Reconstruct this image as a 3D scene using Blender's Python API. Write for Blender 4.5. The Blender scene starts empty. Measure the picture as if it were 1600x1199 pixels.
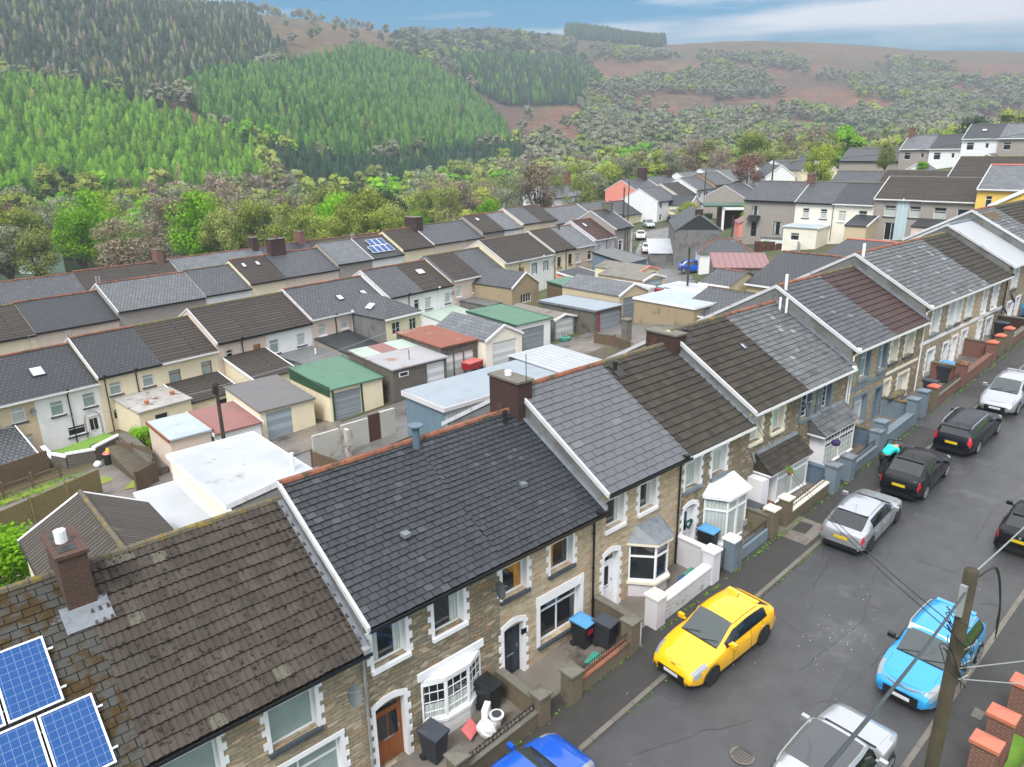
import bpy, math, random
import numpy as np
from mathutils import Vector, Matrix, noise
random.seed(7)
R = math.radians
scene = bpy.context.scene
COL = scene.collection
# ---------------------------------------------------------------- camera
CAMZ = 15.8
FPX = 1147.0
_p, _r, _a = R(18.0), R(-0.9), R(48.4)
_F = Vector((0, math.cos(_p), -math.sin(_p)))
_R0 = Vector((1, 0, 0)); _U0 = _R0.cross(_F)
_Rt = _R0*math.cos(_r) + _U0*math.sin(_r)
_Up = _Rt.cross(_F)
_M = Matrix(((math.sin(_a), math.cos(_a), 0), (-math.cos(_a), math.sin(_a), 0), (0, 0, 1)))
CF, CR, CU = _M@_F, _M@_Rt, _M@_Up
cam = bpy.data.cameras.new("camera"); camo = bpy.data.objects.new("camera", cam); COL.objects.link(camo)
cam.sensor_width = 36; cam.lens = 36*FPX/1600; cam.clip_end = 20000; cam.clip_start = .2
mw = Matrix((CR, CU, -CF)).transposed().to_4x4(); mw.translation = (0, 0, CAMZ)
camo.matrix_world = mw
scene.camera = camo
# ---------------------------------------------------------------- sky, sun, exposure
SUN_EL, SUN_AZ = 52.0, 205.0      # azimuth measured in scene degrees from +X
w = bpy.data.worlds.new("World"); scene.world = w; w.use_nodes = True
nt = w.node_tree; N = nt.nodes; Lk = nt.links; N.clear()
out = N.new("ShaderNodeOutputWorld"); bg = N.new("ShaderNodeBackground")
sky = N.new("ShaderNodeTexSky"); sky.sky_type = 'NISHITA'; sky.sun_disc = False
sky.sun_elevation = R(SUN_EL); sky.sun_rotation = R(90-SUN_AZ)
sky.air_density = 1.1; sky.dust_density = 2.5; sky.ozone_density = 1.6
tc = N.new("ShaderNodeTexCoord")
mp = N.new("ShaderNodeMapping"); mp.inputs['Rotation'].default_value = (0, R(-8), R(-41)); mp.inputs['Scale'].default_value = (.9, 1.6, 12.0)
ns = N.new("ShaderNodeTexNoise"); ns.inputs['Scale'].default_value = 1.55; ns.inputs['Detail'].default_value = 5; ns.inputs['Roughness'].default_value = .5
rp = N.new("ShaderNodeValToRGB"); rp.color_ramp.elements[0].position = .42; rp.color_ramp.elements[1].position = .57
mx = N.new("ShaderNodeMix"); mx.data_type = 'RGBA'; mx.inputs[7].default_value = (4.3, 4.5, 4.9, 1)
Lk.new(tc.outputs['Generated'], mp.inputs['Vector']); Lk.new(mp.outputs[0], ns.inputs['Vector']); Lk.new(ns.outputs['Fac'], rp.inputs['Fac'])
mx.clamp_factor = True
# overcast overhead, broken cloud low over the hills
sx = N.new("ShaderNodeSeparateXYZ"); Lk.new(tc.outputs['Generated'], sx.inputs[0])
mr = N.new("ShaderNodeMapRange"); mr.inputs[1].default_value = .22; mr.inputs[2].default_value = .40
Lk.new(sx.outputs[2], mr.inputs[0])
mxm = N.new("ShaderNodeMath"); mxm.operation = 'MAXIMUM'
Lk.new(rp.outputs[0], mx.inputs[0])
tint = N.new("ShaderNodeMix"); tint.data_type = 'RGBA'; tint.blend_type = 'MULTIPLY'; tint.inputs[0].default_value = 1; tint.inputs[7].default_value = (.05, .40, .60, 1)
Lk.new(sky.outputs[0], tint.inputs[6]); Lk.new(tint.outputs[2], mx.inputs[6])
mx2 = N.new("ShaderNodeMix"); mx2.data_type = 'RGBA'; mx2.inputs[7].default_value = (7.6, 7.7, 8.1, 1)
Lk.new(mr.outputs[0], mx2.inputs[0]); Lk.new(mx.outputs[2], mx2.inputs[6]); Lk.new(mx2.outputs[2], bg.inputs['Color']); bg.inputs['Strength'].default_value = .13
Lk.new(bg.outputs[0], out.inputs[0])
sl = bpy.data.lights.new("sun", 'SUN'); so = bpy.data.objects.new("sun", sl); COL.objects.link(so)
sl.energy = 2.1; sl.angle = R(24); sl.color = (1, .96, .9)
sd = Vector((math.cos(R(SUN_EL))*math.cos(R(SUN_AZ)), math.cos(R(SUN_EL))*math.sin(R(SUN_AZ)), math.sin(R(SUN_EL))))
so.rotation_euler = sd.to_track_quat('Z', 'Y').to_euler()
vs = scene.view_settings; vs.view_transform = 'Standard'; vs.look = 'None'; vs.gamma = 1; vs.exposure = .95
scene.cycles.use_denoising = True
scene.cycles.max_bounces = 6; scene.cycles.diffuse_bounces = 3; scene.cycles.glossy_bounces = 3; scene.cycles.transmission_bounces = 3
scene.cycles.volume_bounces = 1; scene.cycles.transparent_max_bounces = 6
# ---------------------------------------------------------------- ground model
def clamp(x, a=0., b=1.): return a if x < a else b if x > b else x
def smooth(x): x = clamp(x); return x*x*(3-2*x)
def sg(X): return .0785*(X-16.1)
def BY(X): return 58.8+.14*(X-11.5)
def Bz(X): return -4.4+.05*(X-11.5)
def G(X, Y):
    t = clamp((Y-22)/(BY(X)-22))
    g = sg(min(X, 190))*(1-t)+Bz(X)*t
    return g + 4.5*smooth((X-108)/30)*smooth((86-Y)/30)
# ---------------------------------------------------------------- mesh helper
def dirv(az): return Vector((math.cos(R(az)), math.sin(R(az)), 0))
class MB:
    def __init__(s): s.v = []; s.f = []; s.uv = {}; s.tone = []; s.mi = []
    def face(s, pts, uv=None, tone=.5, mi=0):
        b = len(s.v); s.v += [tuple(p) for p in pts]; s.f.append(tuple(range(b, b+len(pts))))
        if uv: s.uv[len(s.f)-1] = uv
        s.tone.append(tone); s.mi.append(mi); return s
    def box(s, x0, x1, y0, y1, z0, z1, tone=.5, mi=0, skip=''):
        P = [(x0,y0,z0),(x1,y0,z0),(x1,y1,z0),(x0,y1,z0),(x0,y0,z1),(x1,y0,z1),(x1,y1,z1),(x0,y1,z1)]
        b = len(s.v); s.v += P
        for k, q in (('b',(3,2,1,0)),('t',(4,5,6,7)),('f',(0,1,5,4)),('r',(1,2,6,5)),('k',(2,3,7,6)),('l',(3,0,4,7))):
            if k in skip: continue
            s.f.append(tuple(b+i for i in q)); s.tone.append(tone); s.mi.append(mi)
        return s
    def obox(s, c, ax, ay, az, tone=.5, mi=0):   # oriented box: centre and three half vectors
        c = Vector(c); ax = Vector(ax); ay = Vector(ay); az = Vector(az); b = len(s.v)
        for k in (-1, 1):
            for (i, j) in ((-1,-1),(1,-1),(1,1),(-1,1)): s.v.append(tuple(c+ax*i+ay*j+az*k))
        for q in ((3,2,1,0),(4,5,6,7),(0,1,5,4),(1,2,6,5),(2,3,7,6),(3,0,4,7)):
            s.f.append(tuple(b+i for i in q)); s.tone.append(tone); s.mi.append(mi)
        return s
    def tube(s, pts, r, n=6, r2=None, cap=True, tone=.5, mi=0):
        pts = [Vector(p) for p in pts]; m = len(pts); b = len(s.v); prev = None
        for i, p in enumerate(pts):
            d = (pts[min(i+1, m-1)]-pts[max(i-1, 0)]).normalized()
            if prev is None: a = d.orthogonal().normalized()
            else: a = (prev-d*prev.dot(d)).normalized()
            prev = a; c = d.cross(a); rr = r if r2 is None else r+(r2-r)*i/(m-1)
            for k in range(n):
                t = 2*math.pi*k/n; s.v.append(tuple(p+(a*math.cos(t)+c*math.sin(t))*rr))
        for i in range(m-1):
            for k in range(n):
                q = (b+i*n+k, b+i*n+(k+1) % n, b+(i+1)*n+(k+1) % n, b+(i+1)*n+k)
                s.f.append(q); s.tone.append(tone); s.mi.append(mi)
        if cap:
            s.f.append(tuple(b+k for k in range(n))[::-1]); s.tone.append(tone); s.mi.append(mi)
            s.f.append(tuple(b+(m-1)*n+k for k in range(n))); s.tone.append(tone); s.mi.append(mi)
        return s
    def cyl(s, c, r, h, n=16, r2=None, tone=.5, mi=0): c = Vector(c); return s.tube([c, c+Vector((0, 0, h))], r, n, r2, tone=tone, mi=mi)
    def prism(s, poly, z0, z1, tone=.5, mi=0):      # poly in xy, counter-clockwise
        n = len(poly); b = len(s.v); s.v += [(x, y, z0) for x, y in poly]+[(x, y, z1) for x, y in poly]
        s.f.append(tuple(b+i for i in range(n))[::-1]); s.f.append(tuple(b+n+i for i in range(n)))
        for i in range(n): s.f.append((b+i, b+(i+1) % n, b+n+(i+1) % n, b+n+i))
        s.tone += [tone]*(n+2); s.mi += [mi]*(n+2); return s
    def build(s, name, mat, parent=None, smooth=False, loc=None):
        me = bpy.data.meshes.new(name); me.from_pydata(s.v, [], s.f); 
        mats = mat if isinstance(mat, (list, tuple)) else [mat]
        for m in mats: me.materials.append(m)
        if len(mats) > 1: me.polygons.foreach_set('material_index', s.mi)
        uvl = me.uv_layers.new(name='UVMap'); n = len(me.loops); U = np.zeros((n, 2), np.float32)
        V = np.array(s.v, np.float32)
        for p in me.polygons:
            ls = p.loop_start; c = len(p.vertices); u = s.uv.get(p.index)
            if u is not None: U[ls:ls+c] = u; continue
            P = V[list(p.vertices)]; nx, ny, nz = abs(p.normal[0]), abs(p.normal[1]), abs(p.normal[2])
            if nz > .75: U[ls:ls+c] = P[:, :2]
            elif nx > ny: U[ls:ls+c] = P[:, 1:]
            else: U[ls:ls+c] = P[:, (0, 2)]
        uvl.data.foreach_set('uv', U.ravel())
        at = me.attributes.new('tone', 'FLOAT', 'FACE'); at.data.foreach_set('value', np.array(s.tone, np.float32))
        if smooth: me.polygons.foreach_set('use_smooth', [True]*len(me.polygons))
        me.update()
        o = bpy.data.objects.new(name, me); COL.objects.link(o)
        if parent: o.parent = parent
        if loc: o.location = loc
        return o
def tag(o, label=None, cat=None, group=None, kind=None):
    if label: o['label'] = label
    if cat: o['category'] = cat
    if group: o['group'] = group
    if kind: o['kind'] = kind
    return o
def thing(name, label, cat, loc=(0, 0, 0), rz=0, group=None):
    o = bpy.data.objects.new(name, None); COL.objects.link(o); o.location = loc; o.rotation_euler = (0, 0, R(rz))
    o.empty_display_size = .3
    return tag(o, label, cat, group)
def kids(o): return [c for c in COL.objects if c.parent == o]
def dup(o, loc=None, rz=None, label=None, scale=None, ch=None):
    c = o.copy(); COL.objects.link(c)
    if loc is not None: c.location = loc
    if rz is not None: c.rotation_euler = (0, 0, rz)
    if scale is not None: c.scale = scale
    if label: c['label'] = label
    for k in (ch if ch is not None else kids(o)):
        d = k.copy(); COL.objects.link(d); d.parent = c
        if ch is None:
            for g in kids(k):
                e = g.copy(); COL.objects.link(e); e.parent = d
    return c
# ---------------------------------------------------------------- materials
def mk(name, c1, c2=None, ns=3., rough=.85, bump=0., bs=40., stain=None, st=.6, ss=1.2, tone=None, brick=None,
       mortar=None, metal=0., coat=0., spec=.5, corr=None, detail=6, obj=False, distort=0., wet=None, pbump=.35, c3=None):
    m = bpy.data.materials.new(name); m.use_nodes = True; nt = m.node_tree; N = nt.nodes; L = nt.links
    b = N['Principled BSDF']; b.inputs['Roughness'].default_value = rough; b.inputs['Metallic'].default_value = metal
    b.inputs['Coat Weight'].default_value = coat; b.inputs['Coat Roughness'].default_value = .06; b.inputs['Specular IOR Level'].default_value = spec
    tc = N.new('ShaderNodeTexCoord'); V = tc.outputs['Object']
    def noise_(scale, det=detail, ro=.6):
        n = N.new('ShaderNodeTexNoise'); n.inputs['Scale'].default_value = scale; n.inputs['Detail'].default_value = det; n.inputs['Roughness'].default_value = ro
        L.new(V, n.inputs['Vector']); return n.outputs['Fac']
    def mixc(f, a, bb):
        x = N.new('ShaderNodeMix'); x.data_type = 'RGBA'
        if hasattr(f, 'links'): L.new(f, x.inputs[0])
        else: x.inputs[0].default_value = f
        for i, q in ((6, a), (7, bb)):
            if hasattr(q, 'links'): L.new(q, x.inputs[i])
            else: x.inputs[i].default_value = (*q, 1)
        return x.outputs[2]
    def ramp(f, a, bb):
        r = N.new('ShaderNodeMapRange'); r.inputs[1].default_value = a; r.inputs[2].default_value = bb; L.new(f, r.inputs[0]); return r.outputs[0]
    c2 = c2 or tuple(x*.8 for x in c1)
    col = mixc(ramp(noise_(ns), .3, .7), c1, c2)
    heights = []
    if tone is not None:
        a = N.new('ShaderNodeAttribute'); a.attribute_name = 'tone'; col = mixc(a.outputs['Fac'], col, tone) 
        if c3: col = mixc(ramp(a.outputs['Fac'], .86, .9), col, c3)
        if name.startswith('tiles:'): col = mixc(ramp(a.outputs['Fac'], .975, .985), col, tuple(x*.12 for x in c1))
    if brick:
        bw, bh, mo = brick
        br = N.new('ShaderNodeTexBrick'); br.inputs['Scale'].default_value = 1; br.offset = 0. if 'photovoltaic' in name else .5
        br.inputs['Brick Width'].default_value = bw; br.inputs['Row Height'].default_value = bh; br.inputs['Mortar Size'].default_value = mo
        br.inputs['Bias'].default_value = 0; br.inputs['Mortar Smooth'].default_value = .2
        br.inputs['Color1'].default_value = (1, 1, 1, 1); br.inputs['Color2'].default_value = (0, 0, 0, 1); br.inputs['Mortar'].default_value = (.5, .5, .5, 1)
        vec = tc.outputs['UV']
        if distort:
            n = N.new('ShaderNodeTexNoise'); n.inputs['Scale'].default_value = 2.5; L.new(V, n.inputs['Vector'])
            q = N.new('ShaderNodeVectorMath'); q.operation = 'MULTIPLY_ADD'; q.inputs[1].default_value = (distort,)*3
            L.new(n.outputs['Color'], q.inputs[0]); L.new(tc.outputs['UV'], q.inputs[2]); vec = q.outputs[0]
        L.new(vec, br.inputs['Vector'])
        col = mixc(br.outputs['Color'], col, tone if tone and not name.startswith('tile') else tuple(x*.62 for x in c1))
        col = mixc(br.outputs['Fac'], col, mortar or tuple(x*.35 for x in c1))
        inv = N.new('ShaderNodeMath'); inv.operation = 'SUBTRACT'; inv.inputs[0].default_value = 1; L.new(br.outputs['Fac'], inv.inputs[1]); heights.append((inv.outputs[0], pbump))
        if 'sandstone' in name:                     # single stones: grey, rust and pale ones scattered through the wall
            vo = N.new('ShaderNodeTexVoronoi'); vo.inputs['Scale'].default_value = 1; sc_ = N.new('ShaderNodeVectorMath'); sc_.operation = 'MULTIPLY'; sc_.inputs[1].default_value = (4.0, 9.5, 1); L.new(vec, sc_.inputs[0]); L.new(sc_.outputs[0], vo.inputs['Vector'])
            sp = N.new('ShaderNodeSeparateColor'); L.new(vo.outputs['Color'], sp.inputs[0])
            col = mixc(ramp(sp.outputs[0], .62, 1.15), col, tuple(x*.45 for x in c1)); col = mixc(ramp(sp.outputs[1], .80, 1.2), col, (.50,.24,.10)); col = mixc(ramp(sp.outputs[2], .75, 1.3), col, (.68,.58,.42))
    if corr:                              # corrugation along uv u (period) 
        wv = N.new('ShaderNodeTexWave'); wv.wave_type = 'BANDS'; wv.bands_direction = 'X'; wv.inputs['Scale'].default_value = 1/(corr*3.18)*1.0
        L.new(tc.outputs['UV'], wv.inputs['Vector']); heights.append((wv.outputs['Fac'], .6)); 
        col = mixc(ramp(wv.outputs['Fac'], .45, 0.), col, tuple(x*.72 for x in c1))
    if stain: col = mixc(ramp(noise_(ss, 8, .65), st, st+.09), col, stain)
    if wet:
        rr = N.new('ShaderNodeMapRange'); rr.inputs[1].default_value = .42; rr.inputs[2].default_value = .62; rr.inputs[3].default_value = wet[0]; rr.inputs[4].default_value = wet[1]
        L.new(noise_(wet[2], 4), rr.inputs[0]); L.new(rr.outputs[0], b.inputs['Roughness'])
    if bump: heights.append((noise_(bs, 4), bump))
    if obj:
        oi = N.new('ShaderNodeObjectInfo'); h = N.new('ShaderNodeHueSaturation'); mr = N.new('ShaderNodeMapRange')
        mr.inputs[3].default_value = .7; mr.inputs[4].default_value = 1.3; L.new(oi.outputs['Random'], mr.inputs[0]); L.new(mr.outputs[0], h.inputs['Value']); L.new(col, h.inputs['Color']); col = h.outputs[0]
    L.new(col, b.inputs['Base Color'])
    prev = None
    for hsock, dist in heights:
        bp = N.new('ShaderNodeBump'); bp.inputs['Strength'].default_value = .9; bp.inputs['Distance'].default_value = .03*dist
        L.new(hsock, bp.inputs['Height'])
        if prev: L.new(prev, bp.inputs['Normal'])
        prev = bp.outputs[0]
    if prev: L.new(prev, b.inputs['Normal'])
    return m
M = {}
M['stone'] = mk('sandstone', (.49,.40,.26), (.34,.30,.23), 1.4, .9, .5, 30, brick=(.34,.12,.012), mortar=(.2,.18,.15), tone=(.28,.23,.15), distort=.10, stain=(.42,.28,.13), st=.63, ss=1.6, pbump=1.2)
M['stone2'] = mk('grey sandstone', (.40,.345,.24), (.26,.235,.17), 1.4, .9, .5, 30, brick=(.3,.13,.014), mortar=(.12,.11,.09), tone=(.20,.165,.11), distort=.14, stain=(.20,.19,.08), st=.60, ss=1.5, pbump=1.2)
M['stone3'] = mk('pale sandstone blocks', (.62,.48,.30), (.50,.42,.30), 1.6, .9, .5, 30, brick=(.36,.13,.012), mortar=(.52,.46,.37), tone=(.38,.31,.21), distort=.06, stain=(.54,.36,.20), st=.66, ss=1.6, pbump=1.)
M['brick'] = mk('red brick', (.30,.09,.05), (.2,.06,.04), 3, .9, .3, 40, brick=(.225,.075,.01), mortar=(.2,.17,.14), tone=(.16,.06,.045))
M['brickdark'] = mk('dark chimney brick', (.085,.035,.028), (.05,.026,.022), 2, .95, .3, 40, brick=(.225,.075,.01), mortar=(.05,.035,.03), tone=(.05,.022,.02), stain=(.13,.05,.035), st=.6)
M['stack'] = mk('old red chimney brick', (.15,.055,.035), (.09,.04,.03), 2, .95, .4, 40, brick=(.225,.075,.012), mortar=(.09,.07,.055), tone=(.07,.035,.028), stain=(.05,.04,.03), st=.58, ss=3)
M['oldbrick'] = mk('weathered buff brick', (.25,.19,.10), (.16,.13,.08), 2, .95, .4, 40, brick=(.24,.08,.012), mortar=(.12,.11,.09), tone=(.14,.11,.07), stain=(.06,.08,.03), st=.6)
M['block'] = mk('grey blockwork', (.17,.155,.13), (.11,.10,.085), 2, .95, .3, 30, brick=(.45,.22,.012), mortar=(.07,.065,.05), tone=(.12,.11,.09), stain=(.06,.055,.04), st=.55)
def render_(n, c, dirty=None, st=.66): return mk(n, c, tuple(x*.9 for x in c), 1.2, .9, .25, 60, stain=dirty or tuple(x*.62 for x in c), st=st, ss=.9)
M['panel'] = render_('grey white concrete panels', (.46,.45,.42), (.25,.24,.2), .56); M['white'] = render_('white render', (.78,.79,.79)); M['cream'] = render_('cream render', (.74,.66,.47)); M['beige'] = render_('beige render', (.57,.47,.31))
M['palecream'] = render_('pale cream render', (.80,.77,.66)); M['pinkish'] = render_('pale pink render', (.68,.56,.47)); M['grey'] = render_('grey pebbledash', (.33,.30,.27))
M['pebble'] = render_('brown pebbledash', (.34,.27,.17), (.2,.16,.1), .58); M['lblue'] = render_('pale blue render', (.45,.58,.62)); M['yellow'] = render_('yellow render', (.80,.56,.13), (.7,.5,.12))
M['coral'] = render_('coral pink render', (.74,.27,.21)); M['slateblue'] = render_('slate blue render', (.13,.19,.25)); M['greywall'] = render_('dark grey cement', (.17,.17,.165), (.11,.11,.105), .5)
M['lilac'] = render_('pale lilac render', (.62,.6,.63)); M['mint'] = render_('pale mint render', (.45,.62,.55))
M['bluegrey'] = mk('blue grey paint', (.16,.21,.25), (.14,.185,.22), 3, .6, .1, 30, stain=(.22,.27,.3), st=.68)
M['steelblue'] = mk('steel blue trim', (.10,.15,.20), (.09,.13,.18), 3, .5)
M['wpaint'] = mk('white paint', (.80,.81,.83), (.74,.75,.77), 2, .5, .05, 20, stain=(.5,.48,.44), st=.72, ss=2.5)
M['cpaint'] = mk('cream paint', (.76,.71,.58), (.7,.65,.53), 2, .6, .05, 20, stain=(.5,.45,.36), st=.7, ss=2.5)
M['verge'] = mk('weathered white verge', (.60,.61,.63), (.50,.51,.53), 2, .5, stain=(.30,.30,.28), st=.6, ss=2)
M['upvc'] = mk('white plastic', (.80,.81,.82), (.78,.79,.80), 2, .3)
M['black'] = mk('black plastic', (.012,.013,.015), (.01,.01,.012), 2, .35)
M['sill'] = mk('dark grey sill', (.06,.07,.085), (.05,.06,.07), 4, .6)
M['lead'] = mk('lead flashing', (.19,.21,.235), (.12,.135,.155), 4, .5, .3, 20, stain=(.1,.11,.13), st=.58, ss=4)
M['terracotta'] = mk('terracotta ridge', (.29,.09,.045), (.17,.065,.04), 3, .85, .2, 30, stain=(.08,.055,.035), st=.50, ss=2.6, tone=(.25,.11,.065))
M['mossridge'] = mk('mossy ridge', (.12,.105,.075), (.09,.08,.06), 3, .95, .5, 30, stain=(.2,.15,.03), st=.5, ss=3)
def tile_(n, c, c2=None, tone=None, stain=None, rough=.75, st=.62, ss=2.4, c3=None, bs=60, bump=.3): return mk('tiles: '+n, c, c2 or tuple(x*.75 for x in c), 2.2, rough, bump, bs, spec=.28, tone=tone or tuple(x*.6 for x in c), stain=stain, st=st, ss=ss, c3=c3)
M['brownpan'] = tile_('brown concrete tiles', (.098,.080,.069), (.066,.058,.047), (.048,.038,.032), (.014,.012,.009), .85, .555, 6.5, bs=90, bump=.8, c3=(.13,.12,.095))
M['slate'] = tile_('dark wet slates', (.052,.059,.067), (.038,.043,.049), (.022,.025,.029), (.07,.055,.025), .42, .70, 3, c3=(.062,.067,.076))
M['mossslate'] = tile_('mossy old slates', (.075,.078,.072), (.058,.058,.052), (.04,.04,.036), (.045,.028,.009), .85, .47, 2.6, c3=(.12,.135,.16))
M['greyslate'] = tile_('light grey fibre slates', (.125,.128,.142), (.11,.113,.125), (.09,.094,.107), None, .5, c3=(.14,.143,.155))
M['oldslate'] = tile_('pale weathered slates', (.185,.195,.205), (.105,.112,.118), (.065,.07,.075), (.07,.072,.06), .6, .56, 1.8, c3=(.26,.27,.28), bs=25, bump=.8)
M['midslate'] = tile_('mid grey slates', (.115,.122,.135), (.078,.083,.09), (.05,.054,.058), (.04,.04,.035), .55, .58, 2.0, c3=(.17,.178,.187))
M['maroonpan'] = tile_('maroon interlocking tiles', (.070,.040,.035), (.055,.033,.03), (.04,.026,.024), None, .6)
M['darkpan'] = tile_('dark brown tiles', (.062,.053,.043), (.046,.041,.034), (.030,.027,.022), (.032,.036,.022), .8, .60, 2.5)
M['whitemetal'] = mk('white sheet roof', (.42,.44,.46), (.36,.38,.41), 1, .4, corr=.3)
# far roofs: uv based courses
def froof(n, c, bw=.5, bh=.3, mort=.03, rough=.7, stain=None, st=.62, tone=None): return mk(n, c, tuple(x*.8 for x in c), .8, rough, .2, 30, brick=(bw, bh, mort), mortar=tuple(x*.22 for x in c), tone=tone, stain=stain, st=st, ss=.9)
M['f_slate'] = froof('weathered slate courses', (.105,.113,.125), .34, .30, .045, .5, (.22,.23,.24), .64)
M['f_pale'] = froof('pale lichen slate courses', (.19,.20,.212), .34, .30, .045, .6, (.13,.135,.13), .6)
M['f_dark'] = froof('dark slate courses', (.047,.052,.06), .34, .30, .045, .45, (.1,.1,.09), .66)
M['f_brown'] = froof('brown tile courses', (.066,.053,.042), 6, .36, .075, .8, (.05,.045,.03), .6)
M['f_maroon'] = froof('maroon tile courses', (.085,.036,.030), 6, .36, .07, .75)
M['f_grey'] = froof('flat grey slate courses', (.155,.168,.185), .6, .35, .02, .5)
M['f_pan'] = froof('ribbed brown tiles', (.10,.085,.07), .22, 3, .05, .85, (.17,.15,.11), .64)
M['felt'] = mk('mineral felt', (.10,.105,.105), (.14,.145,.145), 1.5, .55, .2, 50, stain=(.2,.2,.19), st=.6)
M['palefelt'] = mk('pale lichen felt', (.27,.255,.24), (.40,.39,.37), 1.5, .7, .2, 50, stain=(.13,.085,.06), st=.55)
M['whitefelt'] = mk('white roof coating', (.43,.45,.48), (.33,.35,.38), .5, .5, .1, 10, stain=(.22,.21,.19), st=.60, ss=.8)
M['bluefelt'] = mk('pale blue roof coating', (.38,.44,.48), (.32,.37,.41), 1, .5, .1, 10, stain=(.2,.21,.18), st=.62)
def corr_(n, c, stain=None, st=.62, p=.15, rough=.5, ss=.8): return mk(n, c, tuple(x*.85 for x in c), .8, rough, 0, corr=p, stain=stain, st=st, ss=ss)
M['c_green'] = corr_('green sheet metal', (.085,.20,.125), (.06,.12,.08), .56); M['c_dkgreen'] = mk('dark green cladding', (.025,.085,.045), None, 2, .4)
M['c_grey'] = corr_('grey corrugated cement', (.155,.15,.15), (.09,.085,.08), .6, .16, .8); M['c_lilac'] = corr_('pale blue sheet metal', (.31,.36,.41), (.23,.26,.29), .58, .2, .45)
M['c_pink'] = corr_('faded red corrugated sheet', (.27,.115,.10), (.18,.13,.115), .56, .2); M['c_rust'] = corr_('rusty red roof sheet', (.26,.085,.05), (.24,.16,.13), .55, .3, .7)
M['c_maroon'] = corr_('faded maroon sheet', (.26,.14,.145), (.2,.13,.13), .6, .6, .6); M['c_patchw'] = corr_('galvanised sheet with rust', (.36,.36,.37), (.26,.15,.10), .54, .2, .6, .6)
M['c_mint'] = corr_('pale mint sheet', (.40,.50,.43), (.25,.24,.18), .62, .3); M['c_wall'] = corr_('blue grey box cladding', (.17,.25,.32), None, .6, .25, .45)
M['c_wallw'] = corr_('white box cladding', (.62,.66,.68), (.4,.42,.42), .66, .25, .5); M['c_brown'] = corr_('asbestos garage sheet', (.20,.19,.165), (.12,.11,.09), .55, .2, .9)
M['shutter'] = mk('grey roller shutter', (.33,.38,.42), (.3,.35,.39), 1, .45, brick=(9, .11, .014), mortar=(.15,.17,.19))
M['shutterw'] = mk('white garage door', (.72,.74,.75), (.68,.7,.71), 1, .5, brick=(9, .3, .008), mortar=(.5,.5,.5))
M['shutterp'] = mk('pale plain garage door', (.36,.44,.48), (.33,.41,.45), 1, .5, brick=(9, .35, .006), mortar=(.25,.3,.33))
M['wood'] = mk('weathered timber boards', (.20,.13,.08), (.13,.09,.06), 2, .9, .3, 40, brick=(.11, 4, .012), mortar=(.04,.03,.02), tone=(.13,.09,.05), stain=(.13,.14,.05), st=.62)
M['woodgreen'] = mk('mossy timber boards', (.27,.21,.10), (.20,.18,.07), 1, .9, .3, 40, brick=(.11, 4, .012), mortar=(.06,.05,.03), tone=(.2,.16,.07), stain=(.12,.10,.06), st=.62)
M['woodred'] = mk('red brown stained timber', (.11,.04,.028), (.08,.03,.02), 2, .8, .2, 40, brick=(.12, 4, .012), mortar=(.03,.015,.01))
M['oak'] = mk('varnished orange brown door', (.27,.085,.025), (.21,.065,.02), 6, .45)
M['navy'] = mk('dark blue black door', (.018,.026,.036), (.02,.028,.04), 3, .35)
M['asphalt'] = mk('wet asphalt road', (.056,.057,.061), (.036,.037,.039), 1.3, .5, .5, 90, stain=(.078,.079,.083), st=.58, ss=.4, wet=(.05,.34,.22), spec=.9)
M['pave'] = mk('dark tarmac pavement', (.046,.044,.042), (.034,.033,.031), .8, .6, .5, 90, stain=(.05,.055,.025), st=.66, ss=1.1, wet=(.35,.75,.5))
M['kerb'] = mk('stone kerb', (.19,.175,.15), (.13,.12,.10), 2, .7, .3, 40, brick=(.9, 2, .012), mortar=(.05,.05,.04))
M['patch'] = mk('road repair tarmac', (.070,.071,.075), (.048,.049,.052), 1.2, .35, .4, 90)
M['concrete'] = mk('stained concrete', (.19,.17,.15), (.12,.105,.09), .6, .6, .3, 40, stain=(.075,.06,.045), st=.55, ss=.5, wet=(.25,.8,.4))
M['lane'] = mk('wet back lane', (.17,.165,.16), (.12,.115,.11), .5, .5, .4, 60, stain=(.07,.065,.055), st=.6, ss=.5, wet=(.18,.6,.3))
M['coping'] = mk('weathered stone coping', (.17,.16,.13), (.11,.105,.085), 2, .9, .5, 30, stain=(.09,.10,.04), st=.6)
M['redcap'] = mk('painted red coping', (.52,.13,.08), (.45,.11,.07), 2, .5, .1, 20)
M['wstone'] = mk('white painted rough stone', (.66,.67,.68), (.5,.51,.52), 5, .8, 1.5, 12, stain=(.3,.3,.28), st=.58, ss=3)
M['grass'] = mk('lawn', (.10,.22,.02), (.16,.28,.04), 2, .95, .9, 25, stain=(.12,.12,.05), st=.6)
M['ground'] = None
M['weeds'] = mk('yellow green moss', (.22,.26,.03), (.14,.18,.03), 4, .95, .6, 30)
M['dirt'] = mk('garden soil', (.10,.08,.055), (.06,.05,.035), 2, .95, .8, 20, stain=(.06,.10,.02), st=.55)
M['bark'] = mk('bark', (.10,.085,.07), (.07,.06,.05), 3, .95, .4, 20)
M['pole'] = mk('creosoted pole wood', (.065,.052,.03), (.035,.03,.018), 2, .9, .4, 40, stain=(.07,.08,.03), st=.58, ss=1.2)
M['binb'] = mk('dark grey bin plastic', (.028,.032,.04), (.024,.028,.034), 3, .45); M['binlid'] = mk('grey bin lid', (.055,.065,.08), None, 3, .4)
M['binblue'] = mk('blue bin lid', (.10,.33,.62), None, 3, .4); M['crateblue'] = mk('blue plastic crate', (.03,.13,.35), None, 3, .4); M['crategreen'] = mk('green plastic crate', (.06,.30,.22), None, 3, .4)
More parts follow.
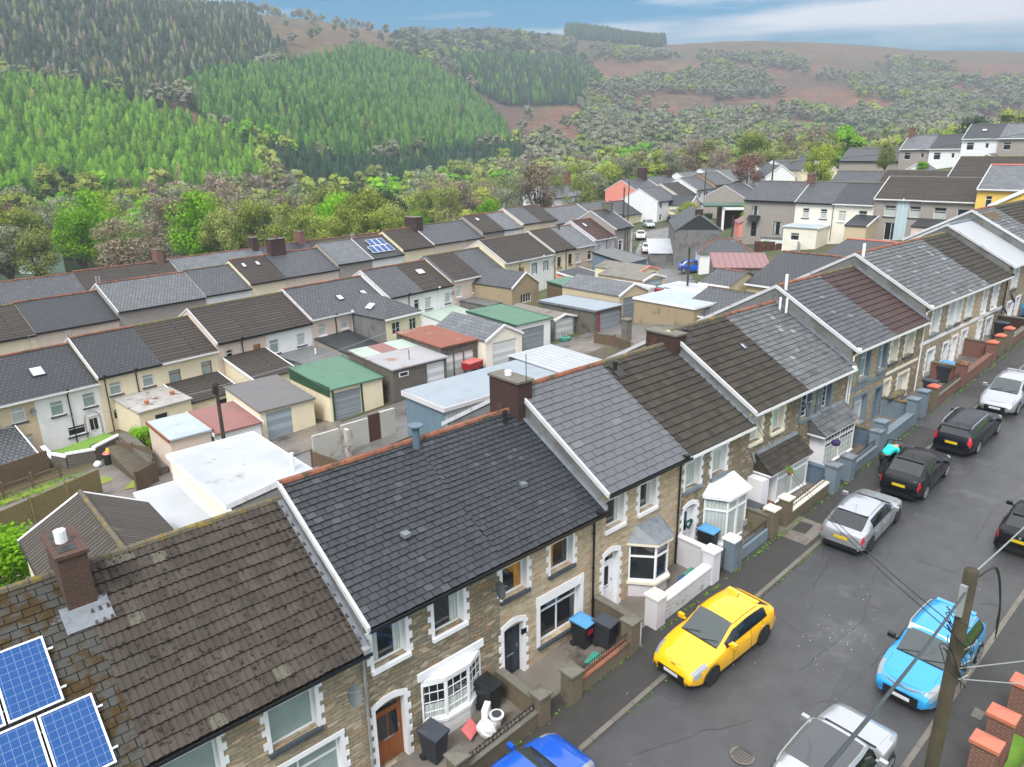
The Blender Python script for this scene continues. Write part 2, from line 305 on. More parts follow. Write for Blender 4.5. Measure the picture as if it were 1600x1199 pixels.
M['binlblack'] = mk('black wheelie bin body', (.015,.018,.02), None, 3, .4)
M['porcelain'] = mk('white porcelain', (.8,.8,.8), None, 2, .2); M['bagw'] = mk('white plastic sack', (.72,.74,.76), (.6,.62,.64), 6, .4, .8, 14); M['bagr'] = mk('pink red plastic', (.6,.15,.14), None, 3, .5)
M['dish'] = mk('grey dish', (.15,.17,.18), None, 2, .5); M['dishdk'] = mk('charcoal dish', (.05,.055,.06), None, 2, .5)
M['iron'] = mk('black iron', (.015,.015,.016), None, 3, .5); M['galv'] = mk('galvanised steel', (.38,.4,.42), None, 3, .45, metal=.3)
M['plateY'] = mk('yellow number plate', (.75,.52,.02), None, 3, .4); M['plateW'] = mk('white number plate', (.75,.76,.78), None, 3, .4)
M['teal'] = mk('teal jacket', (.02,.72,.66), (.02,.62,.58), 4, .7, .4, 12); M['trousers'] = mk('dark trousers', (.02,.02,.025), None, 3, .8); M['skin'] = mk('skin', (.5,.3,.22), None, 3, .6); M['hair'] = mk('brown hair', (.06,.035,.02), None, 6, .7)
M['pot'] = mk('terracotta pot', (.45,.16,.09), None, 3, .8); M['redplastic'] = mk('dark red plastic', (.33,.02,.03), None, 3, .35)
M['skyblue'] = mk('pale blue door paint', (.33,.6,.68), None, 2, .5); M['bluetarp'] = mk('bright blue sheet', (.03,.35,.7), (.02,.28,.6), 4, .4, .6, 6)
M['purple'] = mk('purple foliage', (.04,.02,.10), None, 8, .9, 1, 20)
def glass(name, c, rough=.04, spec=.9):
    m = bpy.data.materials.new(name); m.use_nodes = True; b = m.node_tree.nodes['Principled BSDF']
    b.inputs['Base Color'].default_value = (*c, 1); b.inputs['Roughness'].default_value = rough; b.inputs['Specular IOR Level'].default_value = spec; return m
M['glass'] = glass('dark window glass', (.018,.022,.026)); M['glassg'] = glass('greenish window glass', (.10,.13,.12), .06)
M['skylight'] = glass('bright skylight glass', (.62,.64,.66), .15); M['carglass'] = glass('car glass', (.012,.016,.018), .03); M['wscreen'] = glass('windscreen glass', (.045,.06,.06), .03)
M['curtain'] = mk('net curtain behind glass', (.55,.60,.56), (.42,.48,.45), 6, .35, corr=.12, coat=.6); M['curtaind'] = mk('grey green blind behind glass', (.28,.36,.34), (.22,.3,.28), 3, .3, coat=.8)
M['amber'] = mk('amber curtain behind glass', (.5,.22,.03), (.35,.15,.02), 4, .4, coat=.5)
def paint(n, c, metal=0., rough=.3, coat=1., spec=.5):
    m = mk(n, c, tuple(x*.97 for x in c), 1, rough, metal=metal, coat=coat, spec=spec); return m
M['lampw'] = glass('headlight glass', (.26,.28,.30), .08); M['lampr'] = glass('tail light red', (.5,.01,.02), .1); M['tyre'] = mk('tyre rubber', (.018,.018,.018), None, 8, .8)
M['rim'] = mk('silver wheel rim', (.5,.51,.53), None, 4, .3, metal=.7); M['rimdk'] = mk('dark wheel rim', (.035,.036,.04), None, 4, .3, metal=.3)
# ---------------------------------------------------------------- building parts
def slope(mb, x0, x1, ye, ze, yr, zr, style, expo, tw, rnd):
    L = math.hypot(yr-ye, zr-ze); sy, sz = (yr-ye)/L, (zr-ze)/L
    ny, nz = (-sz, sy) if sy > 0 else (sz, -sy)
    def P(x, s, h): return (x, ye+sy*s+ny*h, ze+sz*s+nz*h)
    fl = sy < 0
    def F(q, **k): mb.face(q[::-1] if fl else q, **k)
    if style == 'flat':
        F([P(x0, 0, 0), P(x1, 0, 0), P(x1, L, 0), P(x0, L, 0)], uv=([(x0, 0), (x1, 0), (x1, L), (x0, L)][::-1] if fl else [(x0, 0), (x1, 0), (x1, L), (x0, L)]))
        F([P(x0, 0, -.08), P(x1, 0, -.08), P(x1, 0, 0), P(x0, 0, 0)], tone=.9); return
    n = max(1, round(L/expo)); e = L/n
    F([P(x0, 0, -.012), P(x1, 0, -.012), P(x1, L, -.012), P(x0, L, -.012)], tone=1.)
    lf = .03 if tw < .32 else .022
    if style == 'slate':
        for k in range(n):
            s0 = k*e; s1 = min(L, s0+e*1.05); x = x0-(tw/2 if k % 2 else 0)+rnd.uniform(-.02, .02)
            while x < x1-.02:
                a = max(x0, x+.008+rnd.uniform(0, .006)); b = min(x1, x+tw-.008); x += tw
                if b-a < .03: continue
                t = .1+rnd.random()*.42; t = .93 if rnd.random() < .03 else t
                h0 = lf+rnd.random()*lf*.7; h1 = h0+rnd.uniform(-.005, .005); d = rnd.uniform(-.012, .012)
                F([P(a, s0+d, h0), P(b, s0-d, h1), P(b, s1, .003), P(a, s1, .003)], tone=t)
                F([P(a, s0+d, -.012), P(b, s0-d, -.012), P(b, s0-d, h1), P(a, s0+d, h0)], tone=1.)
    else:                                   # ribbed interlocking tiles
        amp = .028 if style == 'pan' else .012; nt_ = max(1, round((x1-x0)/tw)); w = (x1-x0)/nt_
        pr = [(0, 0), (.12, 1), (.26, 1), (.38, 0), (.5, 0), (.62, 1), (.76, 1), (.88, 0)]
        for k in range(n):
            s0 = k*e; s1 = min(L, s0+e*1.03)
            for i in range(nt_):
                t = rnd.random()*.75; t = .93 if rnd.random() < .03 else t; dz = rnd.uniform(-.004, .006); ds = rnd.uniform(-.008, .008)
                for j in range(8):
                    xa = x0+(i+pr[j][0])*w; xb = x0+(i+(pr[j+1][0] if j < 7 else 1))*w; ha = pr[j][1]*amp; hb = (pr[j+1][1] if j < 7 else 0)*amp
                    F([P(xa, s0+ds, ha+.05+dz), P(xb, s0+ds, hb+.05+dz), P(xb, s1, hb+.002), P(xa, s1, ha+.002)], tone=t)
                    F([P(xa, s0+ds, -.01), P(xb, s0+ds, -.01), P(xb, s0+ds, hb+.05+dz), P(xa, s0+ds, ha+.05+dz)], tone=1.)
def wall_front(mb, x0, x1, z0, z1, ops, dep=.14, y=0.):
    xs = sorted({x0, x1, *[o['x0'] for o in ops], *[o['x1'] for o in ops]}); zs = sorted({z0, z1, *[o['z0'] for o in ops], *[o['z1'] for o in ops]})
    for i in range(len(xs)-1):
        for j in range(len(zs)-1):
            cx, cz = (xs[i]+xs[i+1])/2, (zs[j]+zs[j+1])/2
            if any(o['x0'] < cx < o['x1'] and o['z0'] < cz < o['z1'] for o in ops): continue
            mb.face([(xs[i], y, zs[j]), (xs[i+1], y, zs[j]), (xs[i+1], y, zs[j+1]), (xs[i], y, zs[j+1])])
    for o in ops:
        a, b, c, d = o['x0'], o['x1'], o['z0'], o['z1']; q = y+dep+.07
        mb.face([(a, y, c), (a, y, d), (a, q, d), (a, q, c)]); mb.face([(b, y, d), (b, y, c), (b, q, c), (b, q, d)])
        mb.face([(a, y, d), (b, y, d), (b, q, d), (a, q, d)]); mb.face([(a, y, c), (a, q, c), (b, q, c), (b, y, c)])
def win(par, o, dep=.14, y=0.):
    a, b, c, d = o['x0'], o['x1'], o['z0'], o['z1']; fm = M[o.get('fr', 'upvc')]; q = y+dep; t = o.get('ft', .055)
    W_, H_ = b-a, d-c
    if o['k'] == 'gd':
        MB().box(a+.002, b-.002, q, q+.06, c+.002, d-.002).build('garage_door', M[o.get('dm', 'shutter')], par); return
    if o['k'] == 'door':
        dm = M[o.get('dm', 'upvc')]; f = MB(); f.box(a, a+.06, q-.01, q+.05, c, d); f.box(b-.06, b, q-.01, q+.05, c, d); f.box(a+.06, b-.06, q-.01, q+.05, d-.06, d)
        top = d-.06
        if o.get('fan'): top = d-.38; f.box(a+.06, b-.06, q-.01, q+.05, top, top+.05)
        dr = f.build('door', fm, par)
        l = MB(); l.box(a+.06, b-.06, q+.004, q+.045, c+.02, top)
        for (u0, u1, v0, v1) in ((.14, .46, .08, .40), (.54, .86, .08, .40)):
            l.box(a+W_*u0, a+W_*u1, q-.008, q+.004, c+(top-c)*v0, c+(top-c)*v1)
        l.build('door_leaf', dm, dr)
        g = MB(); st = o.get('gl', 'half')
        if st == 'half': g.box(a+W_*.17, a+W_*.47, q-.012, q+.003, c+(top-c)*.48, c+(top-c)*.93); g.box(a+W_*.53, a+W_*.83, q-.012, q+.003, c+(top-c)*.48, c+(top-c)*.93)
        elif st == 'slot': g.box(a+W_*.3, a+W_*.62, q-.012, q+.003, c+(top-c)*.5, c+(top-c)*.9)
        else: g.box(a+W_*.36, a+W_*.64, q-.012, q+.003, c+(top-c)*.72, c+(top-c)*.88)
        if o.get('fan'): g.box(a+.07, b-.07, q+.004, q+.02, top+.055, d-.07)
        g.build('door_glass', M['glass'], dr)
        h = MB(); h.tube([(b-.14, q-.05, c+1.0), (b-.14, q-.05, c+1.12)], .013); h.tube([(b-.14, q-.05, c+1.06), (b-.14, q, c+1.06)], .01); h.box(a+W_*.32, a+W_*.68, q-.012, q-.002, c+.78, c+.82)
        h.build('handle', M['galv'], dr)
    else:
        f = MB(); f.box(a, a+t, q, q+.06, c, d); f.box(b-t, b, q, q+.06, c, d); f.box(a+t, b-t, q, q+.06, c, c+t); f.box(a+t, b-t, q, q+.06, d-t, d)
        tr = o.get('tr', .72)
        if tr: f.box(a+t, b-t, q-.004, q+.056, c+H_*tr-t*.45, c+H_*tr+t*.45)
        for m in o.get('mul', ()):
            f.box(a+W_*m-t*.4, a+W_*m+t*.4, q-.008, q+.058, c+t, d-t)
        gx, gz = o.get('grid', (0, 0))
        for i in range(1, gx): f.box(a+W_*i/gx-.011, a+W_*i/gx+.011, q+.018, q+.05, c+t, d-t)
        for i in range(1, gz): f.box(a+t, b-t, q+.022, q+.05, c+H_*i/gz-.011, c+H_*i/gz+.011)
        wf = f.build('window', fm, par)
        MB().box(a+t*.5, b-t*.5, q+.03, q+.045, c+t*.5, d-t*.5).build('pane', M[o.get('glm', 'glass')], wf)
        cu = o.get('cur')
        if cu:
            g = MB(); cz = c+t+.01
            for (p0, p1) in {'full': ((0, 1),), 'right': ((.68, 1),), 'left': ((0, .3),), 'both': ((0, .24), (.76, 1)), 'low': ((0, 1),)}[cu]:
                g.box(a+t+(W_-2*t)*p0, a+t+(W_-2*t)*p1, q+.024, q+.029, cz, d-t if cu != 'low' else c+H_*.6)
            g.build('curtain', M[o.get('cm', 'curtain')], wf)
        if o.get('item'): MB().box(a+W_*.3, a+W_*.62, q+.012, q+.022, c+.2, c+.52).build('window_ornament', M[o['item']], wf)
    su = o.get('sur')
    if su:
        sm = M[o.get('sm', 'wpaint')]; s = MB(); z = c-(.02 if o['k'] != 'door' else 0); i = 0; pr = -.028; rr = random.Random(int(a*97)); ww = o.get('sw', 1.)
        zt = d
        while z < zt-.03:
            h = min(.16+rr.random()*.06, zt-z); e = (.20 if i % 2 else .10)*ww if su == 'quoin' else .11*ww
            e2 = (.20 if (i+1) % 2 else .10)*ww if su == 'quoin' else .11*ww
            if not o.get('nol'): s.box(a-e, a+.002, y+pr, y+.06, z, z+h)
            s.box(b-.002, b+e2, y+pr, y+.06, z, z+h); z += h; i += 1
        lt = o.get('lt', .14)
        if o.get('arch'):
            n = 9; xs = [a-.12+(W_+.24)*k/n for k in range(n+1)]
            for k in range(n):
                f0 = math.sin(math.pi*k/n)*.16; f1 = math.sin(math.pi*(k+1)/n)*.16
                s.face([(xs[k], y+pr-.004, d+f0-.06), (xs[k+1], y+pr-.004, d+f1-.06), (xs[k+1], y+pr-.004, d+f1+.14), (xs[k], y+pr-.004, d+f0+.14)])
                s.face([(xs[k], y+pr-.004, d+f0+.14), (xs[k+1], y+pr-.004, d+f1+.14), (xs[k+1], y+.03, d+f1+.14), (xs[k], y+.03, d+f0+.14)])
        elif lt: s.box(a-.12*ww, b+.12*ww, y+pr-.003, y+.06, d, d+lt)
        # painted reveals
        q2 = y+dep+.002
        s.face([(b-.003, y, d), (b-.003, y, c), (b-.003, q2, c), (b-.003, q2, d)]); s.face([(a+.003, y, c), (a+.003, y, d), (a+.003, q2, d), (a+.003, q2, c)])
        s.build('surround', sm, par)
    si = o.get('sill')
    if si and o['k'] != 'door':
        s = MB(); s.box(a-.10, b+.10, y-.10, q+.01, c-.12, c-.004); s.build('sill', M[si], par)
def ridge_(par, x0, x1, y, z, mat, r=.11, step=.42):
    m = MB(); x = x0; rr = random.Random(int(x0*31+z*7))
    while x < x1-.05:
        e = min(x+step-.012, x1); m.tube([(x, y, z-.02), (e, y, z-.02+rr.uniform(-.004, .004))], r, 8, tone=rr.random()); x += step
    return m.build('ridge_tiles', M[mat], par)
def gutter_(par, x0, x1, y, z, mat='black', pipes=()):
    m = MB(); m.box(x0, x1, y-.12, y-.105, z-.12, z-.02); m.box(x0, x1, y-.105, y-.004, z-.12, z-.105); m.box(x0, x1, y-.002, y+.012, z-.20, z-.004)
    g = m.build('gutter', M[mat], par); return g
def pipe_(par, x, y, z0, z1, mat='black', r=.038):
    m = MB(); m.tube([(x, y-.30, z1), (x, y-.28, z1-.12), (x, y-.07, z1-.32), (x, y-.07, z0)], r, 8)
    for z in np.arange(z0+.3, z1-.4, 1.3): m.cyl((x, y-.07, z), r*1.35, .06, 8)
    m.box(x-.09, x+.09, y-.36, y-.18, z1-.02, z1+.13)
    return m.build('downpipe', M[mat], par, smooth=False)
def verge_(par, x, W, D, he, hr, ov=.3, mat='verge', side='l', th=.11, wd=.085):
    m = MB(); k = (hr-he)/(D/2+ov)
    for s_ in (0, 1):
        ys = (-ov-.03, D/2) if s_ == 0 else (D+ov+.03, D/2); zs = (he, hr+.02)
        x0 = x-.05 if side == 'l' else x-wd+.05; x1 = x0+wd
        P = [(x0, ys[0], zs[0]-th), (x1, ys[0], zs[0]-th), (x1, ys[1], zs[1]-th), (x0, ys[1], zs[1]-th)]; Q = [(p[0], p[1], p[2]+th+.065) for p in P]
        if s_: P = P[::-1]; Q = Q[::-1]
        m.face(P[::-1]); m.face(Q)
        for i in range(4): j = (i+1) % 4; m.face([P[i], P[j], Q[j], Q[i]])
    return m.build('verge_board', M[mat], par)
def dish_(par, x, y, z, mat='dish', r=.27, az=-60):
    m = MB(); d = Vector((math.cos(R(az)), math.sin(R(az)), .45)).normalized(); c = Vector((x, y, z)); u = d.orthogonal().normalized(); v = d.cross(u); n = 16
    def ring(k, off): return [c+(u*math.cos(2*math.pi*i/n)+v*math.sin(2*math.pi*i/n))*r*k+d*off for i in range(n)]
    rs = [ring(.03, 0), ring(.5, .02), ring(1, .07)]
    for a_, b_ in zip(rs, rs[1:]):
        for i in range(n): j = (i+1) % n; m.face([a_[i], a_[j], b_[j], b_[i]]); m.face([b_[i]-d*.012, b_[j]-d*.012, a_[j]-d*.012, a_[i]-d*.012])
    m.tube([c-v*r*.9+d*.05, c+d*.30-v*r*.5], .012, 5); m.obox(c+d*.32-v*r*.5, d*.05, u*.03, v*.03); m.tube([c-d*.02, c-d*.1, (x, y+.3, z-.15)], .02, 6)
    return m.build('satellite_dish', M[mat], par)
def chimney_(par, x0, x1, y0, y1, z0, z1, mat='brick', pots=2, capm='coping', flash=True, potm='terracotta'):
    m = MB(); m.box(x0, x1, y0, y1, z0, z1); ch = m.build('chimney', M[mat], par)
    MB().box(x0-.05, x1+.05, y0-.05, y1+.05, z1, z1+.08).build('chimney_cap', M[capm], ch)
    if flash: MB().box(x0-.03, x1+.03, y0-.03, y1+.03, z0+.0, z0+.32, skip='t').build('flashing', M['lead'], ch) if False else None
    for i in range(pots):
        p = MB(); yy = y0+(y1-y0)*(i+.5)/pots; p.cyl(((x0+x1)/2, yy, z1+.08), .12, .36, 10, .10); p.build('chimney_pot', M[potm], ch)
    return ch
def rooflight_(par, x, s, W, D, he, hr, w=.55, h=.8, ov=.3, side=0, gm='skylight'):
    L = math.hypot(D/2+ov, hr-he); sy, sz = (D/2+ov)/L, (hr-he)/L; 
    def P(xx, ss, hh): return (xx, -ov+sy*ss-sz*hh, he+sz*ss+sy*hh)
    m = MB()
    def bx(xa, xb, sa, sb, h0, h1):
        a = [P(xa, sa, h0), P(xb, sa, h0), P(xb, sb, h0), P(xa, sb, h0)]; b = [P(xa, sa, h1), P(xb, sa, h1), P(xb, sb, h1), P(xa, sb, h1)]
        m.face(a[::-1]); m.face(b)
        for i in range(4): j = (i+1) % 4; m.face([a[i], a[j], b[j], b[i]])
    t = .07; bx(x, x+w, s, s+t, 0, .1); bx(x, x+w, s+h-t, s+h, 0, .1); bx(x, x+t, s+t, s+h-t, 0, .1); bx(x+w-t, x+w, s+t, s+h-t, 0, .1)
    f = m.build('skylight', M['galv'] if gm == 'glass' else M['sill'], par); m = MB()
    m.face([P(x+t, s+t, .07), P(x+w-t, s+t, .07), P(x+w-t, s+h-t, .07), P(x+t, s+h-t, .07)]); m.build('pane', M[gm], f)
def house(nm, label, X, Y, Z, W, D, he, hr, wall='stone', roof='slate', style='flat', expo=.3, tw=.3, ops=(), rz=0, group=None, ridge='terracotta',
          vl=False, vr=False, gut='black', fnd=2.5, dep=.14, cat='house', ov=.3, fascia=True, back=None, pipe=None, wallg=None, seed=0, gops=()):
    h = thing(nm, label, cat, (X, Y, Z), rz, group); e = .003; m = MB()
    wall_front(m, e, W-e, -fnd, he, ops, dep)
    k = (hr-he)/(D/2+ov); zt = he+k*ov-.05
    g = [(0, -fnd), (D, -fnd), (D, zt), (D/2, hr-.06), (0, zt)]
    gm_ = MB(); gm_.face([(e, y, z) for y, z in g][::-1]); gm_.face([(W-e, y, z) for y, z in g]); gm_.face([(W-e, D, -fnd), (e, D, -fnd), (e, D, zt), (W-e, D, zt)])
    if wallg: gm_.build('gable_wall', M[wallg], h)
    else: m.face(gm_.v[:5]); m.face(gm_.v[5:10]); m.face(gm_.v[10:])
    m.face([(e, 0, he), (W-e, 0, he), (W-e, 0, zt), (e, 0, zt)])
    m.build('wall', M[wall], h)
    rnd = random.Random(int(X*13)+seed); m = MB()
    slope(m, 0, W, -ov, he, D/2, hr, style, expo, tw, rnd); slope(m, 0, W, D+ov, he, D/2, hr, 'flat', expo, tw, rnd)
    m.build('roof', M[roof], h)
    m = MB(); m.face([(0, -ov, he-.03), (0, 0, he-.03), (W, 0, he-.03), (W, -ov, he-.03)][::-1]); m.build('soffit', M['wpaint' if gut != 'black' else 'black'], h)
    ridge_(h, 0, W, D/2, hr+.02, ridge)
    gutter_(h, 0, W, -ov+.02, he+.03, 'black' if gut == 'black' else 'upvc')
    if vl: verge_(h, 0, W, D, he, hr, ov, vl if isinstance(vl, str) and vl != 'wpaint' else 'verge', 'l')
    if vr: verge_(h, W, W, D, he, hr, ov, vr if isinstance(vr, str) else 'verge', 'r')
    for o in ops:
        if not o.get('bay'): win(h, o, dep)
    if pipe is not None: pipe_(h, pipe, 0, -.3, he, 'black' if gut == 'black' else 'upvc')
    return h
def W_(x0, x1, z0, z1, **k): return dict(k='win', x0=x0, x1=x1, z0=z0, z1=z1, **k)
def D_(x0, x1, z0, z1, **k): return dict(k='door', x0=x0, x1=x1, z0=z0, z1=z1, **k)
def box_ext(par, x0, x1, y0, z0, z1f, z1b, wall, roof, rmat=None, ops=(), name='extension', trim='wpaint', tk=.1, y1=0.):
    """lean-to or flat roofed block on the front (y0 < y1); roof rises from z1f at y0 to z1b at y1"""
    m = MB(); o2 = [dict(o) for o in ops]; wall_front(m, x0, x1, z0, z1f, o2, .08, y0)
    m.face([(x0, y1, z0), (x0, y0, z0), (x0, y0, z1f), (x0, y1, z1b)]); m.face([(x1, y0, z0), (x1, y1, z0), (x1, y1, z1b), (x1, y0, z1f)])
    e = m.build(name, M[wall], par)
    for o in o2: win(e, o, .08, y0)
    m = MB(); L = math.hypot(y1-y0, z1b-z1f); a, b = x0-.12, x1+.12; c = y0-.15; zf = z1f-(z1b-z1f)*.15/(y1-y0)
    P = [(a, c, zf+.02), (b, c, zf+.02), (b, y1, z1b+.02), (a, y1, z1b+.02)]; Q = [(p[0], p[1], p[2]+tk) for p in P]
    m.face(P[::-1]); m.face(Q, uv=[(a, 0), (b, 0), (b, L), (a, L)])
    for i in range(4): j = (i+1) % 4; m.face([P[i], P[j], Q[j], Q[i]])
    m.build('extension_roof', M[roof], e)
    if trim:
        m = MB()
        for xx in (a-.03, b-.05):
            A = [(xx, c-.02, zf-.04), (xx+.08, c-.02, zf-.04), (xx+.08, y1, z1b-.04), (xx, y1, z1b-.04)]; B = [(p[0], p[1], p[2]+tk+.09) for p in A]
            m.face(A[::-1]); m.face(B)
            for i in range(4): j = (i+1) % 4; m.face([A[i], A[j], B[j], B[i]])
        m.build('edge_trim', M[trim], e)
    return e
def gable_block(par, x0, x1, y0, y1, z0, ze, zr, wall, roof, ops=(), name='extension', trim='wpaint', ov=.12, rt=None):
    """ridge along y, gable at y0"""
    m = MB(); xm = (x0+x1)/2; wall_front(m, x0, x1, z0, ze, list(ops), .08, y0)
    m.face([(x0, y0, ze), (x1, y0, ze), (xm, y0, zr)]); m.face([(x0, y1, z0), (x0, y0, z0), (x0, y0, ze), (x0, y1, ze)]); m.face([(x1, y0, z0), (x1, y1, z0), (x1, y1, ze), (x1, y0, ze)])
    m.face([(x1, y1, z0), (x0, y1, z0), (x0, y1, ze), (xm, y1, zr), (x1, y1, ze)])
    e = m.build(name, M[wall], par)
    for o in ops: win(e, o, .08, y0)
    m = MB(); k = (zr-ze)/(xm-x0); L = math.hypot(xm-x0, zr-ze)
    for sgn in (-1, 1):
        xe = xm+sgn*(xm-x0+ov); zz = ze-k*ov
        P = [(xe, y0-ov, zz+.03), (xm, y0-ov, zr+.03), (xm, y1, zr+.03), (xe, y1, zz+.03)]
        if sgn < 0: P = P
        else: P = [P[1], P[0], P[3], P[2]]
        uvs = [((0 if abs(p[0]-xm) > .01 else L), p[1]) for p in P]; uvs = [(v, u) for u, v in uvs]
        m.face(P, uv=uvs); m.face([(p[0], p[1], p[2]-.07) for p in P][::-1])
        m.face([(xe, y0-ov, zz-.04), (xe, y1, zz-.04), (xe, y1, zz+.03), (xe, y0-ov, zz+.03)])
    m.build('roof' if name != 'extension' else 'extension_roof', M[roof], e)
    if trim:
        m = MB()
        for sgn in (-1, 1):
            xe = xm+sgn*(xm-x0+ov); zz = ze-k*ov; yy = y0-ov
            A = [(xe, yy-.03, zz-.12), (xm, yy-.03, zr-.12), (xm, yy-.03, zr+.06), (xe, yy-.03, zz+.06)]; B = [(p[0], yy+.07, p[2]) for p in A]
            m.face(A); m.face(B[::-1])
            for i in range(4): j = (i+1) % 4; m.face([A[i], A[j], B[j], B[i]])
        m.build('barge_board', M[trim], e)
    if rt: 
        m = MB(); m.tube([(xm, y0-ov, zr+.03), (xm, y1, zr+.03)], .09, 8); m.build('ridge_tiles', M[rt], e)
    return e
def canted_bay(par, x0, x1, pr, z0, z1, zs, mat='wpaint', roofm='felt', cant=.5, grid=(0, 0), tr=.7, roofh=.35, fr='upvc', base='white', cur=None, lip=.1, rlip=.14):
    """bay with canted sides: solid base to zs, glazing zs..z1, low roof above"""
    poly = [(x0, 0), (x0+cant, -pr), (x1-cant, -pr), (x1, 0)]
    b = MB(); b.prism(poly[::1] if False else [(x0, .02), (x0+cant, -pr), (x1-cant, -pr), (x1, .02)], z0, zs); e = b.build('bay_window', M[base], par)
    def grow(g): return [(x0-g, .02), (x0+cant-g*.5, -pr-g), (x1-cant+g*.5, -pr-g), (x1+g, .02)]
    MB().prism(grow(lip), zs-.07, zs+.03).build('sill', M[mat], e)
    f = MB(); g = MB(); c = MB()
    for (p, q) in zip(poly, poly[1:]):
        p = Vector((*p, 0)); q = Vector((*q, 0)); d = (q-p); L = d.length; d.normalize(); n = Vector((d.y, -d.x, 0)); n = n if n.y < 0 or abs(n.y) < .01 else -n
        pan = 1 if L < 1 else 2; t = .055; H = z1-zs-.03
        def bar(s0, s1, za, zb, off=0., th=.035): f.obox(p+d*((s0+s1)/2)+n*(-.03+off)+Vector((0, 0, (za+zb)/2)), d*((s1-s0)/2), n*th, Vector((0, 0, (zb-za)/2)))
        for i in range(pan+1): bar(max(0, L*i/pan-t), min(L, L*i/pan+t), zs+.03, z1)
        bar(t, L-t, zs+.03, zs+.03+t*1.4, .002); bar(t, L-t, z1-t*1.4, z1, .002)
        if tr: bar(t, L-t, zs+H*tr-t*.5, zs+H*tr+t*.5, .004)
        if grid[0]:
            nn = max(2, round(L/.25)); 
            for i in range(1, nn): bar(L*i/nn-.009, L*i/nn+.009, zs+.05, z1-.05, -.012, .02)
            for i in range(1, grid[1]): bar(t, L-t, zs+H*i/grid[1]-.009, zs+H*i/grid[1]+.009, -.014, .02)
        g.obox(p+d*L/2-n*.05+Vector((0, 0, (zs+z1)/2)), d*L/2, n*.006, Vector((0, 0, H/2)))
        if cur: c.obox(p+d*L/2-n*.041+Vector((0, 0, zs+H*cur/2)), d*(L/2-t), n*.002, Vector((0, 0, H*cur/2)))
    f.build('window_frame', M[fr], e); g.build('pane', M['glass'], e)
    if cur: c.build('curtain', M['curtain'], e)
    r = MB(); G0 = grow(rlip); r.prism(G0, z1, z1+.12)
    b0 = [(x, y, z1+.12) for x, y in grow(rlip+.02)]; t0 = [(x0+cant*.55, .02, z1+.12+roofh), (x1-cant*.55, .02, z1+.12+roofh)]
    r.face([b0[0], b0[1], t0[0]]); r.face([b0[1], b0[2], t0[1], t0[0]]); r.face([b0[2], b0[3], t0[1]])
    r2 = MB(); r2.prism(G0, z1, z1+.12); r2.build('fascia', M[mat], e)
    r3 = MB(); r3.face([b0[0], b0[1], t0[0]]); r3.face([b0[1], b0[2], t0[1], t0[0]]); r3.face([b0[2], b0[3], t0[1]]); r3.build('bay_roof', M[roofm], e)
    return e
# ---------------------------------------------------------------- street terrace (front facade on Y = 14.4, ridge Y = 18.6)
YF = 14.4; DP = 8.4
GA = 'stone terraced houses stepping up the street'
def A(nm, label, X0, X1, ze, zr, **k):
    z0 = sg(X0)-.05; ops = []
    for o in k.pop('ops', ()):
        o = dict(o)
        if o['k'] == 'win': o['x0'] -= .04; o['x1'] = min(o['x1']+.18, X1-.06); o['z0'] -= .10
        else: o['x1'] += .09
        o['x0'] -= X0; o['x1'] -= X0; o['z0'] -= z0; o['z1'] -= z0; ops.append(o)
    k.setdefault('gut', 'black')
    k.setdefault('dep', .19); k.setdefault('wallg', 'greywall')
    return house(nm, label, X0, YF, z0, X1-X0, DP, ze-z0, zr-z0, ops=ops, group=GA, **k), z0
q = dict(sur='quoin'); HT = 'terraced_house'
def flash_(h, W, he, hr, up=1, D=DP, ov=.3, w=.15):
    """lead flashing where the lower roof meets the next gable"""
    k = (hr-he)/(D/2+ov); m = MB(); f = lambda y: he+k*(y+ov)+.075
    m.face([(W-w, -ov, f(-ov)), (W-.01, -ov, f(-ov)), (W-.01, D/2, f(D/2)), (W-w, D/2, f(D/2))]); m.face([(W-.012, -ov, f(-ov)), (W-.012, -ov, f(-ov)+.13), (W-.012, D/2, f(D/2)+.13), (W-.012, D/2, f(D/2))][::-1]); m.build('flashing', M['lead'], h)

hA0, z0 = A(HT, 'mossy slated terraced house with blue solar panels at the lower left corner', -3.2, 2.3, 3.69, 6.3, roof='mossslate', style='slate', expo=.22, tw=.36, ridge='mossridge', wall='stone')
# solar panels on the roof plane
def solar(par, x0, x1, s0, s1, D, he, hr, ov=.3, nx=6, ny=10):
    L = math.hypot(D/2+ov, hr-he); sy, sz = (D/2+ov)/L, (hr-he)/L
    def P(x, s, h): return Vector((x, -ov+sy*s-sz*h, he+sz*s+sy*h))
    ax, as_, an = Vector((1, 0, 0)), Vector((0, sy, sz)), Vector((0, -sz, sy)); c = P((x0+x1)/2, (s0+s1)/2, .13); hx, hs = (x1-x0)/2, (s1-s0)/2
    f = MB()
    for sgn in (-1, 1): f.obox(c+ax*sgn*(hx-.02), ax*.02, as_*hs, an*.022); f.obox(c+as_*sgn*(hs-.02), ax*(hx-.04), as_*.02, an*.022)
    for s in (s0+(s1-s0)*.2, s0+(s1-s0)*.8): f.obox(P((x0+x1)/2, s, .06), ax*(hx+.12), as_*.02, an*.02)
    p = f.build('solar_panel', M['upvc'], par); g = MB(); g.obox(c-an*.004, ax*(hx-.04), as_*(hs-.04), an*.012); g.build('solar_cells', M['pv'], p)
M['pv'] = mk('blue photovoltaic cells', (.012,.055,.19), (.02,.08,.26), 6, .3, brick=(.156, .156, .005), mortar=(.16,.25,.42), tone=(.016,.068,.22), coat=0., spec=.2)
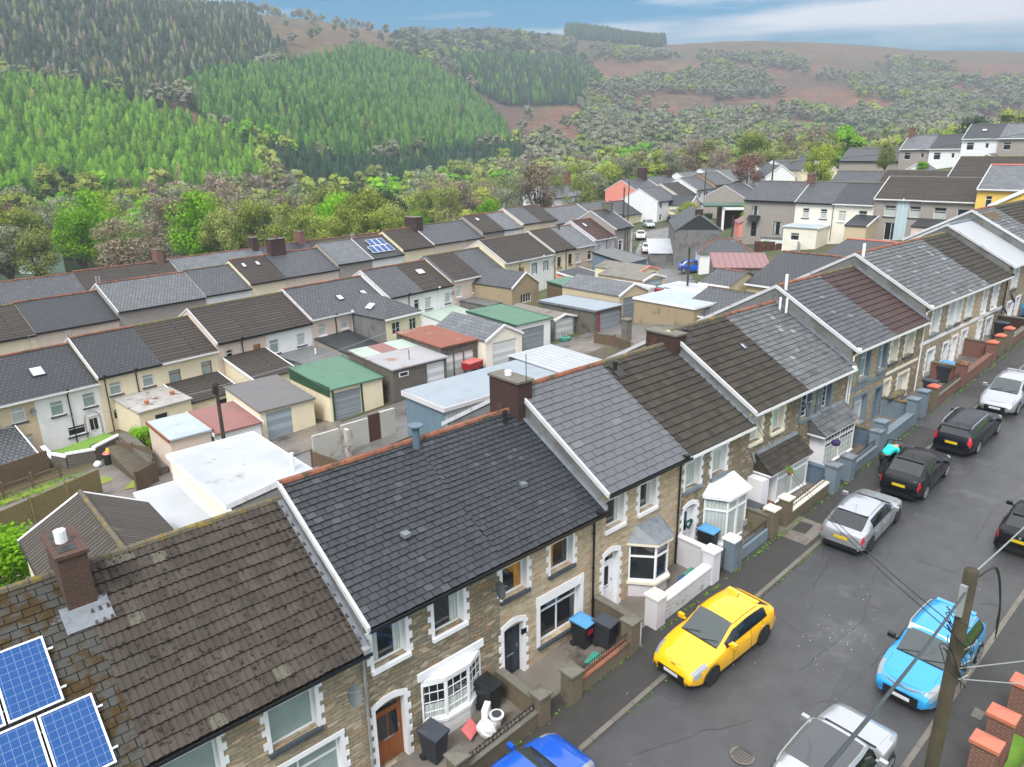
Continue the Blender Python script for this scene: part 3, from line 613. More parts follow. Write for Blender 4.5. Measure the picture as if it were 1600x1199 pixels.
for (x0, x1, s0, s1) in ((.30, 1.30, 2.05, 3.68), (.78, 1.78, .32, 1.95), (-.26, .74, .32, 1.95), (-.74, .26, 2.05, 3.68), (-1.3, -.3, .32, 1.95)):
    solar(hA0, x0+3.2, x1+3.2, s0, s1, DP, 3.69-z0, 6.3-z0)
ch = chimney_(hA0, 1.95+3.2-.02, 2.55+3.2-.02, DP/2-1.0, DP/2+.45, 4.7-z0, 7.1-z0, 'stack', 0, 'stack')
# open flues and one pale pot on the near stack
m = MB(); 
for k in range(3): m.box(5.20, 5.58, DP/2-.85+k*.44, DP/2-.55+k*.44, 7.18-z0, 7.192-z0)
m.build('flue_opening', M['black'], ch); MB().cyl((5.38, DP/2-.30, 7.19-z0), .13, .3, 12).build('chimney_pot', M['upvc'], ch)
kk = (6.3-3.69)/(DP/2+.3); ya, yb = DP/2-1.5, DP/2-.9; MB().face([(4.95, ya, 3.69-z0+kk*(ya+.3)+.07), (5.95, ya, 3.69-z0+kk*(ya+.3)+.07), (5.95, yb, 3.69-z0+kk*(yb+.3)+.07), (4.95, yb, 3.69-z0+kk*(yb+.3)+.07)]).build('lead_apron', M['lead'], ch)
hA1, z0 = A(HT, 'terraced house with big brown concrete roof tiles beside the solar panels', 2.3, 7.6, 3.69, 6.3, roof='brownpan', style='pan', expo=.34, tw=.33, ridge='mossridge', seed=2,
  ops=[W_(2.52, 3.55, 2.15, 3.5, cur='full', cm='curtaind', sill='sill', **q), W_(4.97, 5.95, 2.15, 3.5, cur='full', cm='curtaind', sill='sill', **q),
       W_(5.05, 6.5, -.3, 1.42, cur='full', cm='curtaind', sill='wpaint', mul=(.33,), sw=1., **q), D_(3.0, 3.8, -.95, 1.1, dm='upvc', arch=True, fan=True, **q)])
pipe_(hA1, 7.48-2.3, 0, -.3, 3.69-z0, 'galv'); dish_(hA1, 6.95-2.3, -.4, 2.75-z0, 'dish')
flash_(hA1, 5.3, 3.69-z0, 6.3-z0)
hA2, z0 = A(HT, 'terraced house with dark slates, orange brown front door and white bow window', 7.6, 12.15, 4.32, 6.76, roof='slate', style='slate', expo=.21, tw=.29, vl=True, wall='stone2',
  ops=[W_(7.85, 8.65, 2.92, 4.16, cur='both', sill='wpaint', **q), W_(9.8, 10.62, 2.92, 4.16, cur='right', sill='wpaint', **q), D_(7.72, 8.55, -.55, 1.55, fr='oak', dm='oak', arch=True, fan=True, **q)])
canted_bay(hA2, 9.2-7.6, 11.35-7.6, .28, -.6-z0, 1.50-z0, .18-z0, 'wpaint', 'wpaint', .66, (1, 4), 0, .06, cur=.45, lip=.05, rlip=.03)
MB().box(9.1-7.6, 11.45-7.6, -.06, 0, 1.68-z0, 1.92-z0).build('lintel', M['wpaint'], hA2)
# oval wall plaque
m = MB(); m.tube([(8.1, -.04, 2.02-z0+0), (8.1, -.0, 2.02-z0)], .14, 14); m.build('name_plaque', M['wpaint'], hA2)
dish_(hA2, 11.75-7.6, -.45, 3.62-z0, 'dishdk')
m = MB(); m.box(2.2, 2.42, 1.25, 1.5, 5.35-z0, 5.47-z0); m.build('roof_vent', M['lead'], hA2)
hA2b, z0 = A(HT, 'terraced house with dark slates and navy front door beside a wide three-pane window', 12.15, 16.65, 4.32, 6.76, roof='slate', style='slate', expo=.20, tw=.24, wall='stone3', seed=5, pipe=16.25-12.15,
  ops=[W_(12.3, 13.07, 2.92, 4.1, sill='sill', cur='right', cm='amber', **q), W_(14.32, 15.1, 2.92, 4.1, sill='sill', cur='left', cm='amber', **q), D_(12.28, 13.0, -.25, 1.72, fr='navy', dm='navy', gl='small', arch=True, **q),
       W_(13.85, 15.5, .5, 1.9, tr=.72, mul=(.5,), sill='sill', cur=None, lt=.34, **dict(sur='band', sw=1.3))])
m = MB(); m.box(.85, 1.05, -.04, 0, 1.25-z0, 1.43-z0); m.build('number_plate', M['black'], hA2b)
# brick stack on the party wall and flue pipe
ch = chimney_(hA2b, 16.3-12.15, 16.98-12.15, 18.05-YF, 19.6-YF, 6.3-z0, 7.85-z0, 'brickdark', 0); MB().cyl((4.5, 18.95-YF, 7.93-z0), .13, .16, 12).build('chimney_pot', M['upvc'], ch)
MB().tube([(4.5, 18.0-YF, 7.9-z0), (4.5, 18.0-YF, 8.9-z0)], .015, 5).build('aerial', M['iron'], ch)
m = MB(); m.cyl((.0, DP/2-.25, 6.5-z0), .13, .85, 12); m.cyl((.0, DP/2-.25, 7.35-z0), .25, .04, 16); m.cyl((0, DP/2-.25, 6.45-z0), .2, .12, 12, .13); m.build('flue_pipe', M['steelblue'], hA2b)
m = MB(); m.cyl((3.62, DP/2-.45, 6.4-z0), .07, .5, 10); m.cyl((3.62, DP/2-.45, 6.9-z0), .1, .1, 10); m.face([(3.4, DP/2-.85, 6.29-z0), (3.9, DP/2-.85, 6.29-z0), (3.9, DP/2-.35, 6.58-z0), (3.4, DP/2-.35, 6.58-z0)]); m.build('soil_vent', M['iron'], hA2b)
m = MB(); m.box(2.3, 2.5, 1.4, 1.6, 5.3-z0, 5.42-z0); m.build('roof_vent', M['lead'], hA2b)
flash_(hA2b, 4.5, 4.32-z0, 6.76-z0)
hA3, z0 = A(HT, 'terraced house with smooth light grey slates and a canted white bay with lead roof', 16.65, 21.2, 4.9, 7.5, roof='greyslate', style='slate', expo=.29, tw=.52, wall='stone3', vl=True, pipe=20.95-16.65,
  ops=[W_(16.95, 17.62, 3.48, 4.7, cur='both', sill='wpaint', nol=True, **q), W_(18.7, 19.38, 3.48, 4.7, cur='both', sill='wpaint', **q), D_(16.85, 17.5, .15, 2.35, gl='slot', arch=True, fan=True, **q)])
canted_bay(hA3, 18.2-16.65, 20.15-16.65, .72, -.0-z0, 2.35-z0, .85-z0, 'cpaint', 'lead', .62, tr=.7, roofh=.5, base='lilac')
m = MB(); m.box(2.1, 2.35, 1.6, 1.85, 5.85-z0, 5.95-z0); m.build('roof_vent', M['iron'], hA3)
hA3b, z0 = A(HT, 'terraced house with brown ribbed tiles and a heart wreath on its white door', 21.2, 25.6, 4.9, 7.5, roof='darkpan', style='pan', expo=.34, tw=.33, wall='stone2', ridge='mossridge', gut='white', seed=3,
  ops=[W_(21.4, 22.1, 3.42, 4.65, cur='full', sill='bluegrey', **q), W_(23.15, 23.85, 3.42, 4.65, cur='full', sill='bluegrey', **q), D_(21.4, 22.1, .45, 2.5, gl='slot', arch=True, **q)])
canted_bay(hA3b, 22.75-21.2, 25.0-21.2, .8, .3-z0, 2.6-z0, .65-z0, 'wpaint', 'wpaint', .45, tr=.75, roofh=.4, base='white', cur=.95)
m = MB(); m.tube([(.55+.19*math.sin(t)**3, -.03, 2.18-z0-.35+.16*(math.cos(t)-.35*math.cos(2*t)-.12*math.cos(3*t))) for t in np.linspace(0, 2*math.pi, 24)], .045, 6); m.build('heart_wreath', mk('wreath green', (.01,.06,.04)), hA3b)
ch = chimney_(hA3b, 25.25-21.2, 25.95-21.2, 17.9-YF, 19.5-YF, 7.0-z0, 7.95-z0, 'brickdark', 0)
MB().box(25.96-21.2, 25.99-21.2, 17.9-YF, 18.3-YF, 7.3-z0, 7.9-z0).build('brick_patch', M['brick'], ch)
for xx in (.35, 4.95):
    m = MB(); m.cyl((xx, DP/2-.5, 7.0-z0+(.5 if xx > 4 else 0)), .08, .55, 10); m.cyl((xx, DP/2-.5, 7.5-z0+(.5 if xx > 4 else 0)), .11, .12, 10)
    m.obox((xx+.05, DP/2-.6, 7.22-z0+(.5 if xx > 4 else 0)), (.25, 0, 0), (0, .28, .16), (0, 0, .02)); m.build('soil_vent', M['iron'], hA3b)
flash_(hA3b, 4.4, 4.9-z0, 7.5-z0)
hA4, z0 = A(HT, 'cream trimmed terraced house with a brown tiled porch canopy over its big window', 25.6, 29.85, 5.42, 8.02, roof='darkpan', style='pan', expo=.34, tw=.33, wall='stone2', gut='white', vl=True, ridge='mossridge', seed=4,
  ops=[W_(25.8, 26.42, 4.05, 5.2, cur='full', sill='cpaint', sm='cpaint', nol=True, **q), W_(27.55, 28.2, 4.05, 5.2, cur='full', sill='cpaint', sm='cpaint', item='teal', **q)])
rooflight_(hA4, 3.1, 3.0, 4.25, DP, 5.42-z0, 8.02-z0, .3, .4)
dish_(hA4, 25.15-25.6, -.5, 3.75-z0, 'dish', .3); dish_(hA4, 29.35-25.6, -.45, 4.85-z0, 'dish', .28)
def porch(par, x0, x1, pr, z0, z1, zt, roofm, style, wx0, grid=None, sidem='wpaint'):
    """full width projecting window with a sloping tiled roof"""
    m = MB(); m.box(x0, x1, -pr, 0, z0, z0+.4); e = m.build('front_porch', M['brick' if not grid else 'steelblue'], par)
    rm = MB(); slope(rm, x0-.15, x1+.15, -pr-.12, z1, .0, zt, style, .25, .3, random.Random(5)); rm.face([(x0-.15, -pr-.12, z1), (x0-.15, 0, zt), (x0-.15, 0, z1)][::-1]); rm.face([(x1+.15, -pr-.12, z1), (x1+.15, 0, zt), (x1+.15, 0, z1)]); rm.build('porch_roof', M[roofm], e)
    MB().box(x0-.15, x1+.15, -pr-.1, 0, z1-.09, z1-.01).build('fascia', M['wpaint'], e)
    MB().face([(x0-.1, -.1, zt-.02), (x1+.1, -.1, zt-.02), (x1+.1, -.004, zt+.13), (x0-.1, -.004, zt+.13)]).build('flashing', M['lead'], e)
    z_ = z0+.4; H = z1-.09-z_
    o = W_(wx0, x1-.05, z_, z1-.09, tr=.74, mul=(.5,), cur='full' if not grid else 'low', grid=grid or (0, 0)); MB().box(wx0-.05, x1+.02, -pr-.05, -pr+.12, z_-.05, z_+.0).build('sill', M['wpaint'], e)
    win(e, o, 0, -pr)
    s = MB(); s.box(x1-.05, x1, -pr, 0, z_, z1-.09); s.box(wx0-.03, wx0, -pr, 0, z_, z1-.09); s.build('side_panel', M[sidem], e)
    return e
e = porch(hA4, 26.45-25.6, 29.7-25.6, .72, .75-z0, 2.62-z0, 3.35-z0, 'darkpan', 'pan', 27.05-25.6)
MB().box(.3, .85, -.68, 0, .7-z0, 2.45-z0).build('porch_side', M['wpaint'], e)
hA4b, z0 = A(HT, 'terraced house with pale weathered slates, blue painted trim and a bay of small square panes', 29.85, 34.5, 5.42, 8.02, roof='oldslate', style='slate', expo=.28, tw=.28, wall='stone2', gut='white',
  ops=[W_(30.0, 30.65, 3.95, 5.15, sill='bluegrey', sm='bluegrey', grid=(2, 5), tr=0, **dict(sur='band', sw=1.8)), W_(31.95, 32.55, 3.95, 5.15, sill='bluegrey', sm='bluegrey', grid=(2, 5), tr=0, **dict(sur='band', sw=1.8))])
porch(hA4b, 31.0-29.85, 34.2-29.85, .72, 1.1-z0, 3.05-z0, 3.75-z0, 'oldslate', 'slate', 31.2-29.85, (10, 5))
D4 = D_(30.5-29.85, 31.3-29.85, 1.1-z0, 3.1-z0, dm='bluegrey', fr='steelblue')
pipe_(hA4b, 4.5, 0, -.3, 5.42-z0, 'upvc')
m = MB(); m.box(31.4-29.85-.08, 31.4-29.85+.1, -.03, 0, -.2, 5.3-z0); m.build('painted_band', M['steelblue'], hA4b)
for i in (0, 1): MB().cyl((4.3, DP/2-.5-.35*i, 7.6-z0), .06, .75, 8).build('flue_pipe', M['upvc'], hA4b)
bq = dict(sur='band', sm='bluegrey', sw=1.6)
flash_(hA4b, 4.65, 5.42-z0, 8.02-z0)
hA5, z0 = A(HT, 'terraced house with weathered slates and blue grey window surrounds and wall band', 34.5, 38.9, 6.25, 8.8, roof='midslate', style='slate', expo=.27, tw=.3, wall='stone', gut='white', vl=True, seed=8,
  ops=[W_(35.65, 36.5, 4.6, 5.85, cur='full', cm='curtaind', sill='bluegrey', **bq), W_(37.85, 38.5, 4.6, 5.85, cur='full', cm='curtaind', sill='bluegrey', **bq), W_(35.55, 36.7, 2.15, 3.55, cur='full', sill='bluegrey', **bq), D_(37.95, 38.6, 1.6, 3.5, fr='bluegrey', dm='bluegrey', **bq)])
MB().box(0, 4.4, -.03, 0, 4.0-z0, 4.22-z0).build('painted_band', M['bluegrey'], hA5); pipe_(hA5, .12, 0, -.3, 6.25-z0, 'upvc')
MB().cyl((.35, DP/2-.35, 8.6-z0), .08, .8, 8).build('flue_pipe', M['upvc'], hA5)
cq = dict(sur='quoin', sm='cpaint')
hA5b, z0 = A(HT, 'terraced house with maroon interlocking tiles and cream window surrounds', 38.9, 43.2, 6.25, 8.8, roof='maroonpan', style='pan2', expo=.36, tw=.33, wall='stone2', ridge='mossridge', gut='white', seed=9,
  ops=[W_(39.2, 39.85, 4.7, 5.85, cur='full', sill='sill', **cq), W_(41.1, 41.95, 4.7, 5.85, cur='full', sill='sill', **cq), D_(38.98, 39.62, 1.75, 3.65, dm='cpaint', fr='cpaint', gl='small', **cq), W_(40.8, 41.95, 2.25, 3.6, cur='full', sill='sill', **cq)])
MB().box(0, 4.3, -.03, 0, 4.0-z0, 4.15-z0).build('painted_band', M['cpaint'], hA5b)
flash_(hA5b, 4.3, 6.25-z0, 8.8-z0)
A6 = [(43.2, 48.0, 'oldslate', 'slate', 'terraced house with pale weathered slates and blue lined windows at its party wall', True, [W_(44.55, 45.4, 5.3, 6.75, cur='full', sill='bluegrey', **q), W_(47.1, 47.72, 5.3, 6.75, cur='full', sill='bluegrey', **q), W_(44.6, 45.45, 2.85, 4.2, cur='full', sill='bluegrey', **q), D_(47.1, 47.75, 2.1, 4.15, dm='bluegrey', fr='bluegrey', **q)], 'stone'),
      (48.0, 52.8, 'oldslate', 'slate', 'terraced house with pale weathered slates and white wavy quoins, beside the blue doored one', False, [W_(48.35, 48.9, 5.3, 6.75, cur='full', sill='sill', **q), W_(50.1, 50.8, 5.3, 6.75, cur='full', sill='sill', **q), D_(48.5, 49.15, 2.25, 4.3, **q), W_(50.05, 50.75, 2.75, 4.4, cur='full', sill='sill', **q)], 'stone3'),
      (52.8, 57.4, 'darkpan', 'pan2', 'terraced house with dark brown interlocking tiles below the white sheet roof', False, [W_(53.0, 53.5, 5.2, 6.75, cur='full', sill='wpaint', **q), W_(54.9, 55.65, 5.2, 6.75, cur='full', sill='wpaint', **q), D_(52.95, 53.5, 2.55, 4.55, **q), W_(54.55, 55.5, 2.9, 4.45, cur='full', sill='wpaint', **q)], 'stone2')]
for i, (x0, x1, rf, stl, lb, vl, ops, wl) in enumerate(A6):
    h, z0 = A(HT, lb, x0, x1, 7.0, 9.5, roof=rf, style=stl, expo=.28 if i < 2 else .36, tw=.28 if i < 2 else .33, wall=wl, gut='white', vl=vl, ops=ops, seed=20+i, ridge='terracotta' if i < 2 else 'mossridge')
    MB().box(0, x1-x0, -.03, 0, 4.75-z0, 4.93-z0).build('painted_band', M['wpaint'], h)
    if i == 0: MB().cyl((.4, DP/2-.3, 9.2-z0), .09, .9, 8).build('flue_pipe', M['upvc'], h)
    if i == 0: pipe_(h, .1, 0, -.3, 7.0-z0, 'upvc')
    if i == 2: dish_(h, 56.0-52.8, -.5, 4.9-z0, 'dish', .34); dish_(h, 4.45, -.5, 5.5-z0, 'dish', .36); pipe_(h, 4.55, 0, -.3, 7.0-z0, 'black')
h, z0 = A(HT, 'terraced house roofed in smooth white sheeting', 57.4, 62.0, 7.6, 10.05, roof='whitemetal', style='flat', wall='stone', gut='white', vl=True, seed=30, ridge='bluegrey', ops=[W_(58.6, 59.5, 5.95, 7.4, cur='full', sill='sill', **q), W_(58.6, 59.6, 3.5, 4.9, cur='full', sill='sill', **q), D_(60.5, 61.2, 2.9, 5.0, **q)])
h, z0 = A(HT, 'terraced house with grey slates and brown moss under its ridge, above the white roof', 62.0, 66.6, 8.25, 10.7, roof='oldslate', style='slate', expo=.3, tw=.3, wall='stone', gut='white', vl=True, seed=31, ops=[W_(63, 63.8, 6.5, 7.9, sill='sill', **q)])
MB().obox((1.9, DP/2-.9, 10.24-z0), (1.3, 0, 0), (0, .38, .22), (0, 0, .012)).build('moss_patch', mk('rusty moss', (.12,.07,.03), (.08,.06,.03), 4, .95), h)
A(HT, 'terraced house with dark ribbed tiles at the right edge of the street row', 66.6, 76.0, 8.25, 10.7, roof='darkpan', style='pan2', expo=.34, tw=.33, wall='stone2', gut='white', seed=32, ridge='mossridge')
# ---- rear extensions of the street terrace
m = thing('rear_extension', 'ribbed brown tiled rear extension with a mossy ridge behind the brown tiled house', 'extension', (0, 0, 0), 180)
gable_block(m, -6.3, -2.25, -28.3, -22.9, -5, 3.0, 4.1, 'cream', 'f_pan', name='wall', rt='mossridge', trim='upvc')
m = thing('rear_extension', 'tall white flat roofed rear extension behind the dark slate house', 'extension', (8.55, 22.9, 0))
def blk(par, x0, x1, y0, y1, z0, z1, wall, roof, trim='wpaint', name='wall', ov=.1):
    w_ = MB().box(x0, x1, y0, y1, z0, z1-.02).build(name, M[wall], par); r_ = MB(); r_.box(x0-ov, x1+ov, y0-ov, y1+ov, z1, z1+.1); r_.build('flat_roof', M[roof], par)
    if trim:
        t = MB(); a, b, c, d = x0-ov-.02, x1+ov+.02, y0-ov-.02, y1+ov+.02
        t.box(a, b, c, c+.05, z1-.06, z1+.13); t.box(a, b, d-.05, d, z1-.06, z1+.13); t.box(a, a+.05, c+.05, d-.05, z1-.06, z1+.13); t.box(b-.05, b, c+.05, d-.05, z1-.06, z1+.13); t.build('roof_edge', M[trim], par)
    return w_
blk(m, 0, 3.8, 0, 9.7, -5, 2.85, 'palecream', 'whitefelt'); MB().cyl((3.3, 4.4, 2.9), .09, .8, 10).build('vent_pipe', M['upvc'], m); MB().cyl((3.3, 2.1, 2.9), .11, .9, 10).build('vent_pipe', M['lead'], m)
m = thing('rear_extension', 'low cream flat roofed block with a black downpipe beside the tall white extension', 'extension', (6.95, 24.0, 0))
blk(m, 0, 1.5, 0, 8.4, -5, 1.6, 'cream', 'whitefelt'); MB().tube([(-.1, 2.2, 1.5), (-.12, 2.2, .7), (-.1, 2.0, -4)], .06, 8).build('downpipe', M['black'], m)
# ---------------------------------------------------------------- second terrace (rear facades towards us, turned 8 degrees)
c8, s8 = math.cos(R(8)), math.sin(R(8))
GB = 'rendered terraced houses of the lower street, seen from behind'
def Brow(nm, lb, X0, X1, ze, wall, roof, ridge='terracotta', ops=None, base=None, Y0=58.8, x0=11.5, dz=4.4, group=GB, fr='upvc', cur='full', rise=2.35, D=8.2, **k):
    a = (X0-x0)/c8; W = (X1-X0)/c8; Z = ze-dz
    if ops is None:
        ops = [W_(.55, 1.4, dz-1.5, dz-.45, fr=fr, sill='wpaint' if fr == 'upvc' else 'oak', cur=cur), W_(W-1.5, W-.65, dz-1.5, dz-.45, fr=fr, sill='sill', cur=cur), W_(W-1.6, W-.5, .8, 1.9, cur=cur), D_(.6, 1.4, 0, 2.0)]
    k.setdefault('gut', 'black')
    h = house(nm, lb, X0, Y0+a*s8, Z, W, D, dz, dz+rise, wall=wall, roof=roof, ops=ops, rz=8, ridge=ridge, group=group, dep=.09, **k)
    if group == GB:
        i = int(X0*7) % 5
        if i != 2: pipe_(h, W*.5+.1*i, 0, -.3, dz, 'upvc' if i % 2 else 'black', .045)
        if i in (1, 3): dish_(h, W-.3, -.35, dz-.9, 'dish', .26)
        if i in (0, 3): MB().tube([(W*.4, D/2, dz+rise), (W*.4, D/2, dz+rise+1.1), (W*.4+.5, D/2, dz+rise+1.1)], .02, 4).build('aerial', M['galv'], h)
    return h
def pots_(par, lst):
    for x, y, z in lst: MB().cyl((x, y, z), .13, .3, 10, .2).build('flower_pot', M['pot'], par)
b = Brow(HT, 'beige rendered house at the left edge with slate lean-to below one window', 2.3, 7.2, -.38, 'beige', 'f_dark', vl=False, gut='white')
e = box_ext(b, -.5, 3.4, -4.6, -1, 1.35, 2.7, 'beige', 'f_slate', ops=[W_(1.6, 2.2, .8, 1.15, tr=0)])
Brow(HT, 'rendered house at the far left edge of the lower street', -6.5, 2.3, -.9, 'white', 'f_slate', vl=True)
b = Brow(HT, 'white rendered house with one bright skylight beside the beige house', 7.2, 11.4, -.38, 'white', 'f_dark', gut='white', ops=[W_(.9, 1.75, 2.7, 3.75, cur='full', cm='curtaind', sill='sill'), W_(3.05, 3.9, 2.75, 3.8, cur='full', cm='curtaind', sill='sill'), W_(1.7, 2.9, .9, 1.6, sill='sill'), D_(3.1, 3.9, 0, 2)])
rooflight_(b, .7, 2.1, 4.2, 8.2, 4.4, 6.75, .9, 1.0)
b = Brow(HT, 'cream rendered house with plain slates above a pale flat roofed extension with flower pots', 11.4, 16.1, 0, 'cream', 'f_dark', vl='wpaint', ops=[W_(.75, 1.6, 2.8, 3.75, cur='full', cm='curtaind', sill='sill'), W_(3.2, 4.05, 2.8, 3.75, cur='full', cm='curtaind', sill='sill'), W_(.7, 1.3, .9, 1.7), D_(1.8, 2.5, 0, 2)])
e = box_ext(b, .9, 4.8, -4.0, -.6, 2.25, 2.45, 'cream', 'palefelt', ops=[W_(2, 3, .9, 1.8, tr=0)], trim=None); pots_(e, [(2.0, -3.0, 2.42), (4.2, -2.4, 2.45)]); pipe_(b, .5, 0, 0, 4.4)
for i in (0, 1): MB().cyl((.0+.25*i, 4.1, 6.5), .07, .8, 8).build('flue_pipe', M['galv'], b)
b = Brow(HT, 'cream rendered house with dark brown tiles and brown framed windows', 16.1, 20.75, 0, 'cream', 'f_brown', ops=[W_(.5, 1.45, 2.5, 3.6, fr='oak', cur='full', cm='curtaind', sill='oak'), W_(3.2, 4.1, 2.5, 3.7, fr='oak', cur='full', cm='curtaind', sill='oak'), D_(1, 1.8, 0, 2)], gut='white', ridge='mossridge')
e = box_ext(b, .1, 4.4, -3.4, -.6, 1.7, 2.55, 'cream', 'f_brown', ops=[W_(2.4, 3.8, .7, 1.4, tr=0)])
b = Brow(HT, 'pale pink rendered house with brown tiles above a tiled lean-to', 20.75, 25.3, .6, 'pinkish', 'f_brown', vl=True, gut='black', ridge='mossridge', ops=[W_(.7, 1.4, 2.6, 3.6, cur='left', sill='sill'), W_(3.3, 4.0, 2.5, 3.55, fr='oak', cur='full', cm='amber', sill='oak')])
e = box_ext(b, .5, 4.3, -4.6, -1, 1.9, 3.0, 'cream', 'f_brown')
b = Brow(HT, 'white rendered house with brown tiles above a black flat roofed extension', 25.3, 29.95, .6, 'white', 'f_brown', ridge='mossridge', ops=[W_(.3, 1.2, 2.35, 3.6, cur='full', cm='curtaind', sill='sill'), W_(3.1, 3.95, 2.5, 3.6, cur='full', sill='sill')])
e = box_ext(b, .8, 4.4, -4.6, -1, 2.05, 2.1, 'greywall', 'felt', trim=None); MB().cyl((3.2, -2.5, 2.1), .07, .6, 8).build('vent_pipe', M['upvc'], e)
b = Brow(HT, 'beige rendered house with weathered slates above a low slate extension', 29.95, 34.6, .85, 'pinkish', 'f_slate', vl=True, gut='white', ops=[W_(.8, 1.6, 2.7, 3.75, cur='full', sill='wpaint'), W_(3.4, 4.2, 2.85, 3.8, cur='full', sill='wpaint')])
e = box_ext(b, .3, 4.1, -4.6, -1, 1.9, 2.5, 'grey', 'f_dark', ops=[W_(2.6, 3.6, .6, 1.4, tr=0)], trim=None); pipe_(b, 4.6, 0, 0, 4.4, 'upvc')
b = Brow(HT, 'rendered house with weathered slates, two skylights and a two storey hipped extension', 34.6, 39.15, .85, 'pinkish', 'f_slate', gut='white', seed=3, ops=[])
for x in (-.3, 2.6): rooflight_(b, x, 1.9, 4.5, 8.2, 4.4, 6.75, .7, .8)
e = thing('rear_extension', 'two storey hipped rear extension with two pairs of windows and a slate roof', 'extension', (35.3, 57.2, .85-4.4), 8)
m = MB(); ops = [W_(.75, 1.75, 2.6, 3.75, mul=(.5,), tr=0), W_(2.9, 3.8, 2.6, 3.75, mul=(.5,), tr=0)]; wall_front(m, 0, 4.4, -1, 4.3, ops, .08); m.face([(4.4, 0, -1), (4.4, 5, -1), (4.4, 5, 4.3), (4.4, 0, 4.3)]); m.build('wall', M['cream'], e)
for o in ops: win(e, o, .08)
m = MB(); m.face([(0, 5, -1), (0, 0, -1), (0, 0, 4.3), (0, 5, 4.3)]); m.build('side_wall', M['greywall'], e)
m = MB(); m.face([(-.2, -.25, 4.25), (4.6, -.25, 4.25), (2.2, 2.3, 5.75)]); m.face([(-.2, 5, 4.25), (-.2, -.25, 4.25), (2.2, 2.3, 5.75), (2.2, 6, 5.75)]); m.face([(4.6, -.25, 4.25), (4.6, 5, 4.25), (2.2, 6, 5.75), (2.2, 2.3, 5.75)]); m.build('hipped_roof', M['f_slate'], e)
MB().obox((.75, 3, 5.0), (.3, 0, .19), (0, .4, 0), (-.02, 0, .03)).build('skylight', M['skylight'], e)
m = MB(); m.box(-.25, 4.65, -.36, -.26, 4.12, 4.26); m.build('gutter', M['upvc'], e)
b = Brow(HT, 'white rendered house with mid grey slates beside the hipped extension', 39.15, 43.8, 1.35, 'white', 'f_slate', vl=True, gut='black', ops=[W_(.9, 1.7, 2.6, 3.7, cur='full', sill='sill'), W_(3.5, 4.2, 2.4, 3.6, sill='sill'), W_(3.4, 4.3, .7, 1.6)])
b = Brow(HT, 'white rendered house with dark brown tiles and one large skylight', 43.8, 48.2, 1.35, 'white', 'f_brown', gut='black', ridge='terracotta', ops=[W_(.35, 1.25, 2.4, 3.6, cur='full', sill='sill'), W_(3.3, 4.1, 2.5, 3.6, cur='full', sill='sill')]); rooflight_(b, 1.6, 2.7, 4.4, 8.2, 4.4, 6.75, 1.1, .9); rooflight_
box_ext(b, -.4, 4.6, -3.8, -1, 1.5, 2.0, 'white', 'c_mint', trim=None)
b = Brow(HT, 'pale pink house with dark brown tiles left of the pebbledashed gable extension', 48.2, 52.6, 1.75, 'pinkish', 'f_brown', vl='steelblue', gut='white', ridge='mossridge', ops=[W_(.6, 1.4, 2.5, 3.7, cur='full', sill='wpaint'), W_(3.3, 4.1, 2.6, 3.7, cur='full', sill='wpaint')])
box_ext(b, 1.2, 4.6, -4.2, -1, 1.9, 2.0, 'greywall', 'felt', trim=None)
b = Brow(HT, 'house with dark slates mostly hidden by its brown pebbledashed gable extension', 52.6, 57.0, 1.75, 'pebble', 'f_slate', ridge='mossridge', ops=[])
e = thing('rear_extension', 'two storey brown pebbledashed gable extension with a four pane window', 'extension', (52.4, 58.8, 1.2-4.4), 8)
gable_block(e, 0, 4.7, 0, 8, -1, 4.3, 5.7, 'pebble', 'f_slate', ops=[W_(1.5, 3.3, 2.3, 3.3, tr=0, mul=(.25, .5, .75))], name='wall')
b = Brow(HT, 'cream and white house with brown tiles and white verge, right of the gable extension', 57.0, 61.7, 2.55, 'cream', 'f_brown', vl=True, gut='white', ridge='mossridge', ops=[W_(2.6, 3.6, 2.4, 3.5, fr='oak', cur='full', cm='amber')])
b = Brow(HT, 'white house with brown tiles and grey window surrounds', 61.7, 66.4, 2.55, 'white', 'f_brown', gut='white', ridge='mossridge', seed=2, ops=[W_(.5, 1.3, 2.4, 3.6, cur='full', sur='band', sm='bluegrey'), W_(2.8, 3.6, 2.5, 3.6, cur='full', sur='band', sm='bluegrey')])
b = Brow(HT, 'cream house with brown tiles and two dark brown framed windows', 66.4, 71.0, 2.8, 'cream', 'f_brown', vl='wpaint', gut='black', ridge='mossridge', ops=[W_(.9, 1.7, 2.3, 3.6, fr='oak', sill='oak'), W_(3.3, 4.1, 2.4, 3.7, fr='oak', sill='oak')]); pipe_(b, .3, 0, 0, 4.4)
b = Brow(HT, 'pale pink house with smooth light grey slates and a black flue', 71.0, 75.7, 2.8, 'pinkish', 'f_grey', gut='white', ops=[W_(.4, 1.3, 2.4, 3.6, cur='full', sill='wpaint'), W_(3.1, 4.0, 2.4, 3.6, sill='wpaint')]); MB().cyl((1.4, 3.6, 6.3), .1, .9, 8).build('flue_pipe', M['iron'], b)
b = Brow(HT, 'white house with maroon tiles and one skylight', 75.7, 80.6, 3.3, 'lilac', 'f_maroon', vl=True, gut='white', ops=[W_(.6, 1.4, 2.3, 3.6, cur='full', sill='bluegrey'), W_(3.4, 4.2, 2.5, 3.7, cur='full', sill='bluegrey'), W_(.6, 1.2, .3, 1.4)]); rooflight_(b, 1.4, 3.2, 4.9, 8.2, 4.4, 6.75, .6, .9)
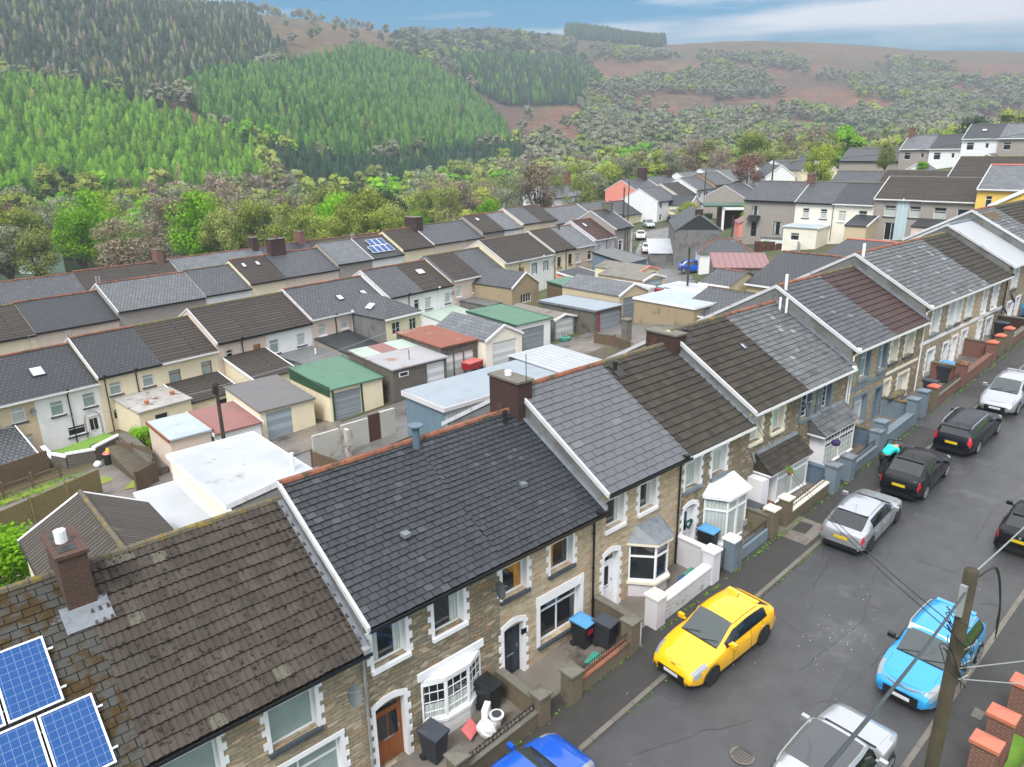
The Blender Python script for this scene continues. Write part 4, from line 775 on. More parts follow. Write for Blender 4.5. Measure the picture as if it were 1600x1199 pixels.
b = Brow('corner_house', 'grey rendered corner house with a white edged gable at the end of the lower street', 80.6, 85.2, 4.3, 'grey', 'f_dark', vl=True, vr=True, ops=[W_(1.1, 2.1, 2.0, 3.5, sill='sill', sur='band')], dz=5.2); chimney_(b, 4.0, 4.6, 3.3, 5.0, 6.6, 8.4, 'coping', 2, potm='coping'); pipe_(b, 3.4, 0, 0, 5.2); dish_(b, 4.0, -.4, 3.3)
MB().box(4.35, 4.68, -.06, .3, -1, 5.2).build('painted_band', M['wpaint'], b)
b = thing('outbuilding', 'slate blue rendered lean-to with a black roof below the corner house', 'outbuilding', (72.6, 59.6, -1.3), 8); box_ext(b, 0, 5, 0, -1, 2.6, 3.6, 'slateblue', 'felt', ops=[W_(.9, 2, 1.3, 2.1, tr=0)], y1=5.2, trim='black', name='wall')
b = thing('outbuilding', 'small glazed lean-to with a dark slate roof and orange brick base', 'outbuilding', (61.6, 56.0, -1.9), 8); box_ext(b, 0, 4.4, 0, -1, 2.7, 3.4, 'coral', 'f_dark', y1=4.5, name='wall')
b = thing('outbuilding', 'low outbuilding with a smooth green sheet roof and brown timber side', 'outbuilding', (57.6, 54.6, -1.9), 8); box_ext(b, 0, 4.3, 0, -1, 2.7, 3.1, 'wood', 'c_green', y1=3.6, trim='c_dkgreen', name='wall')
b = thing('garden_wall', 'orange brick screen wall with pierced blocks and white coping', 'wall', (66.5, 56.8, -1.2), 8); MB().box(0, 5.2, 0, .2, -1, 1.7).build('wall', mk('orange pierced brick', (.42,.12,.05), (.3,.09,.04), 3, brick=(.4, .4, .07), mortar=(.12,.03,.02)), b); MB().box(-.05, 5.25, -.05, .25, 1.7, 1.8).build('coping', M['wpaint'], b)
# ---- third and fourth terraces: mostly roofs above the second one
GC = 'slate roofed houses of the third terrace'
Cs = [(-8, 3.5, 'f_slate', 'pale slated'), (3.5, 11.0, 'f_brown', 'mossy brown tiled'), (11, 18.4, 'f_dark', 'dark slated'), (18.4, 27.6, 'f_pale', 'pale lichen slated'), (27.6, 33, 'f_slate', 'grey slated'), (33, 37.6, 'f_brown', 'twin skylight brown tiled'),
      (37.6, 45.2, 'f_slate', 'speckled slate'), (45.2, 50.6, 'f_grey', 'smooth light grey'), (50.6, 56, 'f_dark', 'solar panelled dark slate'), (56, 61.6, 'f_brown', 'plain brown tiled'), (61.6, 72, 'f_slate', 'long grey slated'), (72, 77, 'f_brown', 'brown tiled and skylit'),
      (77, 81.4, 'f_grey', 'smooth grey'), (81.4, 86, 'f_slate', 'white edged slate'), (86, 90.5, 'f_brown', 'ribbed brown'), (90.5, 102, 'f_pale', 'long pale grey'), (102, 111, 'f_slate', 'plain grey slated'), (111, 120, 'f_dark', 'low dark roofed')]
for i, (x0, x1, rf, w) in enumerate(Cs):
    ez = .15+.05*((x0+x1)/2-19)+(0 if x0 > 0 else -.3)+(.25 if i % 2 else 0)
    if i > 14: ez = (2.9, 3.0, 2.6)[i-15]
    b = Brow('terraced_house', 'third terrace %s roof, %s' % (w, ['behind the beige house', 'behind the white skylit house', 'behind the cream house', 'with a white left verge', 'left of the twin skylights', 'above the brown tiled pink house', 'beside a wide brick stack', 'left of the solar panels', 'above the slate house with skylights', 'left of a dark stack', 'right of a dark stack', 'near the middle of the row', 'above the pebbledashed gable', 'right of the smooth grey one', 'above the cream house', 'near the right end', 'behind the maroon roof', 'at the right end of the row'][i]), x0, x1, ez, ['white', 'cream', 'pinkish', 'grey'][i % 4], rf, 'terracotta' if i % 3 != 1 else 'mossridge', Y0=79.8, x0=19, group=GC, ops=[], vl=i in (3, 8, 10, 13, 15, 16), seed=i)
    if i == 5: rooflight_(b, .9, 3.2, 4, 8.2, 4.4, 6.75, .5, .8); rooflight_(b, 2.7, 3.2, 4, 8.2, 4.4, 6.75, .5, .8)
    if i == 11: rooflight_(b, 1.6, 3.2, 4, 8.2, 4.4, 6.75, .7, .8)
    if i in (7,): chimney_(b, -6.9, -4.9, 3.6, 4.6, 5.9, 7.9, 'brickdark', 3)
    if i == 10: chimney_(b, -.4, 1.0, 2.9, 5.2, 5.6, 8.0, 'brickdark', 0)
    if i == 8:
        for a_ in range(4): solar(b, .9+a_*.95, 1.8+a_*.95, 1.1, 2.6, 8.2, 4.4, 6.75)
        for a_ in range(3): solar(b, .9+a_*.95+.8, 1.8+a_*.95+.8, -.0+2.65, 4.1, 8.2, 4.4, 6.75)
    if i in (3, 4, 8, 13, 15): 
        for a_ in (0, .3): MB().cyl((.15+a_, 4.1, 6.7), .08, .8, 8).build('flue_pipe', M['galv'], b)
GD = 'low slate roofs of the fourth terrace'
for i, (x0, x1, y, ze, rf, w) in enumerate([(-12, 0, 92.5, -.6, 'f_brown', 'mossy brown tiled'), (0, 9.5, 93.2, -.3, 'f_brown', 'brown tiled'), (9.5, 19.5, 94.8, -.2, 'f_slate', 'dark slate'), (19.5, 31, 96.4, -.1, 'f_brown', 'brown tiled and chimneyed'), (31, 37, 98, 0, 'f_grey', 'smooth grey'), (37, 44, 99, 0, 'f_grey', 'smooth blue grey'), (44, 52, 100.2, .1, 'f_dark', 'dark slate'), (52, 66, 101, .1, 'f_brown', 'dark tiled'),
                                              (70, 80, 103, .3, 'f_slate', 'grey slated'), (84, 96, 105.5, .8, 'f_brown', 'dark tiled and low')]):
    b = house('terraced_house', 'fourth terrace %s roof before the woods, %s' % (w, ['at the far left edge', 'with a brick stack at its right', 'between two brown tiled roofs', 'left of the smooth grey roof', 'left of the blue grey roof', 'with a dark stack', 'right of the blue grey roof', 'left of a gap in the row', 'right of the gap', 'last on the right'][i]), x0, y, ze-4.4, x1-x0, 8, 4.4, 6.7, wall='white', roof=rf, rz=5, group=GD, vl=i in (2, 4, 8))
    if i in (1, 3, 5, 6): chimney_(b, (x1-x0)*.85, (x1-x0)*.85+.8, 3.3, 4.9, 6.1, 8.2, 'brick' if i != 5 else 'brickdark', 2)
b = house('detached_house', 'white gabled house with pale grey roof and a red brick stack standing before the woods', 112.5, 112.5, .4, 11, 8.4, 4.6, 7.0, wall='white', roof='f_grey', rz=8, vl=True); chimney_(b, 9.8, 10.8, 3.5, 4.9, 6.5, 9.4, 'brick', 2)
# ---- cluster beyond the crossroads
GE = 'houses beyond the crossroads'
def far(nm, lb, X, Y, zg, W, wall, roof, rz=8, D=8.4, dz=4.8, rise=2.4, **k):
    return house(nm, lb, X, Y, zg, W, D, dz, dz+rise, wall=wall, roof=roof, rz=rz, group=GE, ridge='coping', **k)
wo = [W_(1, 1.9, 3.2, 4.3), W_(4.4, 5.3, 3.2, 4.3), W_(1, 2.0, .8, 2.0), W_(4.2, 5.3, .8, 2.0)]
b = far('end_house', 'white gable end house with weathered slates facing the car park', 118.3, 90, .4, 8.6, 'white', 'f_slate', vl=True, ops=wo, dz=4.5)
e = thing('front_wing', 'cream gabled wing with a glazed porch beside the white gable end', 'extension', (123.4, 86.2, .4), 8); gable_block(e, 0, 5, 0, 5, -2, 3.6, 5.4, 'cream', 'f_dark', ops=[W_(3.2, 4.0, 2.3, 3.4)], name='wall'); box_ext(e, -3.2, .1, .2, -1, 2.3, 2.9, 'cream', 'felt', y1=2.4, ops=[W_(-3.0, -.6, 1.1, 2.1, tr=.7, mul=(.2, .4, .6, .8))], name='porch', trim=None); MB().box(.3, 1.1, -.04, 0, 0, 2.1).build('door', M['oak'], e)
far('terraced_house', 'cream house with brown roof behind the glazed porch', 126.8, 91.3, .9, 7.6, 'cream', 'f_brown', ops=wo, vl=True, dz=4.5)
far('terraced_house', 'white house with a slate roof and front wing, second beyond the porch', 134.4, 92.3, 1.4, 8.5, 'white', 'f_slate', vl=True, ops=wo); 
far('terraced_house', 'buff house with bare side gable beyond the white houses', 143.2, 93.6, 2.0, 9, 'pebble', 'f_slate', vl='brick', ops=wo)
far('terraced_house', 'grey house near the far end of the cluster', 152.4, 95, 2.4, 9, 'grey', 'f_pale', ops=wo, vl=True)
far('terraced_house', 'white house at the far end of the cluster', 161.6, 96.2, 2.6, 9.5, 'white', 'f_grey', ops=wo)
b = far('end_house', 'coral pink gable end house with slate roof and two dark chimney stacks', 134.6, 108.3, .6, 11, 'coral', 'f_slate', vl=True); chimney_(b, 8.6, 10.0, 3.3, 5.1, 6.3, 9.6, 'brickdark', 3)
b = far('terraced_house', 'slate roofed house joined to the coral pink gable', 145.6, 109.8, .8, 11, 'white', 'f_slate', vr=True); chimney_(b, 10, 11, 3.3, 5.0, 6.6, 8.6, 'brickdark', 2)
for i, (X, Y, z, wl, rf) in enumerate([(160, 111.6, 1.3, 'white', 'f_pale'), (172, 113, 1.8, 'white', 'f_grey'), (184, 115, 2.4, 'white', 'f_slate'), (172, 97.6, 3.2, 'cream', 'f_brown'), (184, 99, 3.8, 'white', 'f_slate')]):
    far('terraced_house', ['pale roofed white house right of the coral row', 'smooth grey roofed white house beyond the coral row', 'slate roofed white house farthest along the coral row', 'brown roofed cream house behind the far cluster', 'slate roofed white house behind the far cluster'][i], X, Y, z, 10.5, wl, rf, vl=True)
for i, (X, Y, z, wl, rf, L_) in enumerate([(128, 77, 2.2, 'grey', 'f_slate', 'slate roofed house on the near side of the cluster lane'), (140, 79, 3.0, 'lilac', 'f_pale', 'pale roofed house with a lilac wall and front gable')]):
    b = far('terraced_house', L_, X, Y, z, 9, wl, rf, vl=True, vr=True, dz=3.2)
# ---- upper right terraces, rear walls facing -X
GU = 'houses of the upper terraces above the lane'
def U(nm, lb, X, Y, zg, W, wall, roof, D=8.4, dz=4.6, rise=2.4, rz=-86, **k):
    k.setdefault('ridge', 'coping')
    return house(nm, lb, X, Y, zg, W, D, dz, dz+rise, wall=wall, roof=roof, rz=rz, group=GU, dep=.1, **k)
wp = dict(cur='low', sill='sill')
b = U('terraced_house', 'grey pebbledashed house with a small black porch canopy beside the cream pair', 96.4, 58.0, 2.9, 7.6, 'grey', 'f_slate', dz=5.0, ops=[W_(1.2, 2.2, 2.9, 4.2, cur='both', sill='sill', fr='black'), D_(1.3, 2.1, 0, 2.0, dm='black', fr='black'), W_(4.6, 5.8, .4, 2.2, cur='both', fr='black')])
MB().face([(.8, -.8, 2.3), (2.6, -.8, 2.3), (2.6, 0, 2.9), (.8, 0, 2.9)]).build('porch_canopy', M['black'], b)
b = U('terraced_house', 'cream rendered house with mottled slates and two tall windows above a flat roofed kitchen', 92.6, 48.3, 3.6, 4.8, 'palecream', 'f_slate', gut='black', ops=[W_(1.0, 1.85, 2.7, 3.9, **wp), W_(3.3, 4.15, 2.7, 3.9, **wp)], vl=True); chimney_(b, -.3, .3, 3.4, 4.6, 6.4, 7.9, 'brick', 1)
box_ext(b, .3, 4.6, -3.6, -1.6, 1.75, 1.85, 'palecream', 'bluefelt', ops=[W_(1.3, 2.4, .2, 1.1)])
b = U('terraced_house', 'cream rendered house with dark slates and a mono pitched white extension', 92.9, 43.5, 3.6, 4.9, 'palecream', 'f_dark', gut='white', ops=[W_(.8, 1.7, 2.5, 3.8, cur='full', mul=(.5,), sill='wpaint'), W_(3.2, 4.2, 2.5, 3.9, **wp), W_(1.8, 3.4, .2, 1.4, tr=0, mul=(.5,))]); pipe_(b, .1, 0, 0, 4.6)
b = U('terraced_house', 'house with ribbed brown tiles, a pale blue painted strip and double patio doors', 93.2, 38.6, 4.4, 5.3, 'grey', 'f_brown', gut='white', vl=True, ops=[W_(1.2, 2.5, 2.6, 3.9, **wp), W_(4.0, 5.2, 2.6, 3.9, **wp), W_(1.5, 3.0, -.2, 1.9, mul=(.5,), tr=0)])
MB().box(2.6, 3.9, -.03, 0, -1, 4.5).build('painted_strip', M['lblue'], b); pipe_(b, 3.3, 0, 0, 4.6, 'upvc')
box_ext(b, -1.9, .6, -3.4, -2, 1.6, 2.5, 'beige', 'f_dark', name='conservatory')
b = U('terraced_house', 'grey pebbledashed house with ribbed brown tiles and one small square window', 93.2, 33.3, 4.4, 5.6, 'grey', 'f_brown', gut='white', ops=[W_(1.4, 2.7, 2.4, 3.9, **wp), W_(3.8, 5.0, 2.9, 3.8, tr=0)], seed=4)
box_ext(b, .2, 4.6, -3.0, -2, 1.9, 2.5, 'pinkish', 'f_dark', ops=[W_(1.0, 1.8, .6, 1.5)], trim=None); MB().cyl((5.3, 3.4, 6.6), .12, .9, 8).build('flue_pipe', M['iron'], b)
b = U('terraced_house', 'yellow rendered house with smooth blue grey slates, one skylight and a red ridge', 92.6, 27.6, 5.9, 12, 'yellow', 'f_grey', ridge='redcap', gut='white', vl=True, dz=4.6, ops=[W_(.9, 1.5, 2.6, 3.9)]); rooflight_(b, 5.4, 2.6, 12, 8.4, 4.6, 7.0, 1.0, .9)
e = thing('rear_wing', 'yellow rear wing with a tall white bargeboard and one window', 'extension', (87.2, 24.6, 6.1), -86); m = MB(); wall_front(m, 0, 8, -3, 3.1, [W_(1.6, 3.2, 1.0, 2.6)], .1); m.face([(0, 0, 3.1), (8, 0, 3.1), (8, 0, 6.6), (5.5, 0, 6.3)]); m.face([(0, 6, -3), (0, 0, -3), (0, 0, 3.1), (0, 6, 3.1)]); m.build('wall', M['yellow'], e); win(e, W_(1.6, 3.2, 1.0, 2.6), .1)
m = MB(); m.obox((2.85, -.12, 4.75), (3.0, 0, 1.72), (0, .12, 0), (-.09, 0, .15)); m.tube([(.1, -.1, 3.0), (.1, -.1, -3)], .09, 6); m.tube([(.5, -.1, 3.0), (.5, -.1, -3)], .09, 6); m.build('barge_board', M['wpaint'], e)
MB().face([(-.2, -.1, 3.0), (6, -.1, 6.5), (6, 6, 6.5), (-.2, 6, 3.0)]).build('wing_roof', M['f_grey'], e)
b = U('terraced_house', 'slate roofed house rising just behind the cream pair', 108, 52, 4.4, 7, 'white', 'f_slate'); 
U('terraced_house', 'dark tiled house behind the cream pair', 108, 45, 4.6, 8.6, 'white', 'f_brown')
b = U('terraced_house', 'dark ribbed roof with a pale stain behind the brown tiled pair', 108.5, 36, 6.4, 11.5, 'white', 'f_brown', ridge='mossridge', vl=True)
b = U('terraced_house', 'dark ribbed roof with a black stack behind the yellow house', 109, 24.6, 7.4, 16, 'white', 'f_brown', ridge='mossridge', vl=True); chimney_(b, -1.6, -.2, 3.4, 5.0, 6.0, 8.6, 'brickdark', 0)
# hilltop row
for i, (Y, z, W, wl, rf, lb, vl) in enumerate([(57.2, 9.3, 5.0, 'grey', 'f_grey', 'grey hilltop house with blue grey slates at the left of the upper row', True), (52.2, 9.3, 5.0, 'white', 'f_dark', 'white hilltop house with a dark roof left of the step', False), (47.2, 10.9, 5.5, 'white', 'f_dark', 'taller white hilltop house with one skylight', True), (41.7, 10.9, 6.0, 'grey', 'f_grey', 'grey hilltop house with a pale slate roof at the right of the upper row', False)]):
    b = U('hilltop_house', lb, 146, Y, z, W, wl, rf, dz=4.7, gut='white', vl=vl, ops=[W_(.8, 1.9, 2.9, 4.1, mul=()), W_(3.6, 4.1, 3.2, 4.0, tr=0)])
    if i == 0: chimney_(b, 0, .8, 3.4, 4.6, 6.4, 8.3, 'brick', 2)
    if i == 2: rooflight_(b, 2.2, 2.6, 5, 8.4, 4.7, 7.1, .8, .7)
    if i in (1, 3): e = gable_block(b, -3.2, 2.8, -5, 0, -3, .6, 2.4, wl, 'f_grey', name='extension')
U('hilltop_house', 'long grey roofed house partly hidden by the bright green tree', 150, 70, 7.4, 12, 'grey', 'f_slate', dz=4.4)
e = thing('gabled_house', 'pale yellow gable beside the white gable left of the bright green tree', 'house', (143, 74, 5.0), -42); gable_block(e, 0, 7, 0, 9, -4, 5.2, 7.8, 'cream', 'f_dark', name='wall')
e = thing('gabled_house', 'white gable end house left of the pale yellow gable', 'house', (140, 80, 4.2), -42); gable_block(e, 0, 6, 0, 9, -4, 4.8, 7.0, 'white', 'f_dark', name='wall')
e = thing('gabled_house', 'low white gabled house below the pale yellow gable', 'house', (130, 66, 4.4), -42); gable_block(e, 0, 8, 0, 9, -4, 2.6, 4.6, 'white', 'f_slate', name='wall', trim='steelblue')
# ---------------------------------------------------------------- garages and sheds on the back lane
GG = 'garages along the back lane'
def garage(lb, X, Y, Z, W, D, zf, zb, wall, roof, doors=(), trim='wpaint', nm='garage', rz=0, **k):
    g = thing(nm, lb, 'garage' if nm == 'garage' else 'shed', (X, Y, Z), rz, GG if nm == 'garage' else None)
    box_ext(g, 0, W, 0, -2, zf, zb, wall, roof, ops=[dict(k='gd', x0=a, x1=b, z0=0, z1=c, dm=m) for a, b, c, m in doors], y1=D, trim=trim, name='wall', **k)
    m = MB(); m.face([(W, D, -2), (0, D, -2), (0, D, zb), (W, D, zb)]); m.build('back_wall', M[wall], g); return g
def ggarage(lb, X, Y, Z, W, D, ze, zr, wall, roof, door, rz=0, trim='wpaint', rt=None):
    g = thing('garage', lb, 'garage', (X, Y, Z), rz, GG)
    a, b, c, m = door; gable_block(g, 0, W, 0, D, -2, ze, zr, wall, roof, ops=[dict(k='gd', x0=a, x1=b, z0=0, z1=c, dm=m)], name='wall', trim=trim, rt=rt); return g
garage('pale pink shed with a pale blue flat roof and brown fascia', 11.5, 43.2, -2.9, 2.35, 4.1, 2.5, 2.5, 'pinkish', 'bluefelt', trim='oak', nm='shed')
garage('shed with a faded red ribbed sheet roof', 14.05, 43.1, -2.7, 2.9, 4.4, 2.0, 2.25, 'white', 'c_pink', nm='shed')
garage('cream garage with a dark corrugated roof and pale plain door', 17.15, 43.5, -2.3, 3.7, 5.6, 2.15, 2.5, 'cream', 'c_grey', [(.35, 2.1, 2.0, 'shutterp')], trim=None)
g = garage('cream garage with a bright green sheet metal roof and grey roller shutter', 21.7, 42.8, -1.95, 4.1, 5.8, 2.35, 2.65, 'cream', 'c_green', [(.3, 2.35, 2.1, 'shutter')], trim='c_dkgreen')
m = MB(); m.box(-.06, .0, -.06, 5.8, 1.9, 2.62); m.box(.16, .3, -.03, .0, 0, 2.3); m.box(2.35, 2.5, -.03, 0, 0, 2.3); m.build('green_cladding', M['c_dkgreen'], g)
g = garage('cobbled together shed with white, mint and red roof sheets', 26.4, 42.3, -1.2, 4.7, 5.9, 2.1, 2.3, 'block', 'c_patchw', [(2.9, 4.5, 1.95, 'shutterw')], trim=None, nm='shed')
m = MB()
for i, (a, b_, mm) in enumerate(((-.1, 1.5, 'c_mint'), (1.5, 3.0, 'c_pink'), (3.0, 4.7, 'c_mint'))):
    MB().face([(a, 3.4, 2.33), (b_, 3.4, 2.33), (b_, 5.9, 2.46), (a, 5.9, 2.46)]).build('roof_sheet', M[mm], g)
MB().box(.5, 1.3, -.03, .02, 1.5, 1.85).build('window', M['wpaint'], g); MB().box(.58, 1.22, -.04, -.03, 1.56, 1.8).build('pane', M['glass'], g); MB().cyl((2.1, 1.0, 2.3), .03, .7, 6).build('vent_pipe', M['iron'], g)
g = garage('shed with a rusty red roof sheet and three white door panels', 31.3, 43.2, -1.05, 3.4, 6.0, 2.45, 2.55, 'block', 'c_rust', [(.3, 1.15, 1.8, 'shutterw'), (1.22, 2.1, 1.8, 'shutterw'), (2.17, 3.1, 1.8, 'shutterw')], trim=None, nm='shed')
ggarage('cream gable fronted garage with grey slates and a white door', 34.9, 42.3, -1.0, 3.8, 6.6, 2.5, 3.45, 'palecream', 'f_grey', (.7, 3.2, 2.15, 'shutterw'))
garage('white garage with a green sheet metal roof and grey roller shutter', 38.9, 43.2, -.75, 3.9, 6.4, 2.55, 2.75, 'white', 'c_green', [(.6, 3.2, 2.15, 'shutter')], trim='c_dkgreen')
ggarage('small sectional garage with asbestos roof and white up and over door', 43.9, 43.8, -.4, 2.6, 6.2, 1.8, 2.15, 'greywall', 'c_brown', (.15, 2.4, 1.75, 'shutterw'))
g = garage('dark block garage with a smooth blue grey roof and roller shutter', 46.7, 41.7, -.1, 3.6, 7.0, 2.1, 2.0, 'block', 'c_lilac', [(.7, 3.5, 1.85, 'shutter')], trim='lead')
MB().box(.5, .66, -.05, 0, 0, 2.1).build('door_post', M['redplastic'], g)
ggarage('beige gable garage with grey slates and a wide grey roller shutter', 51.1, 42.7, .2, 4.2, 7.2, 2.45, 3.3, 'beige', 'f_grey', (.6, 3.9, 2.1, 'shutter'))
ggarage('sectional garage with a ribbed asbestos roof and pale blue door beyond the beige gable garage', 58.8, 46.1, .5, 3.6, 6.0, 2.1, 2.55, 'beige', 'c_brown', (.3, 3.2, 2.0, 'shutterp'))
ggarage('cream garage with a brown roof and orange fascia nearest the crossroads', 62.4, 49.6, .4, 3.6, 6.2, 2.2, 2.7, 'cream', 'c_brown', (.4, 3.2, 1.9, 'shutterp'), trim='coral')
g = thing('shed', 'narrow white shed between the beige gable garage and the blue doors', 'shed', (55.6, 43.4, .3)); blk(g, 0, 1.5, 0, 5, -1, 2.2, 'white', 'whitefelt')
for i, (x, mt) in enumerate(((57.3, 'redplastic'), (57.75, 'wood'), (58.2, 'skyblue'), (58.7, 'skyblue'))):
    g = thing('timber_door', ['dark red upright door leaning', 'bare timber upright door leaning', 'pale blue upright door, left of the pair, leaning', 'pale blue upright door, right of the pair, leaning'][i]+' beside the back lane', 'door', (x, 42.6+.2*i, .6)); MB().box(0, .4, 0, .9, -.2, 1.75).build('door_panel', M[mt], g)
# metal workshop behind the slate house
g = thing('workshop', 'metal clad workshop with a white sheet roof and blue grey ribbed side', 'workshop', (23.0, 31.6, -1.4)); m = MB(); m.face([(0, 4.0, -1), (0, 0, -1), (0, 0, 3.2), (0, 4.0, 3.2)]); m.build('side_wall', M['c_wall'], g)
m = MB(); m.face([(0, 0, -1), (10, 0, -1), (10, 0, 3.2), (0, 0, 3.2)]); m.face([(10, 0, -1), (10, 4, -1), (10, 4, 3.2), (10, 0, 3.2)]); m.face([(10, 4, -1), (0, 4, -1), (0, 4, 3.2), (10, 4, 3.2)]); m.build('wall', M['c_wallw'], g)
m = MB(); m.face([(-.15, -.15, 3.2), (10.1, -.15, 3.2), (10.1, 4.1, 3.3), (-.15, 4.1, 3.3)]); m.build('sheet_roof', M['c_lilac'], g); m = MB(); m.box(-.2, 10.15, -.2, -.14, 3.0, 3.24); m.box(-.2, -.14, -.14, 4.15, 2.95, 3.26); m.build('trim', M['lilac'], g)
g = thing('shed', 'long low shed with a pale white ribbed roof behind the metal workshop', 'shed', (32.2, 31.6, -.6)); m = MB(); m.box(0, 4.1, 0, 5.0, -1, 2.45, skip='t'); m.build('wall', M['block'], g); MB().face([(-.1, -.1, 2.45), (4.2, -.1, 2.45), (4.2, 5.1, 2.6), (-.1, 5.1, 2.6)]).build('sheet_roof', mk('white ribbed sheet', (.42,.44,.47), (.34,.36,.38), 1, .45, corr=.5, stain=(.25,.24,.22), st=.6), g)
g = thing('extension', 'brown boarded flat roofed block with a pale grey roof behind the dark chimney', 'extension', (50.8, 34.4, .3)); m = blk(g, 0, 5.4, 0, 6.3, -2, 2.4, 'pebble', 'bluefelt')
g = thing('extension', 'small white flat roofed block touching the slate roofed outhouse', 'extension', (56.5, 37.2, .8)); blk(g, 0, 2.4, 0, 4.6, -2, 2.1, 'white', 'whitefelt')
g = thing('outhouse', 'slate roofed gabled outhouse behind the street terrace beside the lane pole', 'outhouse', (51.6, 30.6, .6));
def ygable(g, x0, xr, x1, y0, y1, z0, ze, zr, wall, roof, rt=None, gut='upvc'):
    """ridge along y at xr, eaves at x0 and x1"""
    m = MB(); m.face([(x0, y1, z0), (x0, y0, z0), (x0, y0, ze), (x0, y1, ze)]); m.face([(x0, y0, z0), (x1, y0, z0), (x1, y0, ze), (xr, y0, zr), (x0, y0, ze)]); m.face([(x1, y1, z0), (x0, y1, z0), (x0, y1, ze), (xr, y1, zr), (x1, y1, ze)]); m.face([(x1, y0, z0), (x1, y1, z0), (x1, y1, ze), (x1, y0, ze)]); m.build('wall', M[wall], g)
    m = MB(); k = (zr-ze)/(xr-x0); L = math.hypot(xr-x0, zr-ze); a = x0-.25; za = ze-.25*k
    m.face([(a, y1+.15, za+.05), (a, y0-.15, za+.05), (xr, y0-.15, zr+.05), (xr, y1+.15, zr+.05)], uv=[(y1, 0), (y0, 0), (y0, L), (y1, L)]); m.face([(xr, y0-.15, zr+.05), (x1+.2, y0-.15, ze), (x1+.2, y1+.15, ze), (xr, y1+.15, zr+.05)]); m.build('roof', M[roof], g)
    MB().box(a-.1, a+.03, y0-.15, y1+.15, za-.10, za+.04).build('gutter', M[gut], g)
    if rt: m = MB(); m.tube([(xr, y0-.15, zr+.05), (xr, y1+.15, zr+.05)], .1, 8); m.build('ridge_tiles', M[rt], g)
ygable(g, 0, 4.6, 8.2, -1.5, 6.0, -3, 1.5, 2.9, 'pebble', 'f_slate', 'mossridge')
g = thing('outhouse', 'dark slate roofed outhouse with an orange ridge behind the blue trimmed house', 'outhouse', (61.4, 28.6, 1.6)); ygable(g, 0, 6.4, 10, 0, 7.4, -3, 1.7, 3.9, 'beige', 'f_dark', 'terracotta')
g = thing('outhouse', 'small slate roofed outhouse with a beige wall left of the dark slate roofed one', 'outhouse', (59.4, 35.4, 1.6)); ygable(g, 0, 2.8, 5, 1.2, 4.2, -3, 1.6, 2.5, 'beige', 'f_slate', 'terracotta')
g = thing('outhouse', 'slate outhouse with a red ridge partly hidden by the pale slate roofs', 'outhouse', (70.2, 28.2, 2.8)); ygable(g, 0, 8.6, 12, 0, 6.6, -3, 1.2, 3.0, 'beige', 'f_dark', 'redcap')
# buildings by the crossroads
g = thing('shed', 'long dark shed with a faded maroon sheet roof and one barred window', 'shed', (66.6, 43.0, 1.3), -50); box_ext(g, 0, 5.6, 0, -2, 2.0, 2.9, 'greywall', 'c_maroon', y1=4.2, ops=[W_(2.0, 3.5, .9, 1.6, mul=(.2, .4, .6, .8), tr=.5, fr='black')], name='wall', trim=None)
g = thing('bungalow', 'low white building with a hipped slate roof and orange ridges', 'outbuilding', (73.4, 49.4, 1.2), -50); m = MB(); m.box(0, 6, 0, 5, -2, 2.3, skip='t'); m.build('wall', M['white'], g)
m = MB(); P = [(-.3, -.3, 2.3), (6.3, -.3, 2.3), (6.3, 5.3, 2.3), (-.3, 5.3, 2.3)]; a_, b_ = (2, 2.5, 3.7), (4, 2.5, 3.7); m.face([P[0], P[1], b_, a_]); m.face([P[1], P[2], b_]); m.face([P[2], P[3], a_, b_]); m.face([P[3], P[0], a_]); m.build('hipped_roof', M['f_slate'], g)
m = MB(); 
for p, q_ in ((P[0], a_), (P[1], b_), (P[2], b_), (P[3], a_), (a_, b_)): m.tube([p, q_], .09, 6)
m.build('ridge_tiles', M['terracotta'], g)
g = thing('gable_house', 'tall dark grey cement gable building beside the crossroads', 'house', (79.4, 57.4, .2), -50); gable_block(g, 0, 5.8, 0, 13, -2, 4.9, 6.9, 'greywall', 'f_slate', name='wall', trim='greywall')
MB().face([(.2, -.02, 4.92), (5.6, -.02, 4.92), (2.9, -.02, 6.65)]).build('slate_gable', M['f_dark'], g); chimney_(g, 2.5, 3.4, .5, 1.6, 6.3, 7.4, 'brickdark', 0)
box_ext(g, -3.0, 0, 2, -2, 1.6, 2.6, 'greywall', 'whitefelt', y1=9, name='side_shed')
g = thing('retaining_wall', 'white washed retaining wall with a dark coping below the grey pebbledashed house', 'wall', (94.4, 53.8, 1.0), -78); MB().box(0, 7.5, 0, .4, -2, 2.0).build('wall', M['white'], g); MB().box(-.1, 7.6, -.1, .5, 2.0, 2.2).build('coping', M['greywall'], g)
g = thing('timber_gate', 'tall red brown timber gates and fence below the white retaining wall', 'gate', (88.6, 51.4, 1.4), -60); m = MB(); m.box(0, 2.6, 0, .08, -1, 1.9); m.box(2.7, 5.2, 0, .08, -1, 1.7); m.build('gate_panel', M['woodred'], g)
g = thing('shed', 'open fronted garage with a green edged flat roof and white posts up the side lane', 'shed', (113.5, 72.5, 1.9), -50); m = MB(); m.box(0, 9, 3, 3.1, -1, 2.8); m.box(-.1, 0, -.1, 6, -1, 3.4); m.build('wall', M['woodred'], g); MB().box(-3, 9.5, -.3, 7, 3.2, 3.45).build('flat_roof', M['c_dkgreen'], g); m = MB(); m.box(0, .4, -.3, 0, -1, 3.1); m.box(8.6, 9, -.3, 0, -1, 3.1); m.box(0, 9, -.3, 0, 2.7, 3.18); m.build('post', M['wpaint'], g)
